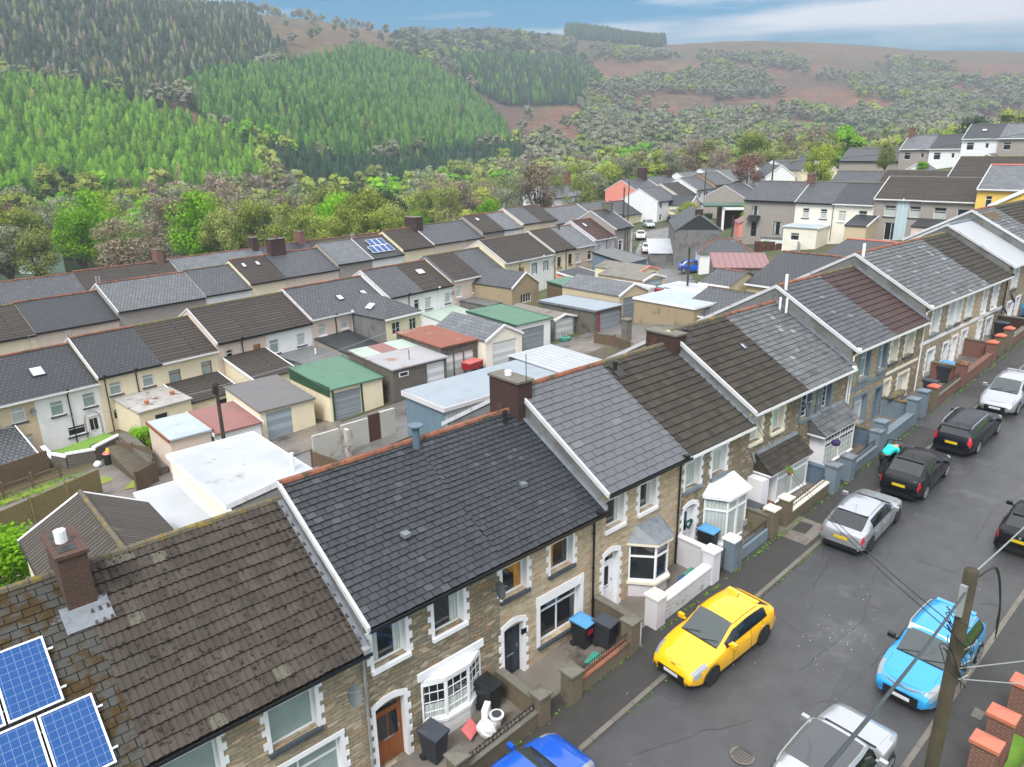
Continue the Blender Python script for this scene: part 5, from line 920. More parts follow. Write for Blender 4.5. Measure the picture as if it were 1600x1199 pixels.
g = thing('shed', 'small shed with a pink ridged roof and painted orange end', 'shed', (104.5, 63.5, 1.7), -50); gable_block(g, 0, 3.2, 0, 5, -1, 1.9, 2.8, 'coral', 'c_pink', name='wall', trim=None)
g = thing('garage', 'low black garage with a pale blue steel door up the side lane', 'garage', (121, 68.5, 2.2), -50, GG); m = MB(); wall_front(m, 0, 8, -1, 2.3, [dict(x0=2.5, x1=5.5, z0=0, z1=2.0)], .1); m.box(0, 8, .2, 6, -1, 2.3); m.build('wall', M['greywall'], g); MB().box(2.5, 5.5, .1, .16, 0, 2.0).build('garage_door', M['c_wall'], g)
# ---------------------------------------------------------------- road, pavements, lanes
def strip(nm, path, w0, w1, mat, off=.03, f=None, step=1.5, kind='structure', uv=True):
    """ribbon draped on the ground along a path; w0 to the right, w1 to the left"""
    f = f or G; P = []; path = [Vector((*p, 0)) for p in path]
    for a, b in zip(path, path[1:]):
        n = max(1, int((b-a).length/step)); P += [a+(b-a)*i/n for i in range(n)]
    P.append(path[-1]); m = MB(); rows = []; s = 0
    nw = max(1, int((w1-w0)/1.5))
    for i, p in enumerate(P):
        d = (P[min(i+1, len(P)-1)]-P[max(i-1, 0)]).normalized(); n = Vector((-d.y, d.x, 0)); row = []
        if i: s += (p-P[i-1]).length
        for j in range(nw+1):
            t = w0+(w1-w0)*j/nw; q_ = p+n*t; row.append(((q_.x, q_.y, f(q_.x, q_.y)+off), (s, t)))
        rows.append(row)
    for r0, r1 in zip(rows, rows[1:]):
        for j in range(nw): m.face([r0[j][0], r1[j][0], r1[j+1][0], r0[j+1][0]], uv=[r0[j][1], r1[j][1], r1[j+1][1], r0[j+1][1]])
    o = m.build(nm, M[mat]); return tag(o, kind=kind) if kind else o
SF = lambda X, Y: sg(X)
def slab(nm, x0, x1, y0, y1, off, th, mat, step=4., kind='structure'):
    m = MB(); n = max(1, int((x1-x0)/step))
    for i in range(n):
        a = x0+(x1-x0)*i/n; b = x0+(x1-x0)*(i+1)/n; za, zb = sg(a)+off, sg(b)+off
        m.face([(a, y0, za), (b, y0, zb), (b, y1, zb), (a, y1, za)], uv=[(a, y0), (b, y0), (b, y1), (a, y1)])
        for y, fl in ((y0, 0), (y1, 1)):
            q_ = [(a, y, za-th), (b, y, zb-th), (b, y, zb), (a, y, za)]; m.face(q_[::-1] if fl else q_)
    return tag(m.build(nm, M[mat]), kind=kind)
slab('road', -30, 110, 4.66, 10.96, 0, .3, 'asphalt')
slab('kerb', -30, 110, 10.96, 11.11, .10, .35, 'kerb'); slab('kerb', -30, 110, 4.51, 4.66, .10, .35, 'kerb')
slab('pavement', -30, 110, 11.11, 12.9, .085, .3, 'pave'); slab('pavement', -30, 110, 3.2, 4.51, .085, .3, 'pave')
slab('forecourt', -30, 110, 12.9, 14.6, .05, .3, 'concrete'); slab('garden_ground', -30, 110, -20, 3.2, .06, .3, 'grass')
def decal(nm, poly, mat, off=.004, f=sg, kind='structure'):
    m = MB(); m.face([(x, y, f(x)+off) for x, y in poly]); return tag(m.build(nm, M[mat]), kind=kind)
decal('road_patch', [(20.6, 9.1), (22.7, 9.5), (23.0, 10.4), (20.9, 10.2)], 'patch'); decal('road_patch', [(23.4, 7.2), (24.8, 7.3), (24.8, 8.2), (23.5, 8.2)], 'patch')
decal('road_patch', [(27.2, 6.6), (30.6, 6.9), (30.4, 9.3), (27.0, 9.0)], 'patch'); decal('road_patch', [(36, 5.6), (42, 5.7), (42, 8.6), (36.2, 8.4)], 'patch'); decal('road_patch', [(9, 5.2), (13.2, 5.4), (13, 7.2), (9.2, 7.4)], 'patch')
decal('road_patch', [(17.4, 6.2), (20.2, 6.7), (20.0, 7.3), (17.3, 6.9)], 'patch')
decal('pavement_patch', [(25.2, 11.3), (27.0, 11.3), (27.0, 12.8), (25.2, 12.8)], 'concrete', .09); decal('pavement_patch', [(25.9, 11.7), (26.7, 11.75), (26.65, 12.3), (25.85, 12.25)], 'pave', .095)
decal('pavement_patch', [(38.6, 11.2), (44, 11.2), (44, 12.8), (38.6, 12.8)], 'patch', .09)
M['crack'] = mk('dark crack sealant', (.018,.018,.018), None, 2, .6)
rr = random.Random(11)
def crack(pts, w=.02, off=.006):
    P = []; 
    for (a, b) in zip(pts, pts[1:]):
        n = max(2, int(math.dist(a, b)/.25))
        for i in range(n): P.append((a[0]+(b[0]-a[0])*i/n+rr.uniform(-.06, .06), a[1]+(b[1]-a[1])*i/n+rr.uniform(-.06, .06)))
    P.append(pts[-1]); m = MB()
    for (a, b) in zip(P, P[1:]):
        d = Vector((b[0]-a[0], b[1]-a[1], 0)).normalized(); n = Vector((-d.y, d.x, 0))*w*rr.uniform(.4, 1)
        m.face([(a[0]-n.x, a[1]-n.y, sg(a[0])+off), (b[0]-n.x, b[1]-n.y, sg(b[0])+off), (b[0]+n.x, b[1]+n.y, sg(b[0])+off), (a[0]+n.x, a[1]+n.y, sg(a[0])+off)])
    tag(m.build('road_crack', M['crack']), kind='structure')
for c_ in ([(13, 9.9), (15.2, 8.9), (16.4, 8.2)], [(17.6, 7.6), (18.6, 6.9), (21.3, 6.8), (23.6, 5.5)], [(19, 8.2), (22.6, 7.9), (25, 8.6), (27, 8.8)], [(24, 8.9), (25.2, 6.3), (26.4, 4.8)], [(30, 6.9), (33, 7.1), (37, 5.6)], [(33, 8.9), (39, 7.4), (45, 7.3)], [(45, 9.6), (52, 8.9), (60, 9.2)], [(20, 10.3), (23, 9.9), (26, 10.4)], [(38.5, 11.2), (38.6, 12.8)], [(27.1, 11.2), (27.0, 12.8)], [(16.2, 11.2), (16.4, 12.9)], [(22.2, 3.3), (22.6, 4.5)], [(20, 3.3), (20.2, 4.5)]):
    crack(c_, .007, .006 if c_[0][1] < 10.96 and c_[0][1] > 4.6 else .093)
m = MB(); m.cyl((15.07, 7.78, sg(15.07)+.002), .33, .012, 20); 
mh = tag(m.build('manhole_cover', M['kerb']), 'round iron manhole cover near the bottom of the road', 'manhole cover')
m = MB()
for i in range(-3, 4):
    h_ = math.sqrt(max(0, .27**2-(i*.08)**2)); m.box(15.07+i*.08-.012, 15.07+i*.08+.012, 7.78-h_, 7.78+h_, sg(15.07)+.014, sg(15.07)+.022)
m.build('grating', M['iron'], mh)
m = MB(); m.obox((20.69, 3.87, sg(20.69)+.092), (.2, 0, .016), (0, .13, 0), (0, 0, .006)); tag(m.build('drain_cover', M['coping']), 'small square cover in the right hand pavement', 'drain cover')
# litter scattered on the road and pavement
m = MB(); rr = random.Random(4)
for i in range(110):
    x = rr.uniform(10, 34); y = rr.uniform(4.8, 12.8)
    if rr.random() < .4: x = 21.5+rr.gauss(0, 1.0); y = 8.2+rr.gauss(0, .6)
    s_ = rr.uniform(.005, .018); z = sg(x)+(.09 if y > 11 else .006); a = rr.uniform(0, 3); m.face([(x+s_*math.cos(a+k*1.57)*rr.uniform(.6, 1.4), y+s_*math.sin(a+k*1.57), z) for k in range(4)])
tag(m.build('litter', M['bagw']), 'specks of pale litter scattered on the wet road', kind='stuff')
strip('back_lane', [(8, 38.6), (17, 38.6), (30, 38.8), (40, 39), (50, 39.3), (57, 41.5), (63, 46.5), (72, 54), (82, 62), (94, 71), (110, 82), (126, 91), (150, 96)], -3.6, 3.4, 'lane', .05)
strip('side_lane', [(92, 68), (101, 62.5), (112, 66), (124, 72)], -1.8, 1.8, 'lane', .07)
strip('car_park', [(88, 70.5), (100, 79.5), (112, 87)], 2, 10, 'lane', .06)
strip('yard', [(15.5, 41.4), (22, 41.2)], -2.2, 2.5, 'concrete', .09); strip('yard', [(3, 45.5), (12, 45.2)], -5, 5, 'concrete', .08); strip('yard', [(34, 36), (47, 36.5)], -5, 5, 'concrete', .07)
strip('street', [(-6, 73), (30, 78), (80, 84)], -4, 4, 'asphalt', .05)
strip('moss', [(4.5, 46.6), (8.8, 47.2)], -.7, .7, 'weeds', .10, kind='stuff'); strip('moss', [(1.5, 49.2), (6.3, 49.6)], -.35, .5, 'weeds', .10, kind='stuff'); strip('moss', [(9.2, 43.6), (10.4, 45.4)], -.5, .5, 'weeds', .12, kind='stuff')
strip('artificial_lawn', [(7.6, 54.4), (11.0, 55.2)], -1.3, 1.2, 'grass', .7, kind='structure')
# ---------------------------------------------------------------- front garden walls, piers, bins
def pier(par, x, y, w, h, mat, cap='coping', pyr=.10, z=None):
    z = sg(x)+.05 if z is None else z; p = MB().box(x-w/2, x+w/2, y-w/2, y+w/2, z-.3, z+h).build('pier', M[mat], par)
    c = MB(); e = w/2+.05; c.box(x-e, x+e, y-e, y+e, z+h, z+h+.07); t = z+h+.07
    if pyr:
        for k in range(4):
            q_ = [(x-e, y-e), (x+e, y-e), (x+e, y+e), (x-e, y+e)]; a, b = q_[k], q_[(k+1) % 4]; c.face([(*a, t), (*b, t), (x, y, t+pyr)])
    c.build('pier_cap', M[cap], p); return p
def fwall(par, x0, x1, y, h, mat, cap='coping', t=.22, ct=.07, nm='wall'):
    m = MB(); c = MB(); n = max(1, int((x1-x0)/1.2))
    for k, (mb, za, zb, e) in enumerate(((m, -.3, h, 0), (c, h, h+ct, .03))):
        a, b = x0, x1; Z0, Z1 = sg(a)+.05, sg(b)+.05; y0, y1 = y-t/2-e, y+t/2+e
        P = [(a, y0, Z0+za), (b, y0, Z1+za), (b, y1, Z1+za), (a, y1, Z0+za), (a, y0, Z0+zb), (b, y0, Z1+zb), (b, y1, Z1+zb), (a, y1, Z0+zb)]
        for q_ in ((3,2,1,0),(4,5,6,7),(0,1,5,4),(1,2,6,5),(2,3,7,6),(3,0,4,7)): mb.face([P[i] for i in q_])
    w_ = m.build(nm, M[mat], par)
    if cap: c.build('coping', M[cap], w_)
    return w_
def rail(par, x0, x1, y, zb, h=.3, st=.12, mat='iron'):
    m = MB(); Z = lambda x: sg(x)+.05+zb
    m.tube([(x0, y, Z(x0)+h*.8), (x1, y, Z(x1)+h*.8)], .012, 5); m.tube([(x0, y, Z(x0)+h*.15), (x1, y, Z(x1)+h*.15)], .012, 5); x = x0
    while x < x1: m.tube([(x, y, Z(x)), (x, y, Z(x)+h)], .009, 4); x += st
    return m.build('railing', M[mat], par)
def divider(par, x, h, mat, y0=12.5, y1=14.38, cap='coping'):
    w_ = MB().box(x-.1, x+.1, y0+.15, y1, sg(x)-.3, sg(x)+h).build('dividing_wall', M[mat], par); MB().box(x-.14, x+.14, y0+.15, y1, sg(x)+h, sg(x)+h+.06).build('coping', M[cap], w_); return w_
def gwall(lb, nm='garden_wall'): return thing(nm, lb, 'wall', (0, 0, 0))
g = gwall('buff brick garden wall with scrolled black iron railing in front of the white bow window'); g_ = g
pier(g, 9.0, 12.55, .42, 1.0, 'oldbrick'); pier(g, 12.05, 12.55, .42, 1.0, 'oldbrick'); fwall(g, 9.2, 11.85, 12.55, .5, 'oldbrick'); r_ = rail(g, 9.25, 11.8, 12.55, .58, .28, .5)
m = MB()
for i in range(9):
    x = 9.45+i*.28; m.tube([(x+.09*math.cos(t), 12.55, sg(x)+.05+.72+.09*math.sin(t)) for t in np.linspace(0, 6.28, 10)], .014, 4)
m.build('railing_scroll', M['iron'], g); divider(g, 12.05, .75, 'oldbrick'); 
g = gwall('buff brick garden wall with orange top and spiked railing in front of the bins')
pier(g, 13.3, 12.5, .46, 1.0, 'oldbrick'); pier(g, 16.1, 12.55, .44, 1.15, 'oldbrick'); fwall(g, 13.5, 15.9, 12.5, .5, 'oldbrick', 'terracotta'); rail(g, 13.55, 15.85, 12.5, .55, .34, .11); divider(g, 16.45, 1.0, 'oldbrick'); MB().box(16.36, 16.5, 12.42, 12.7, sg(16.4), sg(16.4)+1.05).build('gate_post', M['wpaint'], g)
g = gwall('white painted rough stone garden wall with two square white piers'); pier(g, 17.65, 12.75, .5, 1.15, 'lilac', 'cpaint', .06); pier(g, 20.9, 12.75, .46, 1.3, 'lilac', 'wpaint', .06)
fwall(g, 17.9, 20.65, 12.75, .75, 'wstone', 'white', .3); divider(g, 21.1, 1.15, 'lilac', cap='lilac')
g = gwall('grey painted low garden wall with a black iron gate, white capped pier and railing'); pier(g, 22.05, 12.65, .46, 1.25, 'bluegrey', 'wpaint', .06); fwall(g, 22.3, 24.6, 12.7, .5, 'bluegrey', None); rail(g, 22.3, 24.6, 12.7, .5, .4, .12)
gm = MB(); 
for i in range(8): gm.tube([(21.2+i*.09, 12.75, sg(21)+.1), (21.2+i*.09, 12.75, sg(21)+1.1)], .01, 4)
gm.tube([(21.15, 12.75, sg(21)+1.0), (21.85, 12.75, sg(21)+1.0)], .014, 4); gm.build('gate', M['iron'], g)
g = gwall('brick garden wall with cream coping and two brown piers before the tiled porch'); pier(g, 24.95, 12.7, .42, 1.2, 'oldbrick', 'cpaint', .05); pier(g, 26.05, 12.7, .42, 1.2, 'oldbrick', 'cpaint', .05); fwall(g, 26.3, 29.4, 12.65, .55, 'oldbrick', 'cpaint', .26); rail(g, 26.4, 29.3, 12.65, .62, .3, .15); divider(g, 24.8, 1.0, 'oldbrick')
g = gwall('slate blue painted garden wall with four square piers, left length'); pier(g, 29.75, 12.55, .5, 1.25, 'bluegrey', 'lead', .07); pier(g, 31.2, 12.55, .5, 1.1, 'bluegrey', 'lead', .07); fwall(g, 31.45, 34.1, 12.6, .5, 'bluegrey', 'bluegrey'); rail(g, 31.5, 34.1, 12.6, .57, .35, .14); divider(g, 30.0, .9, 'steelblue', cap='steelblue'); pier(g, 34.4, 12.7, .46, 1.15, 'bluegrey', 'lead', .07)
g = gwall('slate blue painted garden wall, right length running up to two tall piers'); pier(g, 35.0, 12.8, .5, 1.4, 'bluegrey', 'bluegrey', .1); fwall(g, 35.3, 38.4, 12.7, .65, 'bluegrey', 'bluegrey', .3); pier(g, 38.7, 12.75, .46, 1.35, 'bluegrey', 'bluegrey', .1); pier(g, 39.9, 12.75, .46, 1.4, 'bluegrey', 'bluegrey', .1); divider(g, 39.0, 1.0, 'bluegrey', cap='mossridge'); divider(g, 35.0, .9, 'steelblue', cap='mossridge')
g = gwall('brick garden wall with black railing and one red capped buff pier'); pier(g, 41.2, 12.7, .44, 1.25, 'oldbrick', 'redcap', .14); fwall(g, 41.5, 45.0, 12.7, .55, 'brick', 'coping'); rail(g, 41.5, 45, 12.7, .6, .35, .12); divider(g, 45.5, 1.1, 'brick')
g = gwall('red brick garden wall with a weathered red pyramid capped pier'); pier(g, 45.4, 12.75, .5, 1.3, 'brick', 'terracotta', .15); fwall(g, 45.7, 50.1, 12.7, .6, 'brick', 'brick', .26); pier(g, 50.4, 12.75, .48, 1.2, 'brick', 'redcap', .15)
g = gwall('low garden wall and two buff piers with red pyramid caps beside the wheelie bin'); pier(g, 51.8, 12.75, .46, 1.25, 'oldbrick', 'redcap', .15); pier(g, 53.4, 12.75, .46, 1.3, 'oldbrick', 'redcap', .15); fwall(g, 53.7, 58.2, 12.75, .55, 'brick', 'coping', .26); divider(g, 50.8, 1.1, 'brick'); divider(g, 57, 1.1, 'brickdark')
g = gwall('garden wall with two large bright red capped piers at the far end'); pier(g, 58.6, 12.75, .55, 1.35, 'oldbrick', 'redcap', .18); pier(g, 60.6, 12.75, .55, 1.4, 'brick', 'redcap', .18); fwall(g, 60.9, 66, 12.75, .6, 'brick', 'terracotta', .26)
def bin_(x, y, lb, rz=0, lid='binlid', body='binb', z=None, grp='wheelie bins', s=1., label_c=None):
    b = thing('wheelie_bin', lb, 'bin', (x, y, (sg(x)+.06) if z is None else z), rz, grp); b.scale = (s, s, s)
    m = MB(); a0, b0, a1, b1 = .22, .24, .27, .32; P = [(-a0, -b0, .06), (a0, -b0, .06), (a0, b0, .06), (-a0, b0, .06), (-a1, -b1, .93), (a1, -b1, .93), (a1, b1, .93), (-a1, b1, .93)]
    for q_ in ((3,2,1,0),(4,5,6,7),(0,1,5,4),(1,2,6,5),(2,3,7,6),(3,0,4,7)): m.face([P[i] for i in q_])
    m.box(-a1-.02, a1+.02, -b1-.02, b1+.02, .86, .93); m.build('bin_body', M[body], b)
    l = MB(); P = [(-.3, -.36, .935), (.3, -.36, .935), (.3, .36, .935), (-.3, .36, .935), (-.3, -.36, .965), (.3, -.36, .965), (.3, .36, 1.0), (-.3, .36, 1.0), (-.2, -.22, .985), (.2, -.22, .985), (.2, .26, 1.03), (-.2, .26, 1.03)]
    for q_ in ((3,2,1,0),(0,1,5,4),(1,2,6,5),(2,3,7,6),(3,0,4,7),(4,5,9,8),(5,6,10,9),(6,7,11,10),(7,4,8,11),(8,9,10,11)): l.face([P[i] for i in q_])
    l.build('lid', M[lid], b); h = MB(); h.tube([(-.22, .40, .93), (.22, .40, .93)], .018, 6); h.box(-.24, -.2, .3, .42, .88, .95); h.box(.2, .24, .3, .42, .88, .95); h.build('handle', M['black'], b)
    for sx in (-.25, .25): MB().tube([(sx-.025, .24, .1), (sx+.025, .24, .1)], .1, 10).build('wheel', M['tyre'], b)
    if label_c: MB().box(-.12, .12, -.335, -.30, .58, .74).build('sticker', M[label_c], b)
    return b
bin_(9.1, 13.75, 'charcoal wheelie bin standing beside the orange brown front door', 12)
bin_(11.3, 14.0, 'black wheelie bin tucked between the white bow window and the brick divider', 5, body='binlblack', lid='binlblack')
bin_(15.25, 13.85, 'black wheelie bin with a bright blue lid and a red sticker', 4, 'binblue', 'binlblack', label_c='redplastic'); bin_(15.75, 13.3, 'charcoal wheelie bin right of the one with the red sticker', 8)
bin_(22.45, 13.9, 'black wheelie bin with a blue lid beside the heart wreath door', 4, 'binblue', 'binlblack'); bin_(25.1, 13.6, 'charcoal wheelie bin behind the railing under the tiled porch dish', 4)
bin_(42.8, 13.4, 'dark wheelie bin behind railings below the maroon tiled house', 3); bin_(46.2, 13.7, 'dark wheelie bin with a blue lid below the blue front door', 3, 'binblue', 'binlblack'); bin_(45.5, 13.6, 'dark wheelie bin left of another, behind the red brick pier', 3)
bin_(55.3, 13.7, 'large black wheelie bin between the red capped piers', 3, body='binlblack', s=1.15); bin_(64.2, 13.7, 'black wheelie bin near the right edge beside a blue sheet', 3, body='binlblack', s=1.2)
def tagm(m, nm, mat, lb, cat, **k): return tag(m.build(nm, M[mat] if isinstance(mat, str) else mat), lb, cat, **k)
zc = sg(11.0)+.06
t = thing('toilet', 'discarded white toilet lying behind the scrolled railing', 'toilet', (11.05, 13.35, zc), 35)
m = MB(); m.tube([(0, 0, .0), (0, 0, .12), (0, 0, .3), (0, 0, .38)], .12, 14, .19); m.tube([(0, 0, .375), (0, 0, .42)], .22, 16); m.build('bowl', M['porcelain'], t, smooth=False); MB().box(-.2, .2, .22, .4, .3, .66).build('cistern', M['porcelain'], t); MB().tube([(0, 0, .43), (0, 0, .44)], .15, 14).build('bowl_opening', M['binlid'], t)
def blob(nm, c, r, mat, lb, cat, seed=1, sq=(1, 1, .8)):
    m = MB(); n1, n2 = 9, 14; V = []
    for i in range(n1+1):
        th = math.pi*i/n1
        for j in range(n2):
            ph = 2*math.pi*j/n2; d = Vector((math.sin(th)*math.cos(ph), math.sin(th)*math.sin(ph), math.cos(th))); k = 1+.25*noise.noise(d*1.8+Vector((seed, 0, 0)))+.1*noise.noise(d*5)
            V.append((c[0]+d.x*r*k*sq[0], c[1]+d.y*r*k*sq[1], c[2]+max(-.6*r, d.z*r*k*sq[2])))
    for i in range(n1):
        for j in range(n2): a = i*n2+j; b = i*n2+(j+1) % n2; m.face([V[a], V[a+n2], V[b+n2], V[b]])
    return tag(m.build(nm, M[mat], smooth=False), lb, cat)
blob('rubbish_sack', (10.65, 13.3, zc+.2), .30, 'bagw', 'white plastic rubbish sack beside the discarded toilet', 'bag'); m = MB(); m.obox((10.25, 13.6, zc+.22), (.24, .1, 0), (-.05, .14, .12), (0, -.02, .02)); tagm(m, 'plastic_tray', 'bagr', 'pink red plastic tray leaning by the white sack', 'tray')
def crate(x, y, mat, lb, rz, tilt=0):
    t = thing('recycling_box', lb, 'crate', (x, y, sg(x)+.1), rz); t.rotation_euler[0] = R(tilt); m = MB(); a, b, h = .28, .2, .3
    m.box(-a, a, -b, b, 0, .03); m.box(-a, a, -b, -b+.025, .03, h); m.box(-a, a, b-.025, b, .03, h); m.box(-a, -a+.025, -b+.025, b-.025, .03, h); m.box(a-.025, a, -b+.025, b-.025, .03, h); m.build('box_body', M[mat], t); MB().box(-a-.03, a+.03, -b-.03, b+.03, h-.04, h-.01, skip='').build('rim', M[mat], t); return t
crate(19.95, 13.4, 'crateblue', 'blue recycling box tipped on its side behind the white rough wall', 20, 62); crate(20.5, 13.25, 'crategreen', 'green recycling box behind the white rough wall', 10); crate(14.75, 12.85, 'crategreen', 'pale green recycling box behind the spiked railing', 15)
blob('tarpaulin', (61.2, 13.6, sg(61.2)+.7), .75, 'bluetarp', 'bright blue sheet heaped behind a wall near the right edge', 'tarpaulin', 3, (1.2, .7, 1))
for i, (x, z) in enumerate(((30.95, 1.75), (30.85, .75))): blob('topiary_ball', (x, 13.1, sg(x)+z), .2, 'purple', ['upper', 'lower'][i]+' round purple topiary ball by the blue trimmed door', 'plant', i)
blob('hedge_flowers', (39.6, 13.9, sg(39)+1.15), .4, 'mossridge', 'low ragged brown plant on the slate blue wall', 'plant', 5, (2.4, .6, .5))
t = thing('street_sign', 'small plain sign on a slim post at the pavement edge', 'sign', (22.15, 12.3, sg(22.15)+.08)); MB().cyl((0, 0, 0), .035, 2.1, 8).build('post', M['coping'], t); MB().box(-.13, .13, -.05, -.03, 1.9, 2.12).build('sign_plate', M['galv'], t)
t = thing('hanging_basket', 'hanging basket of greenery on the porch window', 'plant', (27.4, 13.35, sg(27.4)+1.5)); m = MB(); m.tube([(0, 0, 0), (0, 0, .2)], .05, 8, .16); m.build('basket', M['pot'], t)
m = MB(); rr = random.Random(2)
for i in range(60): d = Vector((rr.gauss(0, 1), rr.gauss(0, 1), rr.gauss(0, .7)))*.09; c = Vector((0, 0, .27))+d; m.obox(c, (rr.uniform(-.04, .04), .02, .02), (.01, rr.uniform(-.04, .04), .01), (0, 0, .002))
m.build('foliage', M['grass'], t)
# right hand red brick piers and garden
def rpier(x, y, h, lb):
    t = thing('gate_pier', lb, 'pier', (x, y, sg(x)+.06), 0, 'red capped brick piers at the right edge'); MB().box(-.2, .2, -.27, .27, -.3, h).build('pier', M['brick'], t); c = MB(); c.box(-.26, .26, -.33, .33, h, h+.1)
    q_ = [(-.26, -.33), (.26, -.33), (.26, .33), (-.26, .33)]
    for k in range(4): a, b = q_[k], q_[(k+1) % 4]; c.face([(*a, h+.1), (*b, h+.1), (0, 0, h+.2)])
    c.build('pier_cap', mk('orange red coping paint', (.50,.155,.09), (.44,.13,.08), 2, .55), t)
rpier(18.35, 3.12, 1.25, 'red capped brick pier nearest the bottom right corner'); rpier(19.42, 3.1, 1.35, 'red capped brick pier between two others at the right edge'); rpier(20.85, 3.0, 1.45, 'red capped brick pier farthest up the right hand pavement')
g = thing('garden_wall', 'low brick garden wall with buff brick edging behind the right hand piers', 'wall', (0, 0, 0)); MB().box(17.3, 23, 2.2, 2.4, sg(18)-.2, sg(19)+.55).build('wall', M['brick'], g); MB().box(17.3, 23, 2.17, 2.43, sg(19)+.55, sg(19)+.63).build('coping', M['oldbrick'], g)
# telegraph pole and cables
t = thing('telegraph_pole', 'leaning wooden telegraph pole with looped black cables at the lower right', 'pole', (12.1, 2.75, 0)); zt = 9.3
m = MB(); m.tube([(0, 0, -.6), (0, 0, 4), (0, 0, zt)], .122, 14, .105); m.build('pole', M['pole'], t, smooth=True)
m = MB(); m.obox((-.16, .02, zt-.5), (.03, 0, 0), (0, .05, 0), (0, 0, .28)); m.build('junction_box', M['galv'], t)
rr = random.Random(6)
for k in range(9):
    m = MB(); a0 = rr.uniform(0, 6.28); n = 18; r0 = rr.uniform(.14, .26); zc_ = zt-rr.uniform(.5, 2.2); m.tube([(math.cos(a0+3.1*i/n*2)*r0*(1+.3*math.sin(i)), math.sin(a0+3.1*i/n*2)*r0, zc_+.35*math.sin(i/n*5+a0)) for i in range(n)], .008, 5); m.build('cable_loop', M['iron'], t)
for k in range(4): m = MB(); m.tube([(.05+(.30+.05*k)*math.sin(t*1.75), -.1-.3*math.sin(t*1.7), zt-.1+.16*math.sin(t*5)*(t < .65)-(1.35+.2*k)*max(0, t-.3)**1.3) for t in np.linspace(0, 1, 16)], .009, 5); m.build('hanging_cable', M['iron'], t)
for k in range(3): m = MB(); m.tube([(.1, -.1, zt-1.5-.3*k), (.28, -.18, zt-1.45-.3*k), (.3, -.2, zt-1.35-.3*k)], .012, 5); m.build('bracket', M['galv'], t)
def cable(a, b, sag, r, lb, nm='overhead_cable', mat='iron'):
    a, b = Vector(a), Vector(b); n = 24; m = MB(); m.tube([a.lerp(b, i/n)-Vector((0, 0, sag*4*(i/n)*(1-i/n))) for i in range(n+1)], r, 5); return tagm(m, nm, mat, lb, 'cable')
PT = (12.1, 2.75)
cable((PT[0]-.1, PT[1], zt-.35), (3.15, 1.38, 12.17), .1, .018, 'thick twisted dark cable running from the pole head over the glass roofed car', mat='sill')
cable((PT[0]+.1, PT[1]-.05, zt-.02), (27.85, 4.07, 5.41), .1, .014, 'pale cable running from the pole head up past the small black hatchback', mat='galv')
cable((PT[0]-.1, PT[1]+.1, zt-1.0), (25.6, 14.1, 5.2), .5, .009, 'thin cable from the pole across the road to the cream trimmed house')
cable((PT[0]-.1, PT[1]+.1, zt-1.15), (25.5, 14.1, 5.05), .45, .009, 'second thin cable just below the first across the road')
for k, (ex, ey, ez) in enumerate(((24, -2, 5.4), (22, -3.5, 5.0))): cable((PT[0]+.1, PT[1]-.05, zt-1.9-.2*k), (ex, ey, ez), .15, .01, ['upper', 'lower'][k]+' thin cable from the pole towards the right hand gardens', mat='galv')
def pole(x, y, z, h, lb, r=.11, box=False):
    t = thing('telegraph_pole', lb, 'pole', (x, y, z)); MB().cyl((0, 0, -.5), r, h+.5, 10, r*.75).build('pole', M['pole'], t)
    if box: MB().box(-.22, -.02, -.12, .12, h-.7, h-.25).build('junction_box', M['iron'], t)
    for i in range(3): m = MB(); m.tube([(-.2, 0, h-.2-.15*i), (.2, 0, h-.2-.15*i)], .03, 5); m.build('bracket', M['iron'], t)
    return t
pole(14.3, 42.4, -2.6, 5.4, 'wooden pole with a black box standing before the red ribbed roof', .13, True)
pole(57.7, 40.0, 1.0, 5.6, 'wooden pole at the bend of the back lane'); pole(80, 49.5, 1.7, 5.6, 'wooden pole beside the hipped roof outbuilding'); pole(115.5, 64.8, 2.0, 11, 'tall dark pole near the grey pebbledashed house', .16); pole(131, 88, 1.4, 9, 'pole with a street lamp before the white gables', .14); pole(112, 92, .5, 8.5, 'thin pole before the white gable end', .12)
pole(89, 74, 0, 9.5, 'pole behind the corner house chimney', .12)
cable((14.3, 42.4, 2.5), (36, 46, 4.2), .5, .012, 'thin wire crossing above the garages', mat='galv'); cable((14.3, 42.4, 2.4), (-4, 44, 3.2), .4, .012, 'thin wire leaving the lane pole to the left', mat='galv')
cable((115.5, 64.8, 12.4), (150, 36, 17), .8, .03, 'wire from the tall dark pole over the upper terrace')
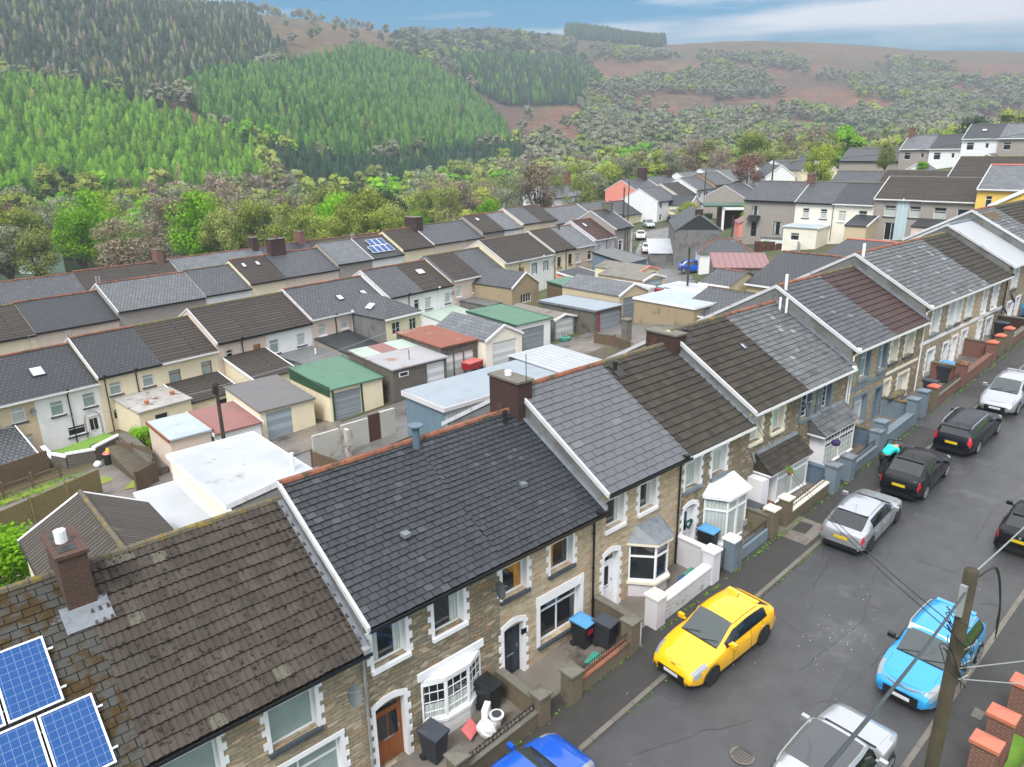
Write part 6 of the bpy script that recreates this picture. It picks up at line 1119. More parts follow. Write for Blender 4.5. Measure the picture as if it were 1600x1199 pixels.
# fences, bits and pieces in the back yards
def fence(pts, h, mat, lb, f=G, nm='timber_fence', posts=True, t=.05):
    g = thing(nm, lb, 'fence', (0, 0, 0)); m = MB()
    for a, b in zip(pts, pts[1:]):
        n = max(1, int(math.dist(a, b)/1.8)); d = Vector((b[0]-a[0], b[1]-a[1], 0)).normalized(); nn = Vector((-d.y, d.x, 0))*t/2; L0 = 0
        for i in range(n):
            p = Vector((a[0]+(b[0]-a[0])*i/n, a[1]+(b[1]-a[1])*i/n, 0)); q_ = Vector((a[0]+(b[0]-a[0])*(i+1)/n, a[1]+(b[1]-a[1])*(i+1)/n, 0)); zp, zq = f(*p.xy), f(*q_.xy); ll = (q_-p).length
            for s_ in (1, -1):
                P = [p+nn*s_+Vector((0, 0, zp-.2)), q_+nn*s_+Vector((0, 0, zq-.2)), q_+nn*s_+Vector((0, 0, zq+h)), p+nn*s_+Vector((0, 0, zp+h))]; uv = [(L0, zp), (L0+ll, zq), (L0+ll, zq+h), (L0, zp+h)]
                m.face(P if s_ < 0 else P[::-1], uv=uv if s_ < 0 else uv[::-1])
            P = [p-nn+Vector((0, 0, zp+h)), q_-nn+Vector((0, 0, zq+h)), q_+nn+Vector((0, 0, zq+h)), p+nn+Vector((0, 0, zp+h))]; m.face(P); L0 += ll
            if posts: MB().box(p.x-.06, p.x+.06, p.y-.06, p.y+.06, zp-.3, zp+h+.1).build('fence_post', M[mat], g)
    m.build('fence_panel', M[mat], g); return g
fence([(-3, 42.8), (2.4, 43.0), (7.9, 45.0)], 1.5, 'woodgreen', 'long closeboard fence streaked green across the yard at the left edge')
fence([(-3, 51.6), (3.4, 52.2), (6.6, 52.8)], 1.6, 'wood', 'dark closeboard fence below the beige house at the left edge')
g = thing('rail_fence', 'low three rail timber fence along the mossy strip', 'fence', (0, 0, 0)); m = MB()
for k in range(3): m.tube([(-2, 49.6, G(-2, 49.6)+.3+.3*k), (6.9, 50.4, G(6.9, 50.4)+.3+.3*k)], .04, 5)
m.build('rail', M['wood'], g)
for i in range(6): x = -1+i*1.55; MB().box(x-.06, x+.06, 49.6+i*.13, 49.75+i*.13, G(x, 50)-.2, G(x, 50)+1.15).build('fence_post', M['wood'], g)
fence([(10.6, 44.0), (11.2, 46.8), (10.3, 51.0)], 1.3, 'wood', 'curved fence of upright stakes round the raised bed'); fence([(9.2, 42.6), (10.6, 43.4)], 1.3, 'wood', 'short fence of upright stakes facing the yard')
g = thing('raised_bed', 'raised bed of weeds and soil held by a stone wall', 'planter', (0, 0, 0)); MB().box(10.7, 11.4, 44.2, 52, G(10.5, 48)-.5, G(10.5, 48)+1.0).build('stone_wall', M['block'], g); MB().box(9.6, 10.7, 44.2, 51, G(10, 48)-.4, G(10, 48)+.7).build('soil', M['dirt'], g)
g = thing('garden_wall', 'curved dark stone wall with a white coping round the small green lawn', 'wall', (0, 0, 0)); m = MB(); c = MB(); P = [(6.9, 56.5), (7.0, 53.8), (7.6, 52.6), (9.2, 52.2), (11.0, 53.4)]
for a, b in zip(P, P[1:]):
    d = Vector((b[0]-a[0], b[1]-a[1], 0)); L = d.length; d.normalize(); n = Vector((-d.y, d.x, 0)); z = G(*a); cc = Vector(((a[0]+b[0])/2, (a[1]+b[1])/2, z+.1)); m.obox(cc, d*L/2, n*.12, Vector((0, 0, .85))); c.obox(cc+Vector((0, 0, .9)), d*(L/2+.06), n*.16, Vector((0, 0, .05)))
m.build('wall', M['block'], g); c.build('coping', M['wpaint'], g)
t = thing('dustbin', 'round black dustbin topped with pink and yellow rubbish in the left yard', 'bin', (9.5, 50.2, G(9.5, 50.2)+.08)); MB().cyl((0, 0, 0), .26, .75, 14, .3).build('bin_body', M['black'], t); m = MB(); m.cyl((0, 0, .75), .3, .12, 10, .2); m.build('rubbish', M['bagr'], t); MB().cyl((.05, 0, .87), .14, .2, 8, .08).build('rubbish', M['plateY'], t)
blob('rubbish_sack', (8.9, 50.4, G(8.9, 50.4)+.25), .26, 'bagw', 'white rubbish sack left of the round black dustbin', 'bag', 4)
t = thing('garden_arch', 'thin black wire garden arch in front of the white house', 'arch', (10.2, 56.2, -3.7)); m = MB()
for o_ in (0, .4): m.tube([(-.5, o_, 0), (-.5, o_, 1.5)]+[(-.5*math.cos(a), o_, 1.5+.5*math.sin(a)) for a in np.linspace(0, math.pi, 8)]+[(.5, o_, 0)], .018, 5)
m.build('arch_frame', M['iron'], t)
t = thing('parasol', 'folded red parasol beside the tiled lean-to', 'parasol', (18.2, 51.2, -3.2)); m = MB(); m.cyl((0, 0, 0), .03, 2.2, 6); m.build('pole', M['galv'], t); MB().tube([(0, 0, 1.4), (0, 0, 2.3)], .45, 8, .04).build('canopy', M['redplastic'], t)
g = thing('garden_wall', 'white painted concrete panel wall with a dark timber gate beside the metal workshop', 'wall', (0, 0, 0)); MB().box(18.9, 19.1, 35.6, 36.0, -1.5, .4).build('post', M['panel'], g); MB().box(19.1, 20.9, 36.6, 36.75, -2, .35).build('wall', M['panel'], g); MB().box(20.95, 21.7, 36.6, 36.7, -2, .5).build('gate', M['woodred'], g); MB().box(21.75, 22.8, 36.6, 36.8, -2, .5).build('wall', M['panel'], g)
MB().box(17.2, 18.9, 36.5, 36.65, -2, .25).build('wall', M['panel'], g)
t = thing('cafe_table', 'small red folding table on the paved yard behind the flue', 'table', (18.6, 35.0, -.85)); MB().cyl((0, 0, .68), .34, .025, 16).build('table_top', M['coping'], t); m = MB(); m.tube([(-.25, 0, 0), (.25, 0, .68)], .015, 5); m.tube([(.25, 0, 0), (-.25, 0, .68)], .015, 5); m.build('leg', M['redplastic'], t)
fence([(17.0, 36.4), (17.1, 33.0)], 1.0, 'wood', 'low timber fence edging the small paved yard')
t = thing('trailer', 'dark red box trailer parked before the white door panels', 'trailer', (33.0, 41.9, -.75), 10); MB().box(0, 1.5, 0, .9, .3, .8).build('trailer_body', M['redplastic'], t); MB().box(-.03, 1.53, -.03, .93, .8, .86).build('lid', M['bagr'], t); [MB().tube([(x, -.03, .2), (x, -.15, .2)], .22, 12).build('wheel', M['tyre'], t) for x in (.35, 1.15)]
blob('rubbish_sack', (32.6, 41.6, -.45), .28, 'binb', 'black rubbish sack left of the red trailer', 'bag', 8)
t = thing('planter_tub', 'round green tub of dead stems at the garage corner', 'planter', (43.9, 42.5, -.2)); MB().cyl((0, 0, 0), .4, .3, 16, .5).build('tub', M['crategreen'], t)
m = MB(); 
for i in range(20): a = i*.9; m.tube([(math.cos(a)*.2, math.sin(a)*.2, .25), (math.cos(a)*.35, math.sin(a)*.35, .7)], .012, 4)
m.build('dead_stems', M['bark'], t)
fence([(44.0, 39.2), (43.6, 36.8), (42.4, 34.2)], .9, 'wood', 'low brown timber fence beside the weedy gravel yard behind the brown tiled house'); g = thing('gate_pier', 'weathered square block pier at the end of the brown yard fence', 'pier', (45.2, 36.9, .4)); MB().box(-.3, .3, -.3, .3, -.5, 1.9).build('pier', M['coping'], g); MB().box(-.36, .36, -.36, .36, 1.9, 2.0).build('pier_cap', M['coping'], g)
strip('gravel_bed', [(35, 35.6), (43, 35.8)], -2.5, 1.5, 'dirt', .12, kind='stuff')
MB()
fence([(86.4, 44.0), (90.5, 46.5)], 1.1, 'galv', 'metal rail fence beside the cream house garden')
t = thing('garden_hedge', 'clipped dark green hedge along the far side of the car park', 'hedge', (0, 0, 0)); hedge_t = t
# ---------------------------------------------------------------- cars
M['sunglass'] = glass('tinted glass roof', (.05, .055, .06), .06)
def lerp_(tb, x):
    if x <= tb[0][0]: return tb[0][1]
    for (a, va), (b, vb) in zip(tb, tb[1:]):
        if x <= b: 
            t = (x-a)/(b-a); t = t*t*(3-2*t)*.35+t*.65; return va+(vb-va)*t
    return tb[-1][1]
def car(nm, lb, x, y, rz, L=4.3, W=1.8, H=1.47, wb=2.64, fo=.86, hood=.96, cowl=None, wsx=None, rrx=None, rbx=None, tail=1.0, paintm=None, wr=.33, rim='rim', z=None, pitch=None,
        roof=None, rails=False, sunroof=False, trim=None, plate=None, emblem=None, detail=True, grp='cars parked along the street', suv=0, tl='lampr', side_glass='carglass', wide_tail=False, wsm='wscreen', cat='car'):
    hx = L/2; cowl = hx-1.18 if cowl is None else cowl; wsx = cowl-.78 if wsx is None else wsx; rrx = -hx+.75 if rrx is None else rrx; rbx = -hx+.28 if rbx is None else rbx
    c = thing(nm, lb, cat, (x, y, sg(x) if z is None else z), rz, grp)
    slope_ = math.atan(.0785) if pitch is None else pitch
    c.rotation_euler = (0, (-slope_ if abs(rz) < 90 else slope_), R(rz))
    fx = hx-fo; wx = (fx, fx-wb); ar = wr+.045
    zt = [(-hx, .60), (-hx+.04, .82), (-hx+.10, tail-.03), (rbx, tail+.02), (rrx, H-.075), (rrx+.45, H-.02), ((wsx+rrx)/2+.2, H), (wsx+.0, H-.045), (cowl, hood), (hx-.42, hood-.12), (hx-.15, hood-.24), (hx-.04, hood-.36), (hx, hood-.42)]
    zt = sorted(zt); bl = [(-hx, .58), (-hx+.12, tail-.12), (rbx, tail-.06), (-hx*.2, hood-.03), (cowl, hood-.07), (hx-.42, hood-.19), (hx-.15, hood-.30), (hx, hood-.46)]
    wrf = [(-hx, .80), (rbx, .80), (rrx, .72), (0, .735), (wsx, .70), (cowl, .80), (hx, .78)]
    xs = set(np.linspace(-hx, hx, 34)); xs |= {rbx, rrx, wsx, cowl, cowl-.35, rrx+.12, -hx+.04, -hx+.10, hx-.04, hx-.10, hx-.42, -hx+.2}
    for q_ in wx: xs |= {q_+ar*math.cos(t) for t in np.linspace(0, math.pi, 11)}
    xs = sorted(v for v in xs if -hx-1e-6 <= v <= hx+1e-6); xx = [xs[0]]
    for v in xs[1:]:
        if v-xx[-1] > .012: xx.append(v)
    xs = xx
    def ring(px_):
        t = abs(px_)/hx; w_ = W/2*(1-(.20 if px_ > 0 else .13)*t**7-.03*t**2); zb = .20+.10*max(0, t-.85)/.15+(.04 if suv else 0); Z = lerp_(zt, px_); B = min(lerp_(bl, px_), Z-.02); wr_ = w_*lerp_(wrf, px_); cab = clamp((Z-B)/.45)
        P = [(0, zb), (.84*w_, zb), (.965*w_, zb+.07), (.99*w_, zb+.3*(B-zb)), (1.0*w_, zb+.66*(B-zb)), (.975*w_, zb+.90*(B-zb)), (.945*w_, B)]
        e = (wr_+.015, Z-.075*cab-.012); s_ = P[-1]
        for u in (.05, .5, .93): P.append((s_[0]+(e[0]-s_[0])*u+.03*math.sin(u*math.pi)*cab, s_[1]+(e[1]-s_[1])*u))
        P += [(wr_*.93, Z-.03*cab-.004), (wr_*.5, Z-.004), (0, Z)]
        out = []
        for i, (a, b) in enumerate(P):
            if i <= 5:
                for q_ in wx:
                    d = abs(px_-q_)
                    if d < ar: b = max(b, wr+math.sqrt(ar*ar-d*d)*1.0-.01)
            out.append((a, b))
        return out
    rings = [ring(v) for v in xs]; K = 13
    parts = {k: MB() for k in ('body', 'under', 'sl', 'sr', 'windscreen', 'rear_window', 'roof', 'sunroof', 'hl', 'hr', 'tl', 'tr')}
    for i in range(len(xs)-1):
        xm = (xs[i]+xs[i+1])/2
        for j in range(K-1):
            cat_ = 'body'
            if j <= 1: cat_ = 'under'
            elif 7 <= j <= 8 and rrx-.12 < xm < cowl-.30 and ring(xm)[9][1]-ring(xm)[7][1] > .06: cat_ = 'sl'
            elif j >= 9 and wsx < xm < cowl-.02: cat_ = 'windscreen' if j >= 10 or xm > wsx else 'body'
            elif j >= 10 and rbx+.03 < xm < rrx: cat_ = 'rear_window'
            elif j >= 9 and rrx < xm < wsx and roof: cat_ = 'roof'
            if cat_ == 'windscreen' and j == 9: cat_ = 'body'
            if sunroof and j >= 10 and (rrx+wsx)/2-.6 < xm < wsx-.12: cat_ = 'sunroof'
            for s_ in (1, -1):
                ct = cat_
                if ct == 'sl' and s_ < 0: ct = 'sr'
                if j == 4 and hx-.40 < xm < hx-.08: ct = 'hl' if s_ > 0 else 'hr'
                if 5 <= j <= 8 and hx-.62 < xm < hx-.13: ct = 'hl' if s_ > 0 else 'hr'
                if (4 <= j <= 6) and xm < -hx+.22 and xm > -hx+.02: ct = 'tl' if s_ > 0 else 'tr'
                if wide_tail and 6 <= j <= 8 and xm < rbx+.07 and xm > -hx+.05: ct = 'tl' if s_ > 0 else 'tr'
                a, b, d, e = (xs[i], s_*rings[i][j][0], rings[i][j][1]), (xs[i+1], s_*rings[i+1][j][0], rings[i+1][j][1]), (xs[i+1], s_*rings[i+1][j+1][0], rings[i+1][j+1][1]), (xs[i], s_*rings[i][j+1][0], rings[i][j+1][1])
                q_ = [a, b, d, e]; parts[ct].face(q_ if s_ < 0 else q_[::-1])
    # ends
    for i, sg_ in ((0, -1), (len(xs)-1, 1)):
        rg = rings[i]
        for j in range(1, K-2):
            for (u0, u1, dark) in ((-1, -.55, 0), (-.55, .55, 1), (.55, 1, 0)):
                q_ = [(xs[i]+sg_*.0, rg[j][0]*u0, rg[j][1]), (xs[i], rg[j][0]*u1, rg[j][1]), (xs[i], rg[j+1][0]*u1, rg[j+1][1]), (xs[i], rg[j+1][0]*u0, rg[j+1][1])]
                parts['body'].face(q_ if sg_ > 0 else q_[::-1])
    import bmesh
    def bs(k, nm_, mat, par=c):
        if not parts[k].f: return None
        o = parts[k].build(nm_, mat, par); bm = bmesh.new(); bm.from_mesh(o.data); bmesh.ops.remove_doubles(bm, verts=bm.verts, dist=.0008)
        bmesh.ops.recalc_face_normals(bm, faces=bm.faces) if k == 'body' else None
        bm.to_mesh(o.data); bm.free(); o.data.polygons.foreach_set('use_smooth', [True]*len(o.data.polygons)); return o
    body = bs('body', 'body', paintm); bs('under', 'underbody', M['black']); bs('sl', 'side_window', M[side_glass]); bs('sr', 'side_window', M[side_glass]); bs('sunroof', 'sunroof', M['sunglass']); bs('windscreen', 'windscreen', M[wsm]); bs('rear_window', 'rear_window', M['carglass']); bs('roof', 'roof', roof or paintm)
    for k, n_, mt in (('hl', 'headlight', 'lampw'), ('hr', 'headlight', 'lampw'), ('tl', 'tail_light', tl), ('tr', 'tail_light', tl)): bs(k, n_, M[mt])
    # wheels
    for q_ in wx:
        for s_ in (1, -1):
            yy = s_*(W/2-.115); m = MB(); m.tube([(q_, yy-s_*.105, wr), (q_, yy-s_*.09, wr), (q_, yy+s_*.085, wr), (q_, yy+s_*.1, wr)], wr*.96, 24, wr*.96); t_ = m.build('wheel', M['tyre'], c)
            m = MB(); m.tube([(q_, yy+s_*.06, wr), (q_, yy+s_*.103, wr)], wr*.70, 20)
            m.build('wheel_well', M['black'], t_); m = MB(); n = 24
            for k in range(n):
                a, b = 2*math.pi*k/n, 2*math.pi*(k+1)/n; m.face([(q_+math.cos(a)*wr*.62, yy+s_*.108, wr+math.sin(a)*wr*.62), (q_+math.cos(b)*wr*.62, yy+s_*.108, wr+math.sin(b)*wr*.62), (q_+math.cos(b)*wr*.70, yy+s_*.112, wr+math.sin(b)*wr*.70), (q_+math.cos(a)*wr*.70, yy+s_*.112, wr+math.sin(a)*wr*.70)])
            for k in range(5):
                a = 2*math.pi*k/5+.3; d = Vector((math.cos(a), 0, math.sin(a))); e = Vector((-math.sin(a), 0, math.cos(a)))
                m.obox(Vector((q_, yy+s_*.108, wr))+d*wr*.36, d*wr*.30, e*wr*.085, Vector((0, .006, 0)))
            m.tube([(q_, yy+s_*.10, wr), (q_, yy+s_*.118, wr)], wr*.14, 10); m.build('rim', M[rim], t_)
    # details
    Zf = hood-.42; m = MB(); m.box(hx-.02, hx+.012, -W*.27, W*.27, .30, Zf-.01); m.build('grille', M['black'], c)
    if plate != 'none':
        MB().box(hx+.013, hx+.022, -.26, .26, .40, .51).build('number_plate', M['plateW'], c); MB().box(-hx-.018, -hx-.004, -.26, .26, .62 if not suv else .66, .74 if not suv else .78).build('number_plate', M['plateY'], c)
    m = MB(); m.box(-hx-.012, -hx+.01, -W*.36, W*.36, .22, .40); m.build('bumper_insert', M['black'], c)
    Bm = lerp_(bl, cowl-.45)
    for s_ in (1, -1):
        m = MB(); cx_ = cowl-.40; yy = s_*(W/2+.09); m.obox((cx_, yy, Bm+.13), (.06, 0, 0), (0, .10, 0), (0, 0, .07)); m.obox((cx_, s_*(W/2-.02), Bm+.08), (.03, 0, 0), (0, .07, 0), (0, 0, .025)); m.build('wing_mirror', trim or paintm, c)
        m = MB(); 
        for hxx in ((cowl-1.25, cowl-2.05) if L > 3.9 else (cowl-1.3,)):
            z_ = Bm-.10; m.tube([(hxx-.08, s_*(W/2*.99+.0), z_), (hxx, s_*(W/2+.025), z_), (hxx+.08, s_*(W/2*.99), z_)], .014, 5)
        m.build('door_handle', M['galv'] if trim else paintm, c)
        m = MB()                                                   # door shut lines
        for v in (cowl-.55, cowl-1.48, max(-hx+.95, cowl-2.4)):
            rg = ring(v); pr_ = [(v, s_*(rg[j][0]+.003), rg[j][1]) for j in range(2, 8)]; m.tube(pr_, .006, 4)
        m.build('door_gap', M['black'], c)
        m = MB(); 
        for v in (cowl-1.48, max(rrx+.35, cowl-2.4)):
            if v > rrx and v < wsx: rg = ring(v); m.face([(v-.04, s_*(rg[j][0]+.004), rg[j][1]) for j in (7, 9)]+[(v+.04, s_*(rg[j][0]+.004), rg[j][1]) for j in (9, 7)])
        m.build('window_pillar', M['black'], c)
        if rails:
            m = MB(); m.tube([(v, s_*(ring(v)[9][0]-.03), ring(v)[10][1]+.06*min(1, 8*min((v-rrx-.1), (wsx-.1-v)))) for v in np.linspace(rrx+.1, wsx-.1, 14)], .018, 6); m.build('roof_rail', M['galv'] if rails == 'silver' else M['black'], c)
        else:
            m = MB(); m.tube([(v, s_*(ring(v)[10][0]), ring(v)[10][1]+.002) for v in np.linspace(rrx+.12, wsx, 14)], .010, 4); m.build('roof_groove', M['black'], c)
    m = MB(); 
    for k, yy in enumerate((-.55, .1)): m.tube([(cowl-.02, yy, hood+.02), (cowl-.16, yy+.5, hood+.13)], .010, 4)
    m.build('windscreen_wiper', M['black'], c); m = MB(); m.tube([(cowl+.0, v, ring(cowl)[11 if abs(v) < W*.2 else 10][1]+.004) for v in np.linspace(-W*.36, W*.36, 9)], .03, 5); m.build('cowl_strip', M['black'], c)
    m = MB(); m.tube([(rrx+.28, 0, H-.01), (rrx+.20, 0, H+.08)], .012, 5); m.build('aerial', M['black'], c)
    m = MB(); m.tube([(cowl+.2, -W*.36, hood-.035), (hx-.4, -W*.36, hood-.145), (hx-.2, -W*.3, hood-.24), (hx-.14, 0, hood-.235), (hx-.2, W*.3, hood-.24), (hx-.4, W*.36, hood-.145), (cowl+.2, W*.36, hood-.035)], .004, 4); m.build('bonnet_gap', M['black'], c)
    m = MB(); m.obox((rrx-.03, 0, H-.075), (.08, 0, .004), (0, W*.31, 0), (-.0, 0, .012)); m.build('spoiler', paintm, c)
    if emblem == 'oval': m = MB(); m.obox((hx-.11, 0, hood-.26), (.03, 0, .03), (0, .075, 0), (-.006, 0, .006)); m.build('badge', M['rimdk'], c)
    if emblem == 'chevron':
        m = MB()
        for dz in (0, .045):
            m.tube([(hx-.34+.0, -W*.42, hood-.20-dz), (hx-.15, -W*.3, hood-.25-dz), (hx-.04, -.12, hood-.27-dz), (hx-.02, 0, hood-.19-dz), (hx-.04, .12, hood-.27-dz), (hx-.15, W*.3, hood-.25-dz), (hx-.34, W*.42, hood-.20-dz)], .014, 5)
        m.build('chrome_chevron_strip', M['rim'], c)
    if emblem == 'star': MB().tube([(-hx-.0, 0, tail-.16), (-hx-.02, 0, tail-.16)], .05, 12).build('badge', M['rim'], c)
    return c
P_ = {'yellow': paint('bright yellow paint', (.86,.46,.0)), 'silver': paint('silver paint', (.42,.44,.47), .6, .28), 'black': paint('black paint', (.006,.0065,.008), coat=.12, spec=.3), 'navy': paint('dark navy paint', (.005,.007,.012), coat=.15, spec=.3), 'cyan': paint('sky blue paint', (.015,.30,.64)),
      'grey': paint('silver grey paint', (.46,.48,.50), .55, .28), 'blue': paint('royal blue paint', (.0,.085,.50)), 'white': paint('white car paint', (.75,.76,.78)), 'red': paint('red car paint', (.5,.02,.02)), 'dull': paint('pale grey blue car paint', (.4,.47,.5), .3)}
car('parked_car', 'bright yellow hatchback parked with its nose towards the bottom of the road', 18.05, 10.62, 176.5, 4.36, 1.84, 1.47, 2.65, .88, .98, paintm=P_['yellow'], rim='rimdk', emblem='oval', cowl=.86, wsx=.0, rrx=-1.38, rbx=-1.96, tail=1.03)
car('parked_car', 'silver hatchback with black rear window parked beyond the street sign', 27.85, 10.32, 2.5, 4.3, 1.8, 1.43, 2.7, .87, .96, paintm=P_['silver'], rim='rimdk', rrx=-1.12, rbx=-1.86, tail=1.0, emblem='star')
jc = car('parked_car', 'black crossover with its passenger door open beside the slate blue wall', 32.95, 10.28, 1.5, 4.13, 1.78, 1.57, 2.53, .82, 1.04, paintm=P_['black'], rrx=-.95, rbx=-1.62, tail=1.1, suv=1)
car('parked_car', 'dark navy estate car with tall red tail lights', 38.75, 10.1, 0, 4.7, 1.82, 1.46, 2.76, .93, .96, paintm=P_['navy'], rrx=-2.0, rbx=-2.24, tail=.98, rails='silver', wide_tail=True)
car('parked_car', 'silver hatchback facing the camera beyond the navy estate', 44.4, 10.1, 181, 4.25, 1.78, 1.5, 2.65, .86, .99, paintm=P_['silver'], rrx=-1.5, rbx=-1.95)
cc = car('parked_car', 'sky blue crossover with pale roof rails parked beside the telegraph pole', 21.6, 5.48, 178.5, 4.16, 1.78, 1.60, 2.6, .82, 1.05, paintm=P_['cyan'], rrx=-1.5, rbx=-1.9, tail=1.1, suv=1, rails='silver', trim=M['black'], emblem='chevron', wr=.34, cowl=.95, wsx=.35)
MB().obox((.28, .0, 1.53), (.10, 0, -.03), (0, .62, 0), (0, 0, .01)).build('sunshade', M['upvc'], cc)
car('parked_car', 'silver grey sports utility car with a glass roof at the bottom of the frame', 15.75, 5.72, -1, 4.45, 1.86, 1.66, 2.66, .88, 1.08, paintm=P_['grey'], rrx=-1.6, rbx=-1.95, tail=1.15, suv=1, rails='silver', sunroof=True, wr=.35, cowl=.98, wsx=.42)
car('parked_car', 'royal blue hatchback cut off by the bottom edge', 9.75, 10.78, 1, 4.1, 1.78, 1.5, 2.55, .85, .99, paintm=P_['blue'], cowl=.95, wsx=.35)
car('parked_car', 'small black hatchback with red tail lights at the right edge', 31.35, 5.45, 1, 3.7, 1.68, 1.45, 2.45, .75, .96, paintm=P_['black'], rrx=-1.0, rbx=-1.5, wide_tail=False, emblem='star')
# open front door of the black crossover, on the pavement side
d_ = MB(); d_.obox((.5, 1.27, .62), (.42, 0, 0), (0, .03, 0), (0, 0, .36)); fr = d_
for a, b in (((.1, 1.27, .98), (.22, 1.22, 1.42)), ((.22, 1.22, 1.42), (.75, 1.22, 1.40)), ((.75, 1.22, 1.40), (.92, 1.27, .98))): fr.tube([a, b], .022, 5)
o = d_.build('open_door', P_['black'], jc); m = MB(); m.face([(.12, 1.26, .99), (.9, 1.26, .99), (.75, 1.22, 1.39), (.22, 1.22, 1.39)]); m.build('door_glass', M['curtaind'], o)
for ob, h_ in ((o, (.92, .89)),):
    me = ob.data; a = R(-62)
    for mesh in [me, o.children[0].data if o.children else None]:
        if mesh is None: continue
        for v in mesh.vertices:
            dx, dy = v.co.x-h_[0], v.co.y-1.27; v.co.x = h_[0]+dx*math.cos(a)-dy*math.sin(a); v.co.y = h_[1]+dx*math.sin(a)+dy*math.cos(a)
    me.update()
for ch_ in kids(o):
    for v in ch_.data.vertices:
        dx, dy = v.co.x-.92, v.co.y-1.27; a = R(-62)
        if ch_.data != o.data: v.co.x = .92+dx*math.cos(a)-dy*math.sin(a); v.co.y = .89+dx*math.sin(a)+dy*math.cos(a)
# person leaning into the open door
def person(x, y, lb, rz):
    p = thing('person', lb, 'person', (x, y, sg(x)+.09), rz)
    J = [((0, 0, .98), .16), ((.10, 0, 1.12), .155), ((.26, 0, 1.25), .16), ((.42, 0, 1.33), .165), ((.52, 0, 1.37), .085), ((.66, 0, 1.36), .105), ((.74, 0, 1.34), .09),
         ((0, .12, .92), .12), ((.02, .13, .5), .075), ((-.03, .13, .08), .05), ((.12, .14, .04), .04), ((0, -.12, .92), .12), ((-.1, -.13, .5), .075), ((-.26, -.13, .10), .05), ((-.12, -.14, .04), .04),
         ((.43, .21, 1.30), .075), ((.56, .27, 1.08), .055), ((.76, .22, .98), .038), ((.84, .20, .97), .036), ((.43, -.21, 1.30), .075), ((.54, -.27, 1.06), .055), ((.74, -.2, .98), .038), ((.82, -.18, .97), .036)]
    E_ = [(0, 1), (1, 2), (2, 3), (3, 4), (4, 5), (5, 6), (0, 7), (7, 8), (8, 9), (9, 10), (0, 11), (11, 12), (12, 13), (13, 14), (3, 15), (15, 16), (16, 17), (17, 18), (3, 19), (19, 20), (20, 21), (21, 22)]
    for w_, s_ in ((18, 1), (22, -1)):
        bx, by, bz = J[w_][0]
        for k in range(5):
            i0 = len(J); sp = (k-1.8)*.02
            J.append(((bx+.03, by+sp*s_, bz-.01), .011)); J.append(((bx+.07-(.01 if k in (0, 4) else 0), by+sp*1.3*s_, bz-.035), .009)); E_ += [(w_, i0), (i0, i0+1)]
    def grow(nm_, idx, edges, sc, mat, par, lv=2):
        me = bpy.data.meshes.new(nm_); mp_ = {v: i for i, v in enumerate(idx)}; me.from_pydata([J[i][0] for i in idx], [(mp_[a], mp_[b]) for a, b in edges], [])
        o = bpy.data.objects.new(nm_, me); COL.objects.link(o); o.parent = par; o.modifiers.new('skin', 'SKIN'); sv = me.skin_vertices[0].data
        for i, v in enumerate(idx): r_ = J[v][1]*sc; sv[i].radius = (r_, r_)
        sv[0].use_root = True; s_ = o.modifiers.new('sub', 'SUBSURF'); s_.levels = lv; s_.render_levels = lv; me.materials.append(M[mat])
        dg = bpy.context.evaluated_depsgraph_get(); me2 = bpy.data.meshes.new_from_object(o.evaluated_get(dg)); o.modifiers.clear(); o.data = me2
        if not me2.materials: me2.materials.append(M[mat])
        me2.polygons.foreach_set('use_smooth', [True]*len(me2.polygons)); return o
    b = grow('body', list(range(len(J))), E_, 1.0, 'skin', p)
    ji = [0, 1, 2, 3, 15, 16, 17, 19, 20, 21]; grow('jacket', ji, [(0, 1), (1, 2), (2, 3), (3, 15), (15, 16), (16, 17), (3, 19), (19, 20), (20, 21)], 1.42, 'teal', p)
    ti = [0, 7, 8, 9, 11, 12, 13]; grow('trousers', ti, [(0, 7), (7, 8), (8, 9), (0, 11), (11, 12), (12, 13)], 1.16, 'trousers', p)
    h = MB(); n = 10
    for i in range(6):
        for j in range(n):
            def S(i, j): th = math.pi*.62*i/6; ph = 2*math.pi*j/n; return (.69+.12*math.sin(th)*math.cos(ph)-.02, .115*math.sin(th)*math.sin(ph), 1.37+.125*math.cos(th))
            h.face([S(i, j), S(i+1, j), S(i+1, j+1), S(i, j+1)])
    h.build('hair', M['hair'], p, smooth=True)
    f_ = MB(); f_.obox((.80, 0, 1.32), (.02, 0, 0), (0, .014, 0), (0, 0, .02)); f_.build('nose', M['skin'], p)
    e_ = MB(); [e_.obox((.792, s_*.035, 1.345), (.006, 0, 0), (0, .012, 0), (0, 0, .008)) for s_ in (1, -1)]; e_.build('eyes', M['black'], p)
    return p
person(32.45, 11.52, 'person in a bright teal jacket bending into the open door of the black crossover', -30)
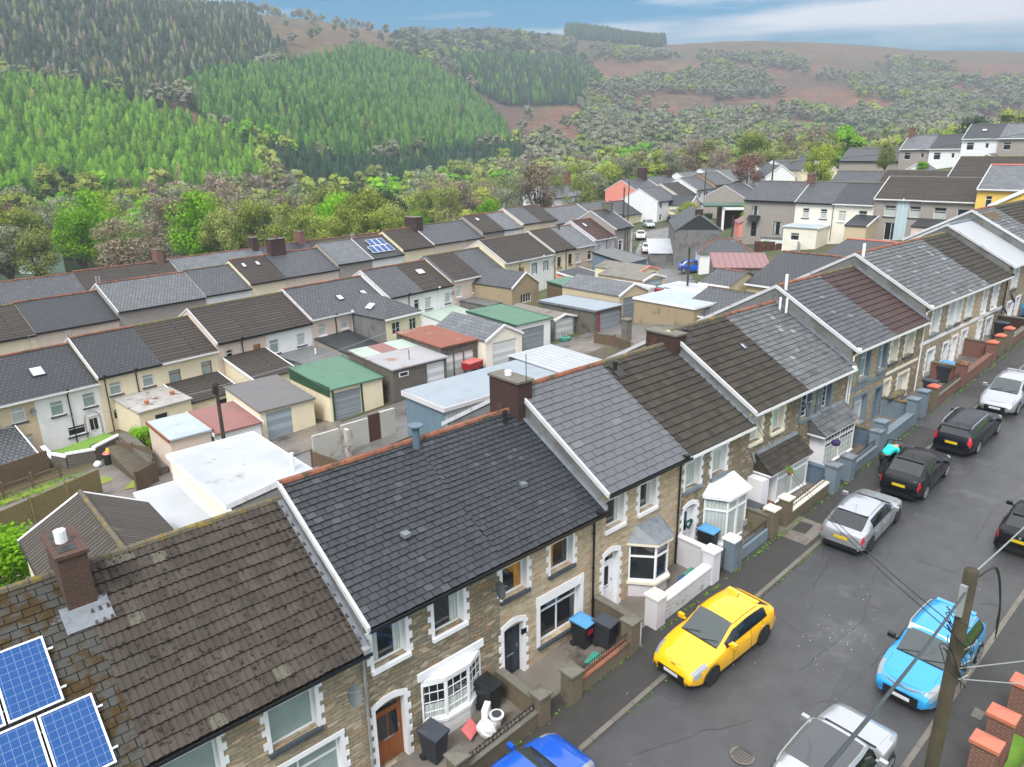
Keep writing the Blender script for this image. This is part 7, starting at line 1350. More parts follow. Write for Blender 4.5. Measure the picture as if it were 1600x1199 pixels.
# small cars far off
G2 = 'cars in the car park and far lane'
def fcar(lb, x, y, rz, col, **k):
    P2 = dict(detail=False, L=4.1, W=1.75, H=1.5); P2.update(k); return car('parked_car', lb, x, y, rz, paintm=P_[col], z=G(x, y)+.06, pitch=0, grp=G2, **P2)
fcar('royal blue hatchback parked beside the maroon roofed shed', 75.0, 51.0, -48, 'blue'); fcar('pale grey blue car facing us at the left of the car park', 112.5, 87.4, -128, 'dull')
fcar('black hatchback nearest in the car park row', 106.5, 74.6, 165, 'black'); fcar('white hatchback second in the car park row', 109, 76.6, 165, 'white'); fcar('white car third in the car park row', 111.6, 78.6, 165, 'white'); fcar('white van at the back of the car park row', 114.5, 80.8, 165, 'white', H=1.95, L=4.8)
fcar('dark grey car behind the white van', 119.5, 87, -128, 'navy'); fcar('white car with red tail lights beside the corner house', 92.0, 71.6, 40, 'white'); fcar('white car tucked beyond the corner house gable', 101.5, 80.5, 40, 'white'); fcar('white estate car nearest the grey gable building', 99.6, 69.8, 165, 'white', H=1.6)
fcar('red van on the side lane near the pebbledashed house', 107.5, 61.0, 0, 'red', H=1.9, L=4.4)
# ---------------------------------------------------------------- terrain
def pray(px_, py_): d = CF*FPX+CR*(px_-800)-CU*(py_-599.5); return d
TAB = {0: [(100,470),(130,455),(180,428),(220,402),(260,352),(320,290),(400,212),(500,132),(620,60),(760,-8),(900,8),(1400,60)],
 200: [(100,462),(130,448),(180,425),(225,400),(265,352),(330,288),(420,205),(520,132),(650,52),(780,-6),(900,8),(1400,60)],
 400: [(100,450),(130,438),(180,418),(235,392),(285,345),(350,285),(450,215),(560,150),(700,85),(830,34),(930,14),(1050,14),(1400,50)],
 600: [(100,432),(150,418),(200,398),(265,362),(335,312),(430,258),(550,192),(700,128),(850,80),(1000,54),(1150,48),(1400,66)],
 800: [(110,402),(150,388),(210,368),(280,338),(360,303),(450,265),(600,217),(750,165),(900,115),(1100,74),(1300,55),(1500,54),(1800,70)],
 1000: [(140,352),(200,332),(280,308),(380,278),(500,243),(650,208),(800,168),(1000,118),(1200,84),(1400,66),(1700,72)],
 1200: [(160,325),(220,304),(300,283),(400,258),(550,228),(700,197),(900,152),(1150,103),(1400,66),(1700,74)],
 1400: [(160,280),(220,276),(300,265),(420,248),(600,224),(800,188),(1000,152),(1200,113),(1450,77),(1800,88)],
 1600: [(160,262),(220,262),(300,256),(450,242),(650,217),(850,183),(1100,143),(1300,113),(1550,88),(1900,98)]}
AZ, PR = [], []
for k in sorted(TAB):
    d0 = pray(k, 225); AZ.append(math.degrees(math.atan2(d0.y, d0.x))); L_ = []
    for D, y in TAB[k]:
        # find the ray in this azimuth with that picture row
        d = pray(k, y); L_.append((D, CAMZ+D*d.z/math.hypot(d.x, d.y)))
    PR.append(L_)
def prof(i, D):
    L_ = PR[i]
    if D <= L_[0][0]: return L_[0][1]
    for (a, za), (b, zb) in zip(L_, L_[1:]):
        if D <= b: return za+(zb-za)*(D-a)/(b-a)
    return L_[-1][1]-(D-L_[-1][0])*.05
def T(X, Y):
    D = math.hypot(X, Y); az = math.degrees(math.atan2(Y, X)); n = noise.noise(Vector((X/160, Y/160, 3)))*9*clamp((D-160)/400)+noise.noise(Vector((X/45, Y/45, 8)))*2.2*clamp((D-160)/300)
    if Y < -20 and az < AZ[-1]-25 or az > AZ[0]+60 or az < -60: az2 = AZ[0] if az > 0 else AZ[-1]
    else: az2 = az
    if az2 >= AZ[0]: z = prof(0, D); D0 = PR[0][0][0]
    elif az2 <= AZ[-1]: z = prof(len(PR)-1, D); D0 = PR[-1][0][0]
    else:
        for i in range(len(AZ)-1):
            if AZ[i] >= az2 >= AZ[i+1]: t = (AZ[i]-az2)/(AZ[i]-AZ[i+1]); z = prof(i, D)*(1-t)+prof(i+1, D)*t; D0 = PR[i][0][0]*(1-t)+PR[i+1][0][0]*t; break
    z += n; t = smooth((D-(D0-8))/36)
    if t >= 1: return z
    g = G(X, Y) if Y > 14.5 else sg(X)-.35
    if Y > BY(X)+8: g -= 0
    return g*(1-t)+z*t
def toscreen(X, Y, Z):
    v = Vector((X, Y, Z-CAMZ)); z = v.dot(CF)
    if z < 1: return (-9999, -9999)
    return (800+FPX*v.dot(CR)/z, 599.5-FPX*v.dot(CU)/z)
def inpoly(x, y, P):
    c = False; n = len(P)
    for i in range(n):
        (x0, y0), (x1, y1) = P[i], P[i-1]
        if (y0 > y) != (y1 > y) and x < (x1-x0)*(y-y0)/(y1-y0)+x0: c = not c
    return c
LARCH = [(-300,150),(0,138),(120,150),(220,178),(330,215),(420,262),(410,312),(300,318),(80,325),(-300,320)]
LARCH2 = [(280,150),(330,120),(440,112),(560,80),(640,92),(720,130),(790,205),(800,232),(700,240),(560,258),(450,245),(330,200)]
SPRUCE = [(330,205),(450,250),(560,262),(700,244),(815,238),(820,262),(700,290),(560,306),(450,320),(425,262)]
PINE = [(-300,-200),(390,-200),(400,30),(455,92),(400,112),(330,125),(240,170),(120,140),(0,125),(-300,135)]
MIDF = [(700,95),(900,100),(940,130),(900,165),(790,168),(720,130)]
TOPF = [(610,60),(870,58),(900,90),(930,110),(700,98),(620,88)]
BLOCK = [(884,52),(1040,52),(1040,68),(884,66)]
def zone(X, Y, Z, s=None):
    x, y = s or toscreen(X, Y, Z)
    for nm_, P in (('block', BLOCK), ('larch', LARCH), ('spruce', SPRUCE), ('larch2', LARCH2), ('pine', PINE), ('midf', MIDF), ('topf', TOPF)):
        if inpoly(x, y, P): return nm_
    return None
azs = list(np.arange(-100, -4, 4.))+list(np.arange(-4, 92, .45))+list(np.arange(92, 250, 6.)); ds = [.5]; 
while ds[-1] < 2150: ds.append(ds[-1]*1.035+.25)
V_, C_ = [], []
def gcol(X, Y, Z):
    D = math.hypot(X, Y); n = noise.noise(Vector((X/40, Y/40, 1))); n2 = noise.noise(Vector((X/130, Y/130, 5))); n3 = noise.noise(Vector((X/12, Y/12, 9)))
    if D < 150 and Y > 14: return (.085+.03*n3, .09+.03*n, .05)
    z = zone(X, Y, Z)
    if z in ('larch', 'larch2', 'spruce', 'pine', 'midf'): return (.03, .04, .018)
    s = toscreen(X, Y, Z)
    if D < 420 and not (s[0] > 1330 and D > 200): return (.055+.02*n, .075+.03*n, .03)
    moor = (.155+.05*n3+.045*n, .078+.03*n3+.03*n, .05); grass = (.085, .08, .038); green = (.10, .18, .035); dark = (.055, .055, .04)
    t = clamp((n2+.25*n3+.1)*2.2); c = [a*(1-t*.6)+b*t*.6 for a, b in zip(moor, dark)]
    if s[1] < 100 or n+.6*n3 > .3: t = .5; c = [a*(1-t)+b*t for a, b in zip(c, grass)]
    if 1240 < s[0] < 1420 and 190 < s[1] < 260: c = green
    return c
for a in azs:
    ca, sa = math.cos(R(a)), math.sin(R(a))
    for D in ds: X, Y = D*ca, D*sa; Z = T(X, Y); V_.append((X, Y, Z)); C_.append((*gcol(X, Y, Z), 1))
nd = len(ds); F_ = [(i*nd+j, i*nd+j+1, (i+1)*nd+j+1, (i+1)*nd+j) for i in range(len(azs)-1) for j in range(nd-1)]; n0 = (len(azs)-1)*nd
F_ += [(n0+j, n0+j+1, j+1, j) for j in range(nd-1)]
me = bpy.data.meshes.new('ground'); me.from_pydata(V_, [], [f[::-1] for f in F_]); ca_ = me.color_attributes.new('gcol', 'FLOAT_COLOR', 'POINT'); ca_.data.foreach_set('color', np.array(C_, np.float32).ravel())
gm = bpy.data.materials.new('hill ground'); gm.use_nodes = True; nt = gm.node_tree; N = nt.nodes; L = nt.links; b = N['Principled BSDF']; b.inputs['Roughness'].default_value = .95; b.inputs['Specular IOR Level'].default_value = .1
at = N.new('ShaderNodeAttribute'); at.attribute_name = 'gcol'; tcn = N.new('ShaderNodeTexCoord'); nz = N.new('ShaderNodeTexNoise'); nz.inputs['Scale'].default_value = .09; nz.inputs['Detail'].default_value = 10; nz.inputs['Roughness'].default_value = .7; L.new(tcn.outputs['Object'], nz.inputs['Vector'])
mrn = N.new('ShaderNodeMapRange'); mrn.inputs[1].default_value = .3; mrn.inputs[2].default_value = .7; mrn.inputs[3].default_value = .55; mrn.inputs[4].default_value = 1.5; L.new(nz.outputs['Fac'], mrn.inputs[0])
vm = N.new('ShaderNodeVectorMath'); vm.operation = 'SCALE'; L.new(at.outputs['Color'], vm.inputs[0]); L.new(mrn.outputs[0], vm.inputs['Scale']); L.new(vm.outputs[0], b.inputs['Base Color']); me.materials.append(gm)
me.polygons.foreach_set('use_smooth', [True]*len(me.polygons)); go = bpy.data.objects.new('ground', me); COL.objects.link(go); tag(go, kind='structure')
# ---------------------------------------------------------------- trees
def leafmat(nm_, c, c2, tr=.25, var=.25):
    m = bpy.data.materials.new(nm_); m.use_nodes = True; nt = m.node_tree; N = nt.nodes; L = nt.links; b = N['Principled BSDF']; b.inputs['Roughness'].default_value = .8; b.inputs['Specular IOR Level'].default_value = .15
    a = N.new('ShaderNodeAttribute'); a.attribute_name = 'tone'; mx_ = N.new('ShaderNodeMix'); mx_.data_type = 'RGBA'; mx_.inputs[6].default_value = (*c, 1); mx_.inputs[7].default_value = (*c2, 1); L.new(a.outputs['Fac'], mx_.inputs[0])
    oi = N.new('ShaderNodeObjectInfo'); h = N.new('ShaderNodeHueSaturation'); mr_ = N.new('ShaderNodeMapRange'); mr_.inputs[3].default_value = 1-var; mr_.inputs[4].default_value = 1+var; L.new(oi.outputs['Random'], mr_.inputs[0]); L.new(mr_.outputs[0], h.inputs['Value']); L.new(mx_.outputs[2], h.inputs['Color'])
    L.new(h.outputs[0], b.inputs['Base Color'])
    if tr:
        t_ = N.new('ShaderNodeBsdfTranslucent'); ms = N.new('ShaderNodeMixShader'); ms.inputs[0].default_value = tr; L.new(h.outputs[0], t_.inputs['Color']); L.new(b.outputs[0], ms.inputs[1]); L.new(t_.outputs[0], ms.inputs[2]); L.new(ms.outputs[0], N['Material Output'].inputs['Surface'])
    return m
LM = {'bright': leafmat('fresh green leaves', (.10,.27,.008), (.26,.50,.02)), 'yellow': leafmat('yellow green leaves', (.15,.22,.03), (.38,.43,.08)), 'olive': leafmat('dull olive leaves', (.15,.19,.05), (.34,.38,.11)), 'bare': leafmat('bare brown twigs', (.14,.115,.075), (.34,.28,.20), .1), 'grey': leafmat('grey green twigs', (.15,.175,.10), (.35,.38,.24), .1),
      'red': leafmat('reddish twigs', (.15,.07,.055), (.24,.13,.10), .1), 'dark': leafmat('dark evergreen leaves', (.035,.06,.03), (.06,.09,.05), .1), 'larch': leafmat('bright larch needles', (.075,.20,.012), (.30,.54,.055), .25, .3), 'larch2': leafmat('mid green larch needles', (.05,.16,.02), (.22,.44,.07), .25, .3), 'spruce': leafmat('dark spruce needles', (.014,.055,.022), (.055,.14,.06), .1, .3),
      'far': leafmat('haze tinted hillside twigs', (.13,.14,.085), (.26,.26,.17), .15), 'farg': leafmat('hillside spring leaves', (.10,.14,.04), (.20,.25,.09), .1),  # far: haze put into the colour by paling the twigs
      'pine': leafmat('sombre pine needles', (.03,.06,.035), (.11,.15,.085), .1, .3)}
def crown_pts(rnd, n, Rr, H, lump=9, thin=1.):
    """leaf centres on overlapping clumps filling an uneven crown"""
    cl = []
    for i in range(lump):
        a = rnd.uniform(0, 6.28); u = rnd.uniform(-.75, .9); r_ = math.sqrt(max(0, 1-u*u))*rnd.uniform(.35, .75); cl.append((Vector((math.cos(a)*r_*Rr, math.sin(a)*r_*Rr, H*(.5+.36*u))), rnd.uniform(.30, .5)*Rr, rnd.random()))
    out = []
    for i in range(n):
        c, r_, t_ = cl[rnd.randrange(lump)]; d = Vector((rnd.gauss(0, 1), rnd.gauss(0, 1), rnd.gauss(0, 1))).normalized()*r_*rnd.uniform(.55, 1.05)*thin; d.z *= .8; out.append((c+d, d.normalized(), t_))
    return out, cl
def decid(seed, Rr=4., H=10., n=1500, ls=.34, twig=False, lump=14, solid=False):
    rnd = random.Random(seed); pts, cl = crown_pts(rnd, n, Rr, H, lump); m = MB()
    for c, d, t_ in pts:
        c = c+Vector((0, 0, H*.12)); a = Vector((rnd.gauss(0, 1), rnd.gauss(0, 1), rnd.gauss(0, 1))).normalized(); b = (d+a*.7).normalized(); u = b.orthogonal().normalized(); v = b.cross(u); th = rnd.uniform(0, 3.1); u, v = u*math.cos(th)+v*math.sin(th), v*math.cos(th)-u*math.sin(th)
        s1 = ls*rnd.uniform(.6, 1.2); s2 = s1*(.28 if twig else .75); tn = clamp(t_*.6+rnd.random()*.35+.15*(d.z))  # upward sides of clumps toned lighter, light from above put into colour
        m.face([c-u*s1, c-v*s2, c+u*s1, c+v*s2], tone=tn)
    if solid:  # clump cores added to block light, tone painted lighter above, darker beneath
        for c, r_, t_ in cl:
            c = c+Vector((0, 0, H*.12)); r_ = r_*.82; X6 = [Vector((r_*math.cos(k*1.0472+t_), r_*math.sin(k*1.0472+t_), 0)) for k in range(6)]
            for zz, sc_ in ((.45, .8),):
                for k in range(6):
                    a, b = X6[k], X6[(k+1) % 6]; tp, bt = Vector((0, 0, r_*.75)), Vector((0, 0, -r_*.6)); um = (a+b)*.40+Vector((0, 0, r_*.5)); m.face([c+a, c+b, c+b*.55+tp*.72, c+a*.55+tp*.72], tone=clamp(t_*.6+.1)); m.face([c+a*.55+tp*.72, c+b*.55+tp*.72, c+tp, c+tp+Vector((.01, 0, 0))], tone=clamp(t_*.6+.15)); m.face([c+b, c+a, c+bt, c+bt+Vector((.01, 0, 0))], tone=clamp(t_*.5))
    t = MB(); t.tube([(0, 0, -1.5), (0, 0, H*.2), (.1, .1, H*.45)], H*.028, 7, H*.014)
    for c, r_, _ in cl: c = c+Vector((0, 0, H*.12)); t.tube([(0, 0, H*.18), (c.x*.4, c.y*.4, H*.18+(c.z-H*.18)*.5), (c.x, c.y, c.z)], H*.011, 4, H*.003)
    if twig:
        for c, r_, _ in cl:
            c = c+Vector((0, 0, H*.12))
            for k in range(7): d = Vector((rnd.gauss(0, 1), rnd.gauss(0, 1), rnd.gauss(.5, 1))).normalized()*r_*1.1; t.tube([c, c+d], H*.004, 3, H*.001, cap=False)
    return m, t
def conif(seed, Rr=2., H=12., n=760, ls=.46, core=9):
    """feathery cone: small drooping sprays scattered through a ragged conical volume"""
    rnd = random.Random(seed); m = MB(); ph = rnd.uniform(0, 6.28)
    for i in range(n):
        f = 1-math.sqrt(rnd.random())*.97; z = H*(.10+.90*f); a = rnd.uniform(0, 6.28); R0_ = Rr*min(1, (1-f)*1.25)**.62*(.72+.28*min(1, f*4))*(1+.16*math.sin(3*a+ph+f*9)+.12*math.sin(f*40))+.05; r_ = R0_*math.sqrt(rnd.uniform(.35, 1.1))
        d = Vector((math.cos(a), math.sin(a), 0)); c = d*r_+Vector((0, 0, z-.18*r_)); u = (d*rnd.uniform(.6, 1)+Vector((rnd.gauss(0, .3), rnd.gauss(0, .3), rnd.uniform(-.5, .35)))).normalized(); v = Vector((-d.y, d.x, rnd.uniform(-.6, .6))).normalized(); s1 = ls*(1-.45*f)*rnd.uniform(.7, 1.3); s2 = s1*.5
        m.face([c-u*s1*.6, c-v*s2, c+u*s1, c+v*s2], tone=clamp(.1+.8*rnd.random()))
    pz = [(.12, .5), (.30, .68), (.55, .58), (.78, .38), (.96, .06)]      # inner foliage cone added to block light and deepen shade between crowns
    for (z0_, r0), (z1_, r1) in zip(pz, pz[1:]):
        for k in range(core):
            a, b = 2*math.pi*k/core, 2*math.pi*(k+1)/core; m.face([(Rr*r0*math.cos(a), Rr*r0*math.sin(a), H*z0_), (Rr*r0*math.cos(b), Rr*r0*math.sin(b), H*z0_), (Rr*r1*math.cos(b), Rr*r1*math.sin(b), H*z1_), (Rr*r1*math.cos(a), Rr*r1*math.sin(a), H*z1_)], tone=rnd.uniform(.2, .6))
    t = MB(); t.tube([(0, 0, -1.5), (0, 0, H*.4)], H*.016, 5, H*.008); return m, t
PROTO = {}
def proto(key, mt): 
    cm, tm = mt; a = cm.build('crown', LM['olive']).data; b = tm.build('trunk', M['bark']).data
    for o_ in [o_ for o_ in COL.objects if o_.data in (a, b)]: bpy.data.objects.remove(o_)
    PROTO[key] = (a, b, {})
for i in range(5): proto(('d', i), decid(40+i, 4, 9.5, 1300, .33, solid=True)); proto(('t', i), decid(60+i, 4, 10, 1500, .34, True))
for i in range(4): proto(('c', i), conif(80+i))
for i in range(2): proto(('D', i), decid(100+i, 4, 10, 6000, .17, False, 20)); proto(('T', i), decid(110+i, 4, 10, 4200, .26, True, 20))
def tree(nm_, lb, key, mat, X, Y, Z, sc, rz=0, sz=None, grp=None, cat='tree'):
    a, b, cache = PROTO[key]
    if mat not in cache: c = a.copy(); c.materials.clear(); c.materials.append(LM[mat]); cache[mat] = c
    t = thing(nm_, lb, cat, (X, Y, Z), math.degrees(rz), grp); t.scale = (sc, sc, sz or sc)
    for n_, d in (('crown', cache[mat]), ('trunk', b)): o = bpy.data.objects.new(n_, d); COL.objects.link(o); o.parent = t
    return t
rnd = random.Random(99); CON, DEC = [], []
def polar(n, d0, d1, fn):
    for i in range(n):
        D = math.sqrt(rnd.uniform(d0*d0, d1*d1)); a = rnd.uniform(R(-2), R(84)); X, Y = D*math.cos(a), D*math.sin(a); Z = T(X, Y); s = toscreen(X, Y, Z)
        if -60 < s[0] < 1660 and s[1] > -90: fn(X, Y, Z, D, s)
def grid_(cell, x0, x1, y0, y1, fn, jit=.35):
    nx, ny = int((x1-x0)/cell), int((y1-y0)/cell)
    for i in range(nx):
        for j in range(ny):
            X = x0+(i+.5+rnd.uniform(-jit, jit))*cell; Y = y0+(j+.5+rnd.uniform(-jit, jit))*cell; D = math.hypot(X, Y)
            if D > 1250 or D < 118: continue
            Z = T(X, Y); s = toscreen(X, Y, Z)
            if -50 < s[0] < 1650 and s[1] > -70: fn(X, Y, Z, D, s)
def con(X, Y, Z, D, s):
    z = zone(X, Y, Z, s)
    if z not in ('larch', 'larch2', 'spruce', 'pine', 'midf'): return
    if z in ('pine',) and (D > 560) and rnd.random() < .35: return
    mt = z
    if z == 'midf': mt = rnd.choice(['larch2', 'pine', 'spruce'])
    if z == 'pine': mt = rnd.choice(['pine', 'pine', 'pine', 'pine', 'spruce', 'pine', 'grey', 'bare']) if rnd.random() < .9 else 'olive'
    if rnd.random() < .02: mt = 'olive'
    h = {'larch': .92, 'larch2': .86, 'spruce': .78, 'pine': .85}.get(z, 1.1)*rnd.uniform(.78, 1.2); w_ = {'larch': 1.4, 'larch2': 1.3, 'spruce': 1.0, 'pine': 1.15}.get(z, 1.3)*rnd.uniform(.8, 1.15)
    if z == 'spruce' and rnd.random() < .15: pass
    CON.append((h*12/D, X, Y, Z, h, w_, mt, D))
def pal(X, Y, D):
    n = noise.noise(Vector((X/35, Y/35, 20)))+rnd.uniform(-.45, .45)
    if D > 420: return 'far' if n < .28 else ('farg' if n < .52 else 'yellow')
    return 'bare' if n < -.34 else 'grey' if n < -.14 else 'olive' if n < .08 else 'yellow' if n < .42 else 'bright' if n < .66 else 'red' if n < .69 else 'dark'
def dec(X, Y, Z, D, s):
    z = zone(X, Y, Z, s)
    if z and z != 'topf': return
    x, y = s
    if D < 128 or (X > 90 and D < 215 and Y < 125): return
    az_ = math.degrees(math.atan2(Y, X))
    if any(abs(az_-a_) < 2.0 and D < d_ for a_, d_ in KEEP): return
    if 1330 < x and D < 260: return
    k = 1.
    if D > 330:
        m1 = noise.noise(Vector((X/120, Y/120, 30)))+.5*noise.noise(Vector((X/45, Y/45, 31))); lim = (y-75)/150.     # fewer towards the moor tops
        k = clamp((m1*1.3+.05+lim*.55)*2.2-.35)
        if 760 < x < 910 and 165 < y < 235: k *= .08
        if y < 78 and x > 900: k = 0
        if x < 720 and y < 75 and x > 440 and z != 'topf': k = .05
        if z == 'topf': k = 1
        if 1250 < x < 1400 and 200 < y < 250: k *= .15
        if D > 700: k *= .75
    if rnd.random() > k: return
    sc = rnd.uniform(.75, 1.35)*(1.0 if D < 330 else 1.08); DEC.append((sc*10/D, X, Y, Z, sc, sc*rnd.uniform(.85, 1.15), 'dark' if z == 'topf' and rnd.random() < .5 else pal(X, Y, D), D))
SPEC = [(125, 395, 138, 'D', 'bright', 1.0, 1.15, 'big fresh green tree with a leaning crown near the left edge of the wood'), (207, 345, 168, 'D', 'bright', .85, 1.1, 'round fresh green crown above the third terrace roofs at the left'), (200, 425, 122, 'T', 'bare', 1.15, .95, 'broad bare brown tree behind the left roofs'),
     (318, 350, 158, 'T', 'bare', 1.25, 1.5, 'tall bare brown tree left of the yellow green ones'), (400, 345, 150, 'D', 'yellow', 1.2, 1.35, 'large yellow green tree at the centre of the wood'), (455, 395, 128, 'D', 'yellow', .95, 1.2, 'yellow green tree just behind the third terrace chimneys'), (350, 400, 126, 'D', 'olive', .9, 1.1, 'olive green tree behind the fourth terrace brick stack'),
     (540, 385, 130, 'D', 'yellow', 1.0, 1.1, 'yellow green tree behind the solar panelled roof'), (620, 370, 134, 'D', 'olive', .95, 1.1, 'olive green tree right of the solar panelled roof'), (700, 345, 140, 'T', 'olive', 1.0, 1.3, 'pale twiggy tree behind the skylit third terrace roofs'), (760, 335, 145, 'D', 'bright', .8, 1.0, 'fresh green tree behind the smooth grey third terrace roof'), (840, 315, 150, 'T', 'bare', 1.2, 1.5, 'tall bare brown tree left of the white gabled house'),
     (905, 305, 150, 'T', 'olive', .9, 1.1, 'twiggy tree just behind the red brick stack'), (20, 440, 120, 'T', 'grey', .95, .9, 'grey green twiggy tree at the left edge behind the roofs'), (60, 425, 118, 'D', 'olive', .75, .8, 'olive bushy tree between two twiggy ones at the left'), (655, 330, 190, 'D', 'bright', .8, 1.0, 'small fresh green crown deep in the wood')]
KEEP = [(math.degrees(math.atan2(d.y, d.x)), D+5) for d, D, m_ in [(pray(q_[0], q_[1]), q_[2], q_[4]) for q_ in SPEC]+[(pray(42, 372), 168, 'bright')] if m_ in ('bright', 'yellow')]
grid_(5.1, -20, 780, 120, 900, con, .5); grid_(7.2, -20, 1250, 20, 1100, dec)
CON.sort(reverse=True); DEC.sort(reverse=True)
GC_, GD_ = 'conifers of the plantation across the valley', 'broadleaved trees of the valley wood'
NMS = {'larch': ('larch_tree', 'bright green larch of the plantation across the valley'), 'larch2': ('larch_tree', 'mid green larch of the plantation across the valley'), 'spruce': ('spruce_tree', 'dark spruce of the plantation across the valley'), 'pine': ('pine_tree', 'sombre pine of the plantation across the valley'),
       'bright': ('broadleaved_tree', 'fresh green tree of the valley wood behind the terraces'), 'yellow': ('broadleaved_tree', 'yellow green tree of the valley wood behind the terraces'), 'olive': ('broadleaved_tree', 'dull olive tree of the valley wood behind the terraces'), 'bare': ('bare_tree', 'bare brown tree of the valley wood behind the terraces'),
       'grey': ('bare_tree', 'grey green twiggy tree of the valley wood behind the terraces'), 'far': ('broadleaved_tree', 'dark tree on the moor side'), 'farg': ('broadleaved_tree', 'green tree on the moor side'), 'red': ('bare_tree', 'reddish tree of the valley wood behind the terraces'), 'dark': ('broadleaved_tree', 'dark evergreen of the valley wood behind the terraces')}
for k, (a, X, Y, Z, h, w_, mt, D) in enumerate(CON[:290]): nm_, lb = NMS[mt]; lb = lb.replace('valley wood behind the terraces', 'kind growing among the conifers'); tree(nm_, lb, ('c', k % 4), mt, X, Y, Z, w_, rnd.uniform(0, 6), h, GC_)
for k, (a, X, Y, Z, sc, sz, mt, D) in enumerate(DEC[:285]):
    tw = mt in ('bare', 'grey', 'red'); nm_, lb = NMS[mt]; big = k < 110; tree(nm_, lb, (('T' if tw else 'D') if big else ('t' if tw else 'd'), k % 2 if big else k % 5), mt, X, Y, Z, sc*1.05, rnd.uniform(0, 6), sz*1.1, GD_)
def mass(nm_, items, kinds, lods):
    """one mesh of many small trees; a few shapes, merged with numpy"""
    VV, TT, MI, CNT = [], [], [], 0; mats = sorted({i[6] for i in items}); faces = []
    for q_, it in enumerate(items):
        a, X, Y, Z, h, w_, mt, D = it; src = lods[(mt in ('bare', 'grey', 'red')) if kinds == 'd' else 0][q_ % len(lods[0])]; P, tn = src
        th = rnd.uniform(0, 6.28); c_, s_ = math.cos(th), math.sin(th); sx, sz = (w_, h) if kinds == 'c' else (h, w_)
        VV.append(np.stack([X+(P[:, 0]*c_-P[:, 1]*s_)*sx, Y+(P[:, 0]*s_+P[:, 1]*c_)*sx, Z+P[:, 2]*sz], 1)); TT.append(np.clip(tn*.5+rnd.uniform(-.25, .6), 0, 1)); MI.append(np.full(len(tn), mats.index(mt), np.int32))
    V = np.concatenate(VV).astype(np.float32); tn = np.concatenate(TT).astype(np.float32); mi = np.concatenate(MI); nf = len(tn)
    me = bpy.data.meshes.new(nm_); me.vertices.add(len(V)); me.vertices.foreach_set('co', V.ravel()); me.loops.add(nf*4); me.loops.foreach_set('vertex_index', np.arange(nf*4, dtype=np.int32)); me.polygons.add(nf)
    me.polygons.foreach_set('loop_start', np.arange(0, nf*4, 4, dtype=np.int32)); me.polygons.foreach_set('loop_total', np.full(nf, 4, np.int32))
    for m_ in mats: me.materials.append(LM[m_])
    me.polygons.foreach_set('material_index', mi); at = me.attributes.new('tone', 'FLOAT', 'FACE'); at.data.foreach_set('value', tn); me.update(calc_edges=True); me.validate()
    o = bpy.data.objects.new(nm_, me); COL.objects.link(o); return o
def lod(m): V = np.array([m.v[i] for f in m.f for i in f], np.float32); return V, np.array(m.tone, np.float32)
LC = [[lod(conif(200+i, 2, 12, 66, 1.0, 5)[0]) for i in range(4)]]; LD = [[lod(decid(210+i, 4.2, 9, 210, .75, False, 12, True)[0]) for i in range(4)], [lod(decid(220+i, 4.2, 9, 240, .95, True, 12)[0]) for i in range(4)]]
tag(mass('conifer_forest', CON[290:], 'c', LC), kind='stuff'); tag(mass('hillside_wood', DEC[285:], 'd', LD), kind='stuff')
# the dark plantation block standing on the skyline
bl = []
for D in np.arange(1330, 1420, 7):
    for px_ in np.arange(886, 1040, 4.2):
        d = pray(px_+rnd.uniform(-2, 2), 62); f = D/math.hypot(d.x, d.y); X, Y = d.x*f, d.y*f; bl.append((0, X, Y, T(X, Y), rnd.uniform(1.55, 1.75), 1.9, 'spruce' if rnd.random() < .7 else 'pine', D))
tag(mass('skyline_plantation', bl, 'c', LC), kind='stuff')
# masts on the ridge
for i, (px_, py_, D, h) in enumerate([(721, 50, 1160, 16), (738, 50, 1160, 13), (752, 50, 1160, 12)]):
    d = pray(px_, py_); f = D/math.hypot(d.x, d.y); X, Y = d.x*f, d.y*f; t = thing('radio_mast', ['tallest pale mast on the skyline', 'middle pale mast on the skyline', 'shortest pale mast on the skyline'][i], 'mast', (X, Y, T(X, Y)), 0, 'masts on the ridge'); MB().tube([(0, 0, -2), (0, 0, h)], 1.2, 6, .4).build('mast', M['galv'], t)
# trees standing among the houses, each its own
def at_(px_, py_, D): d = pray(px_, py_); f = D/math.hypot(d.x, d.y); return d.x*f, d.y*f
for nm_, lb, key, mt, X, Y, sc, sz in [('broadleaved_tree', 'large fresh lime green tree between the upper terraces and the yellow gable', ('D', 0), 'yellow', 124, 61, .72, .95), ('broadleaved_tree', 'smaller lime green tree right of the large lime green one', ('D', 1), 'olive', 140, 57, .45, .6), ('bare_tree', 'tall round bare tree with reddish twigs left of the dark pole', ('T', 1), 'red', 140, 84, .95, 1.05),
      ('broadleaved_tree', 'bushy green tree at the foot of the dark pole', ('D', 1), 'bright', 113, 66.5, .5, .5), ('broadleaved_tree', 'young pale green tree beyond the grey gable building', ('D', 0), 'yellow', 108, 76, .5, .55), ('broadleaved_tree', 'olive tree at the right edge above the hilltop row', ('D', 1), 'olive', 160, 38, .9, 1.0), ('bare_tree', 'tall pale twiggy tree behind the long grey roof', ('T', 0), 'olive', 118, 117, 1.0, 1.25), ('broadleaved_tree', 'round grey green evergreen left of the white gabled house', ('D', 1), 'dark', 99, 112, .7, .62),
      ('broadleaved_tree', 'lime green tree behind the coral pink gable', ('D', 0), 'bright', 156, 123, 1.3, .9), ('broadleaved_tree', 'yellow green tree between the coral gable and the white gabled house', ('D', 1), 'yellow', 132, 122, .9, .8)]:
    tree(nm_, lb, key, mt, X, Y, G(X, Y) if math.hypot(X, Y) < 140 else T(X, Y), sc, 1.3*sc, sz)
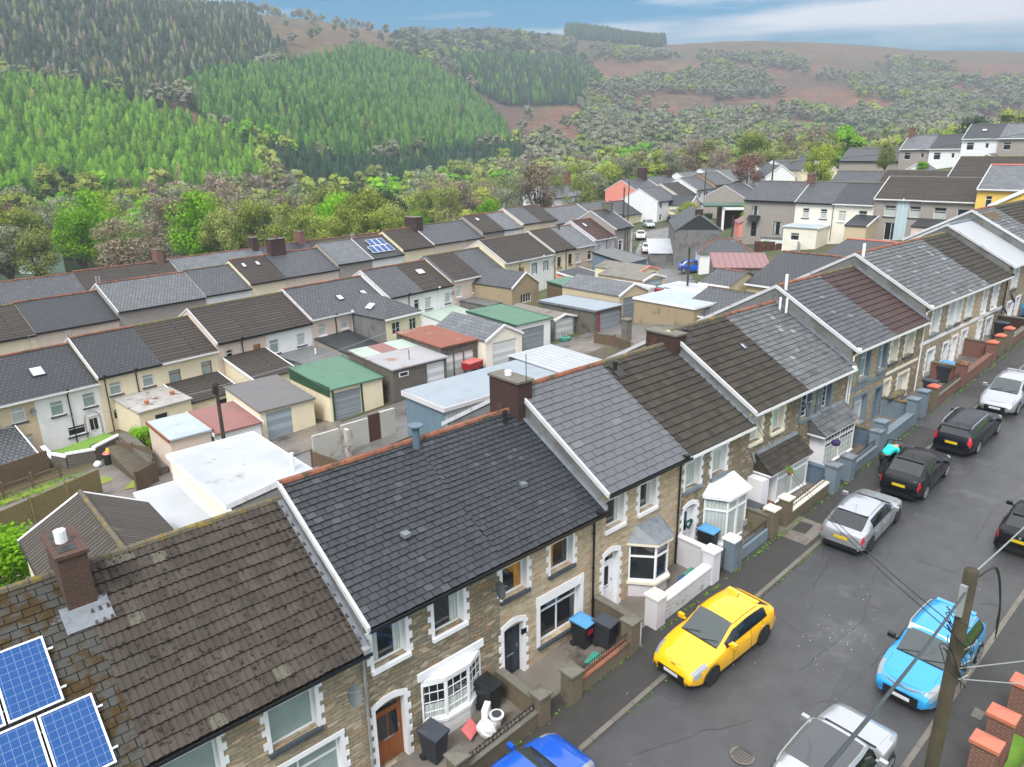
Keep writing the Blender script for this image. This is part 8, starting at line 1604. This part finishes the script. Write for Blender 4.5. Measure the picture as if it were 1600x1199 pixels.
def bush(lb, X, Y, sc, mt='bright', z=None, sq=.7, key=('D', 0), cat='bush'): Z = G(X, Y) if z is None else z; return tree('bush', lb, key, mt, X, Y, Z-2.2*sc*sq, sc, X, sc*sq, cat=cat)
bush('round bright green bush beside the cream house extension', 12.0, 51.4, .30); bush('bright green bush at the left edge below the timber fence', 1.2, 32.5, .6, z=-1.6); bush('clipped green shrub on the small lawn', 9.6, 53.6, .14, 'dark')
bush('green bush by the grey hilltop garden', 141, 51, .32); bush('low green bush by the cream house garden', 90, 50.5, .22); bush('yellow green bush beside the timber gates', 86.5, 52.2, .22, 'yellow'); bush('green bush at the right edge beyond the brick piers', 21.9, 2.3, .17, z=.6); bush('pale flowering bush at the right edge', 22.8, 1.6, .15, 'yellow', z=.7); bush('grey green shrub behind the lower right wall', 19.8, 1.8, .12, 'grey', z=.4)
m = MB(); rr = random.Random(5)
for i in range(2600):
    x, y, z = rr.uniform(0, 15), rr.uniform(0, 1.6), rr.uniform(0, 1.9); 
    if .12 < y < 1.4 and z < 1.7 and rr.random() < .8: continue
    u = Vector((rr.gauss(0, 1), rr.gauss(0, 1), rr.gauss(0, 1))).normalized()*.18; v = u.orthogonal().normalized()*.12; c = Vector((x, y, z)); m.face([c-u, c-v, c+u, c+v], tone=rr.random())
m.box(.1, 14.9, .15, 1.4, 0, 1.7, tone=0); o_ = m.build('foliage', LM['dark'], hedge_t); hedge_t.location = (117.5, 84.5, .7); hedge_t.rotation_euler = (0, 0, R(-8))
# tufts of grass along walls and verges
m = MB(); rr = random.Random(12)
def tuft(x, y, z, s=.12):
    for k in range(5): a = rr.uniform(0, 6.28); d = Vector((math.cos(a), math.sin(a), 0)); n = Vector((-d.y, d.x, 0))*.02; p = Vector((x, y, z))+d*.03; e = p+d*s*rr.uniform(.3, .9)+Vector((0, 0, s*rr.uniform(.5, 1))); m.face([p-n, p+n, e], tone=rr.random())
for i in range(700):
    k = rr.random()
    if k < .03: x = rr.uniform(22.3, 27); y = 12.45-abs(rr.gauss(0, .1)); tuft(x, y, sg(x)+.085, .09)
    elif k < .5: x = rr.uniform(10, 60); y = 12.4-abs(rr.gauss(0, .05)); tuft(x, y, sg(x)+.085, .06)
    elif k < .65: x = rr.uniform(14, 30); y = 10.93; tuft(x, y, sg(x)+.01, .05)
    else: x = rr.uniform(-2, 8); y = rr.uniform(48.6, 50.4); tuft(x, y, G(x, y)+.1, .25)
tag(m.build('grass_tufts', LM['bright']), kind='stuff')
# ---------------------------------------------------------------- haze: one even box of air round everything
zlo = min(v[2] for v in V_); zhi = max([v[2] for v in V_ if math.hypot(v[0], v[1]) < 2100]+[i[3]+22 for i in CON+DEC]+[i[3]+26 for i in bl])
hz = MB(); hz.box(-2160, 2160, -2160, 2160, zlo-1, zhi+1); ho = hz.build('haze', M['white']); hm = bpy.data.materials.new('pale haze'); hm.use_nodes = True; nt = hm.node_tree; nt.nodes.clear()
ov = nt.nodes.new('ShaderNodeOutputMaterial'); pv = nt.nodes.new('ShaderNodeVolumePrincipled'); pv.inputs['Color'].default_value = (.42,.48,.56,1); pv.inputs['Density'].default_value = .00054; pv.inputs['Anisotropy'].default_value = .1; nt.links.new(pv.outputs[0], ov.inputs['Volume'])
ho.data.materials.clear(); ho.data.materials.append(hm); tag(ho, kind='stuff')
for i, (px_, py_, D, key, mt, sc, sz, lb) in enumerate(SPEC):

    X, Y = at_(px_, py_, D); tree({'D': 'broadleaved_tree', 'T': 'bare_tree'}[key], lb, (key, i % 2), mt, X, Y, T(X, Y), sc, i*1.3, sz)
X, Y = at_(42, 372, 168); house('cottage', 'tiny pale mint cottage with a slate roof among the trees at the left edge', X, Y, T(X, Y), 6, 5, 4.4, 6.4, wall='mint', roof='f_slate', rz=20, ops=[W_(1, 2, 2.6, 3.6), W_(3.6, 4.6, 2.6, 3.6)])

def atz_(px_, py_, Z): d = pray(px_, py_); f = (Z-CAMZ)/d.z; return d.x*f, d.y*f
for o in list(COL.objects):
    if 'label' in o and len(o['label'].replace('-', ' ').split()) > 16: print('LONG', o.name, o['label'])
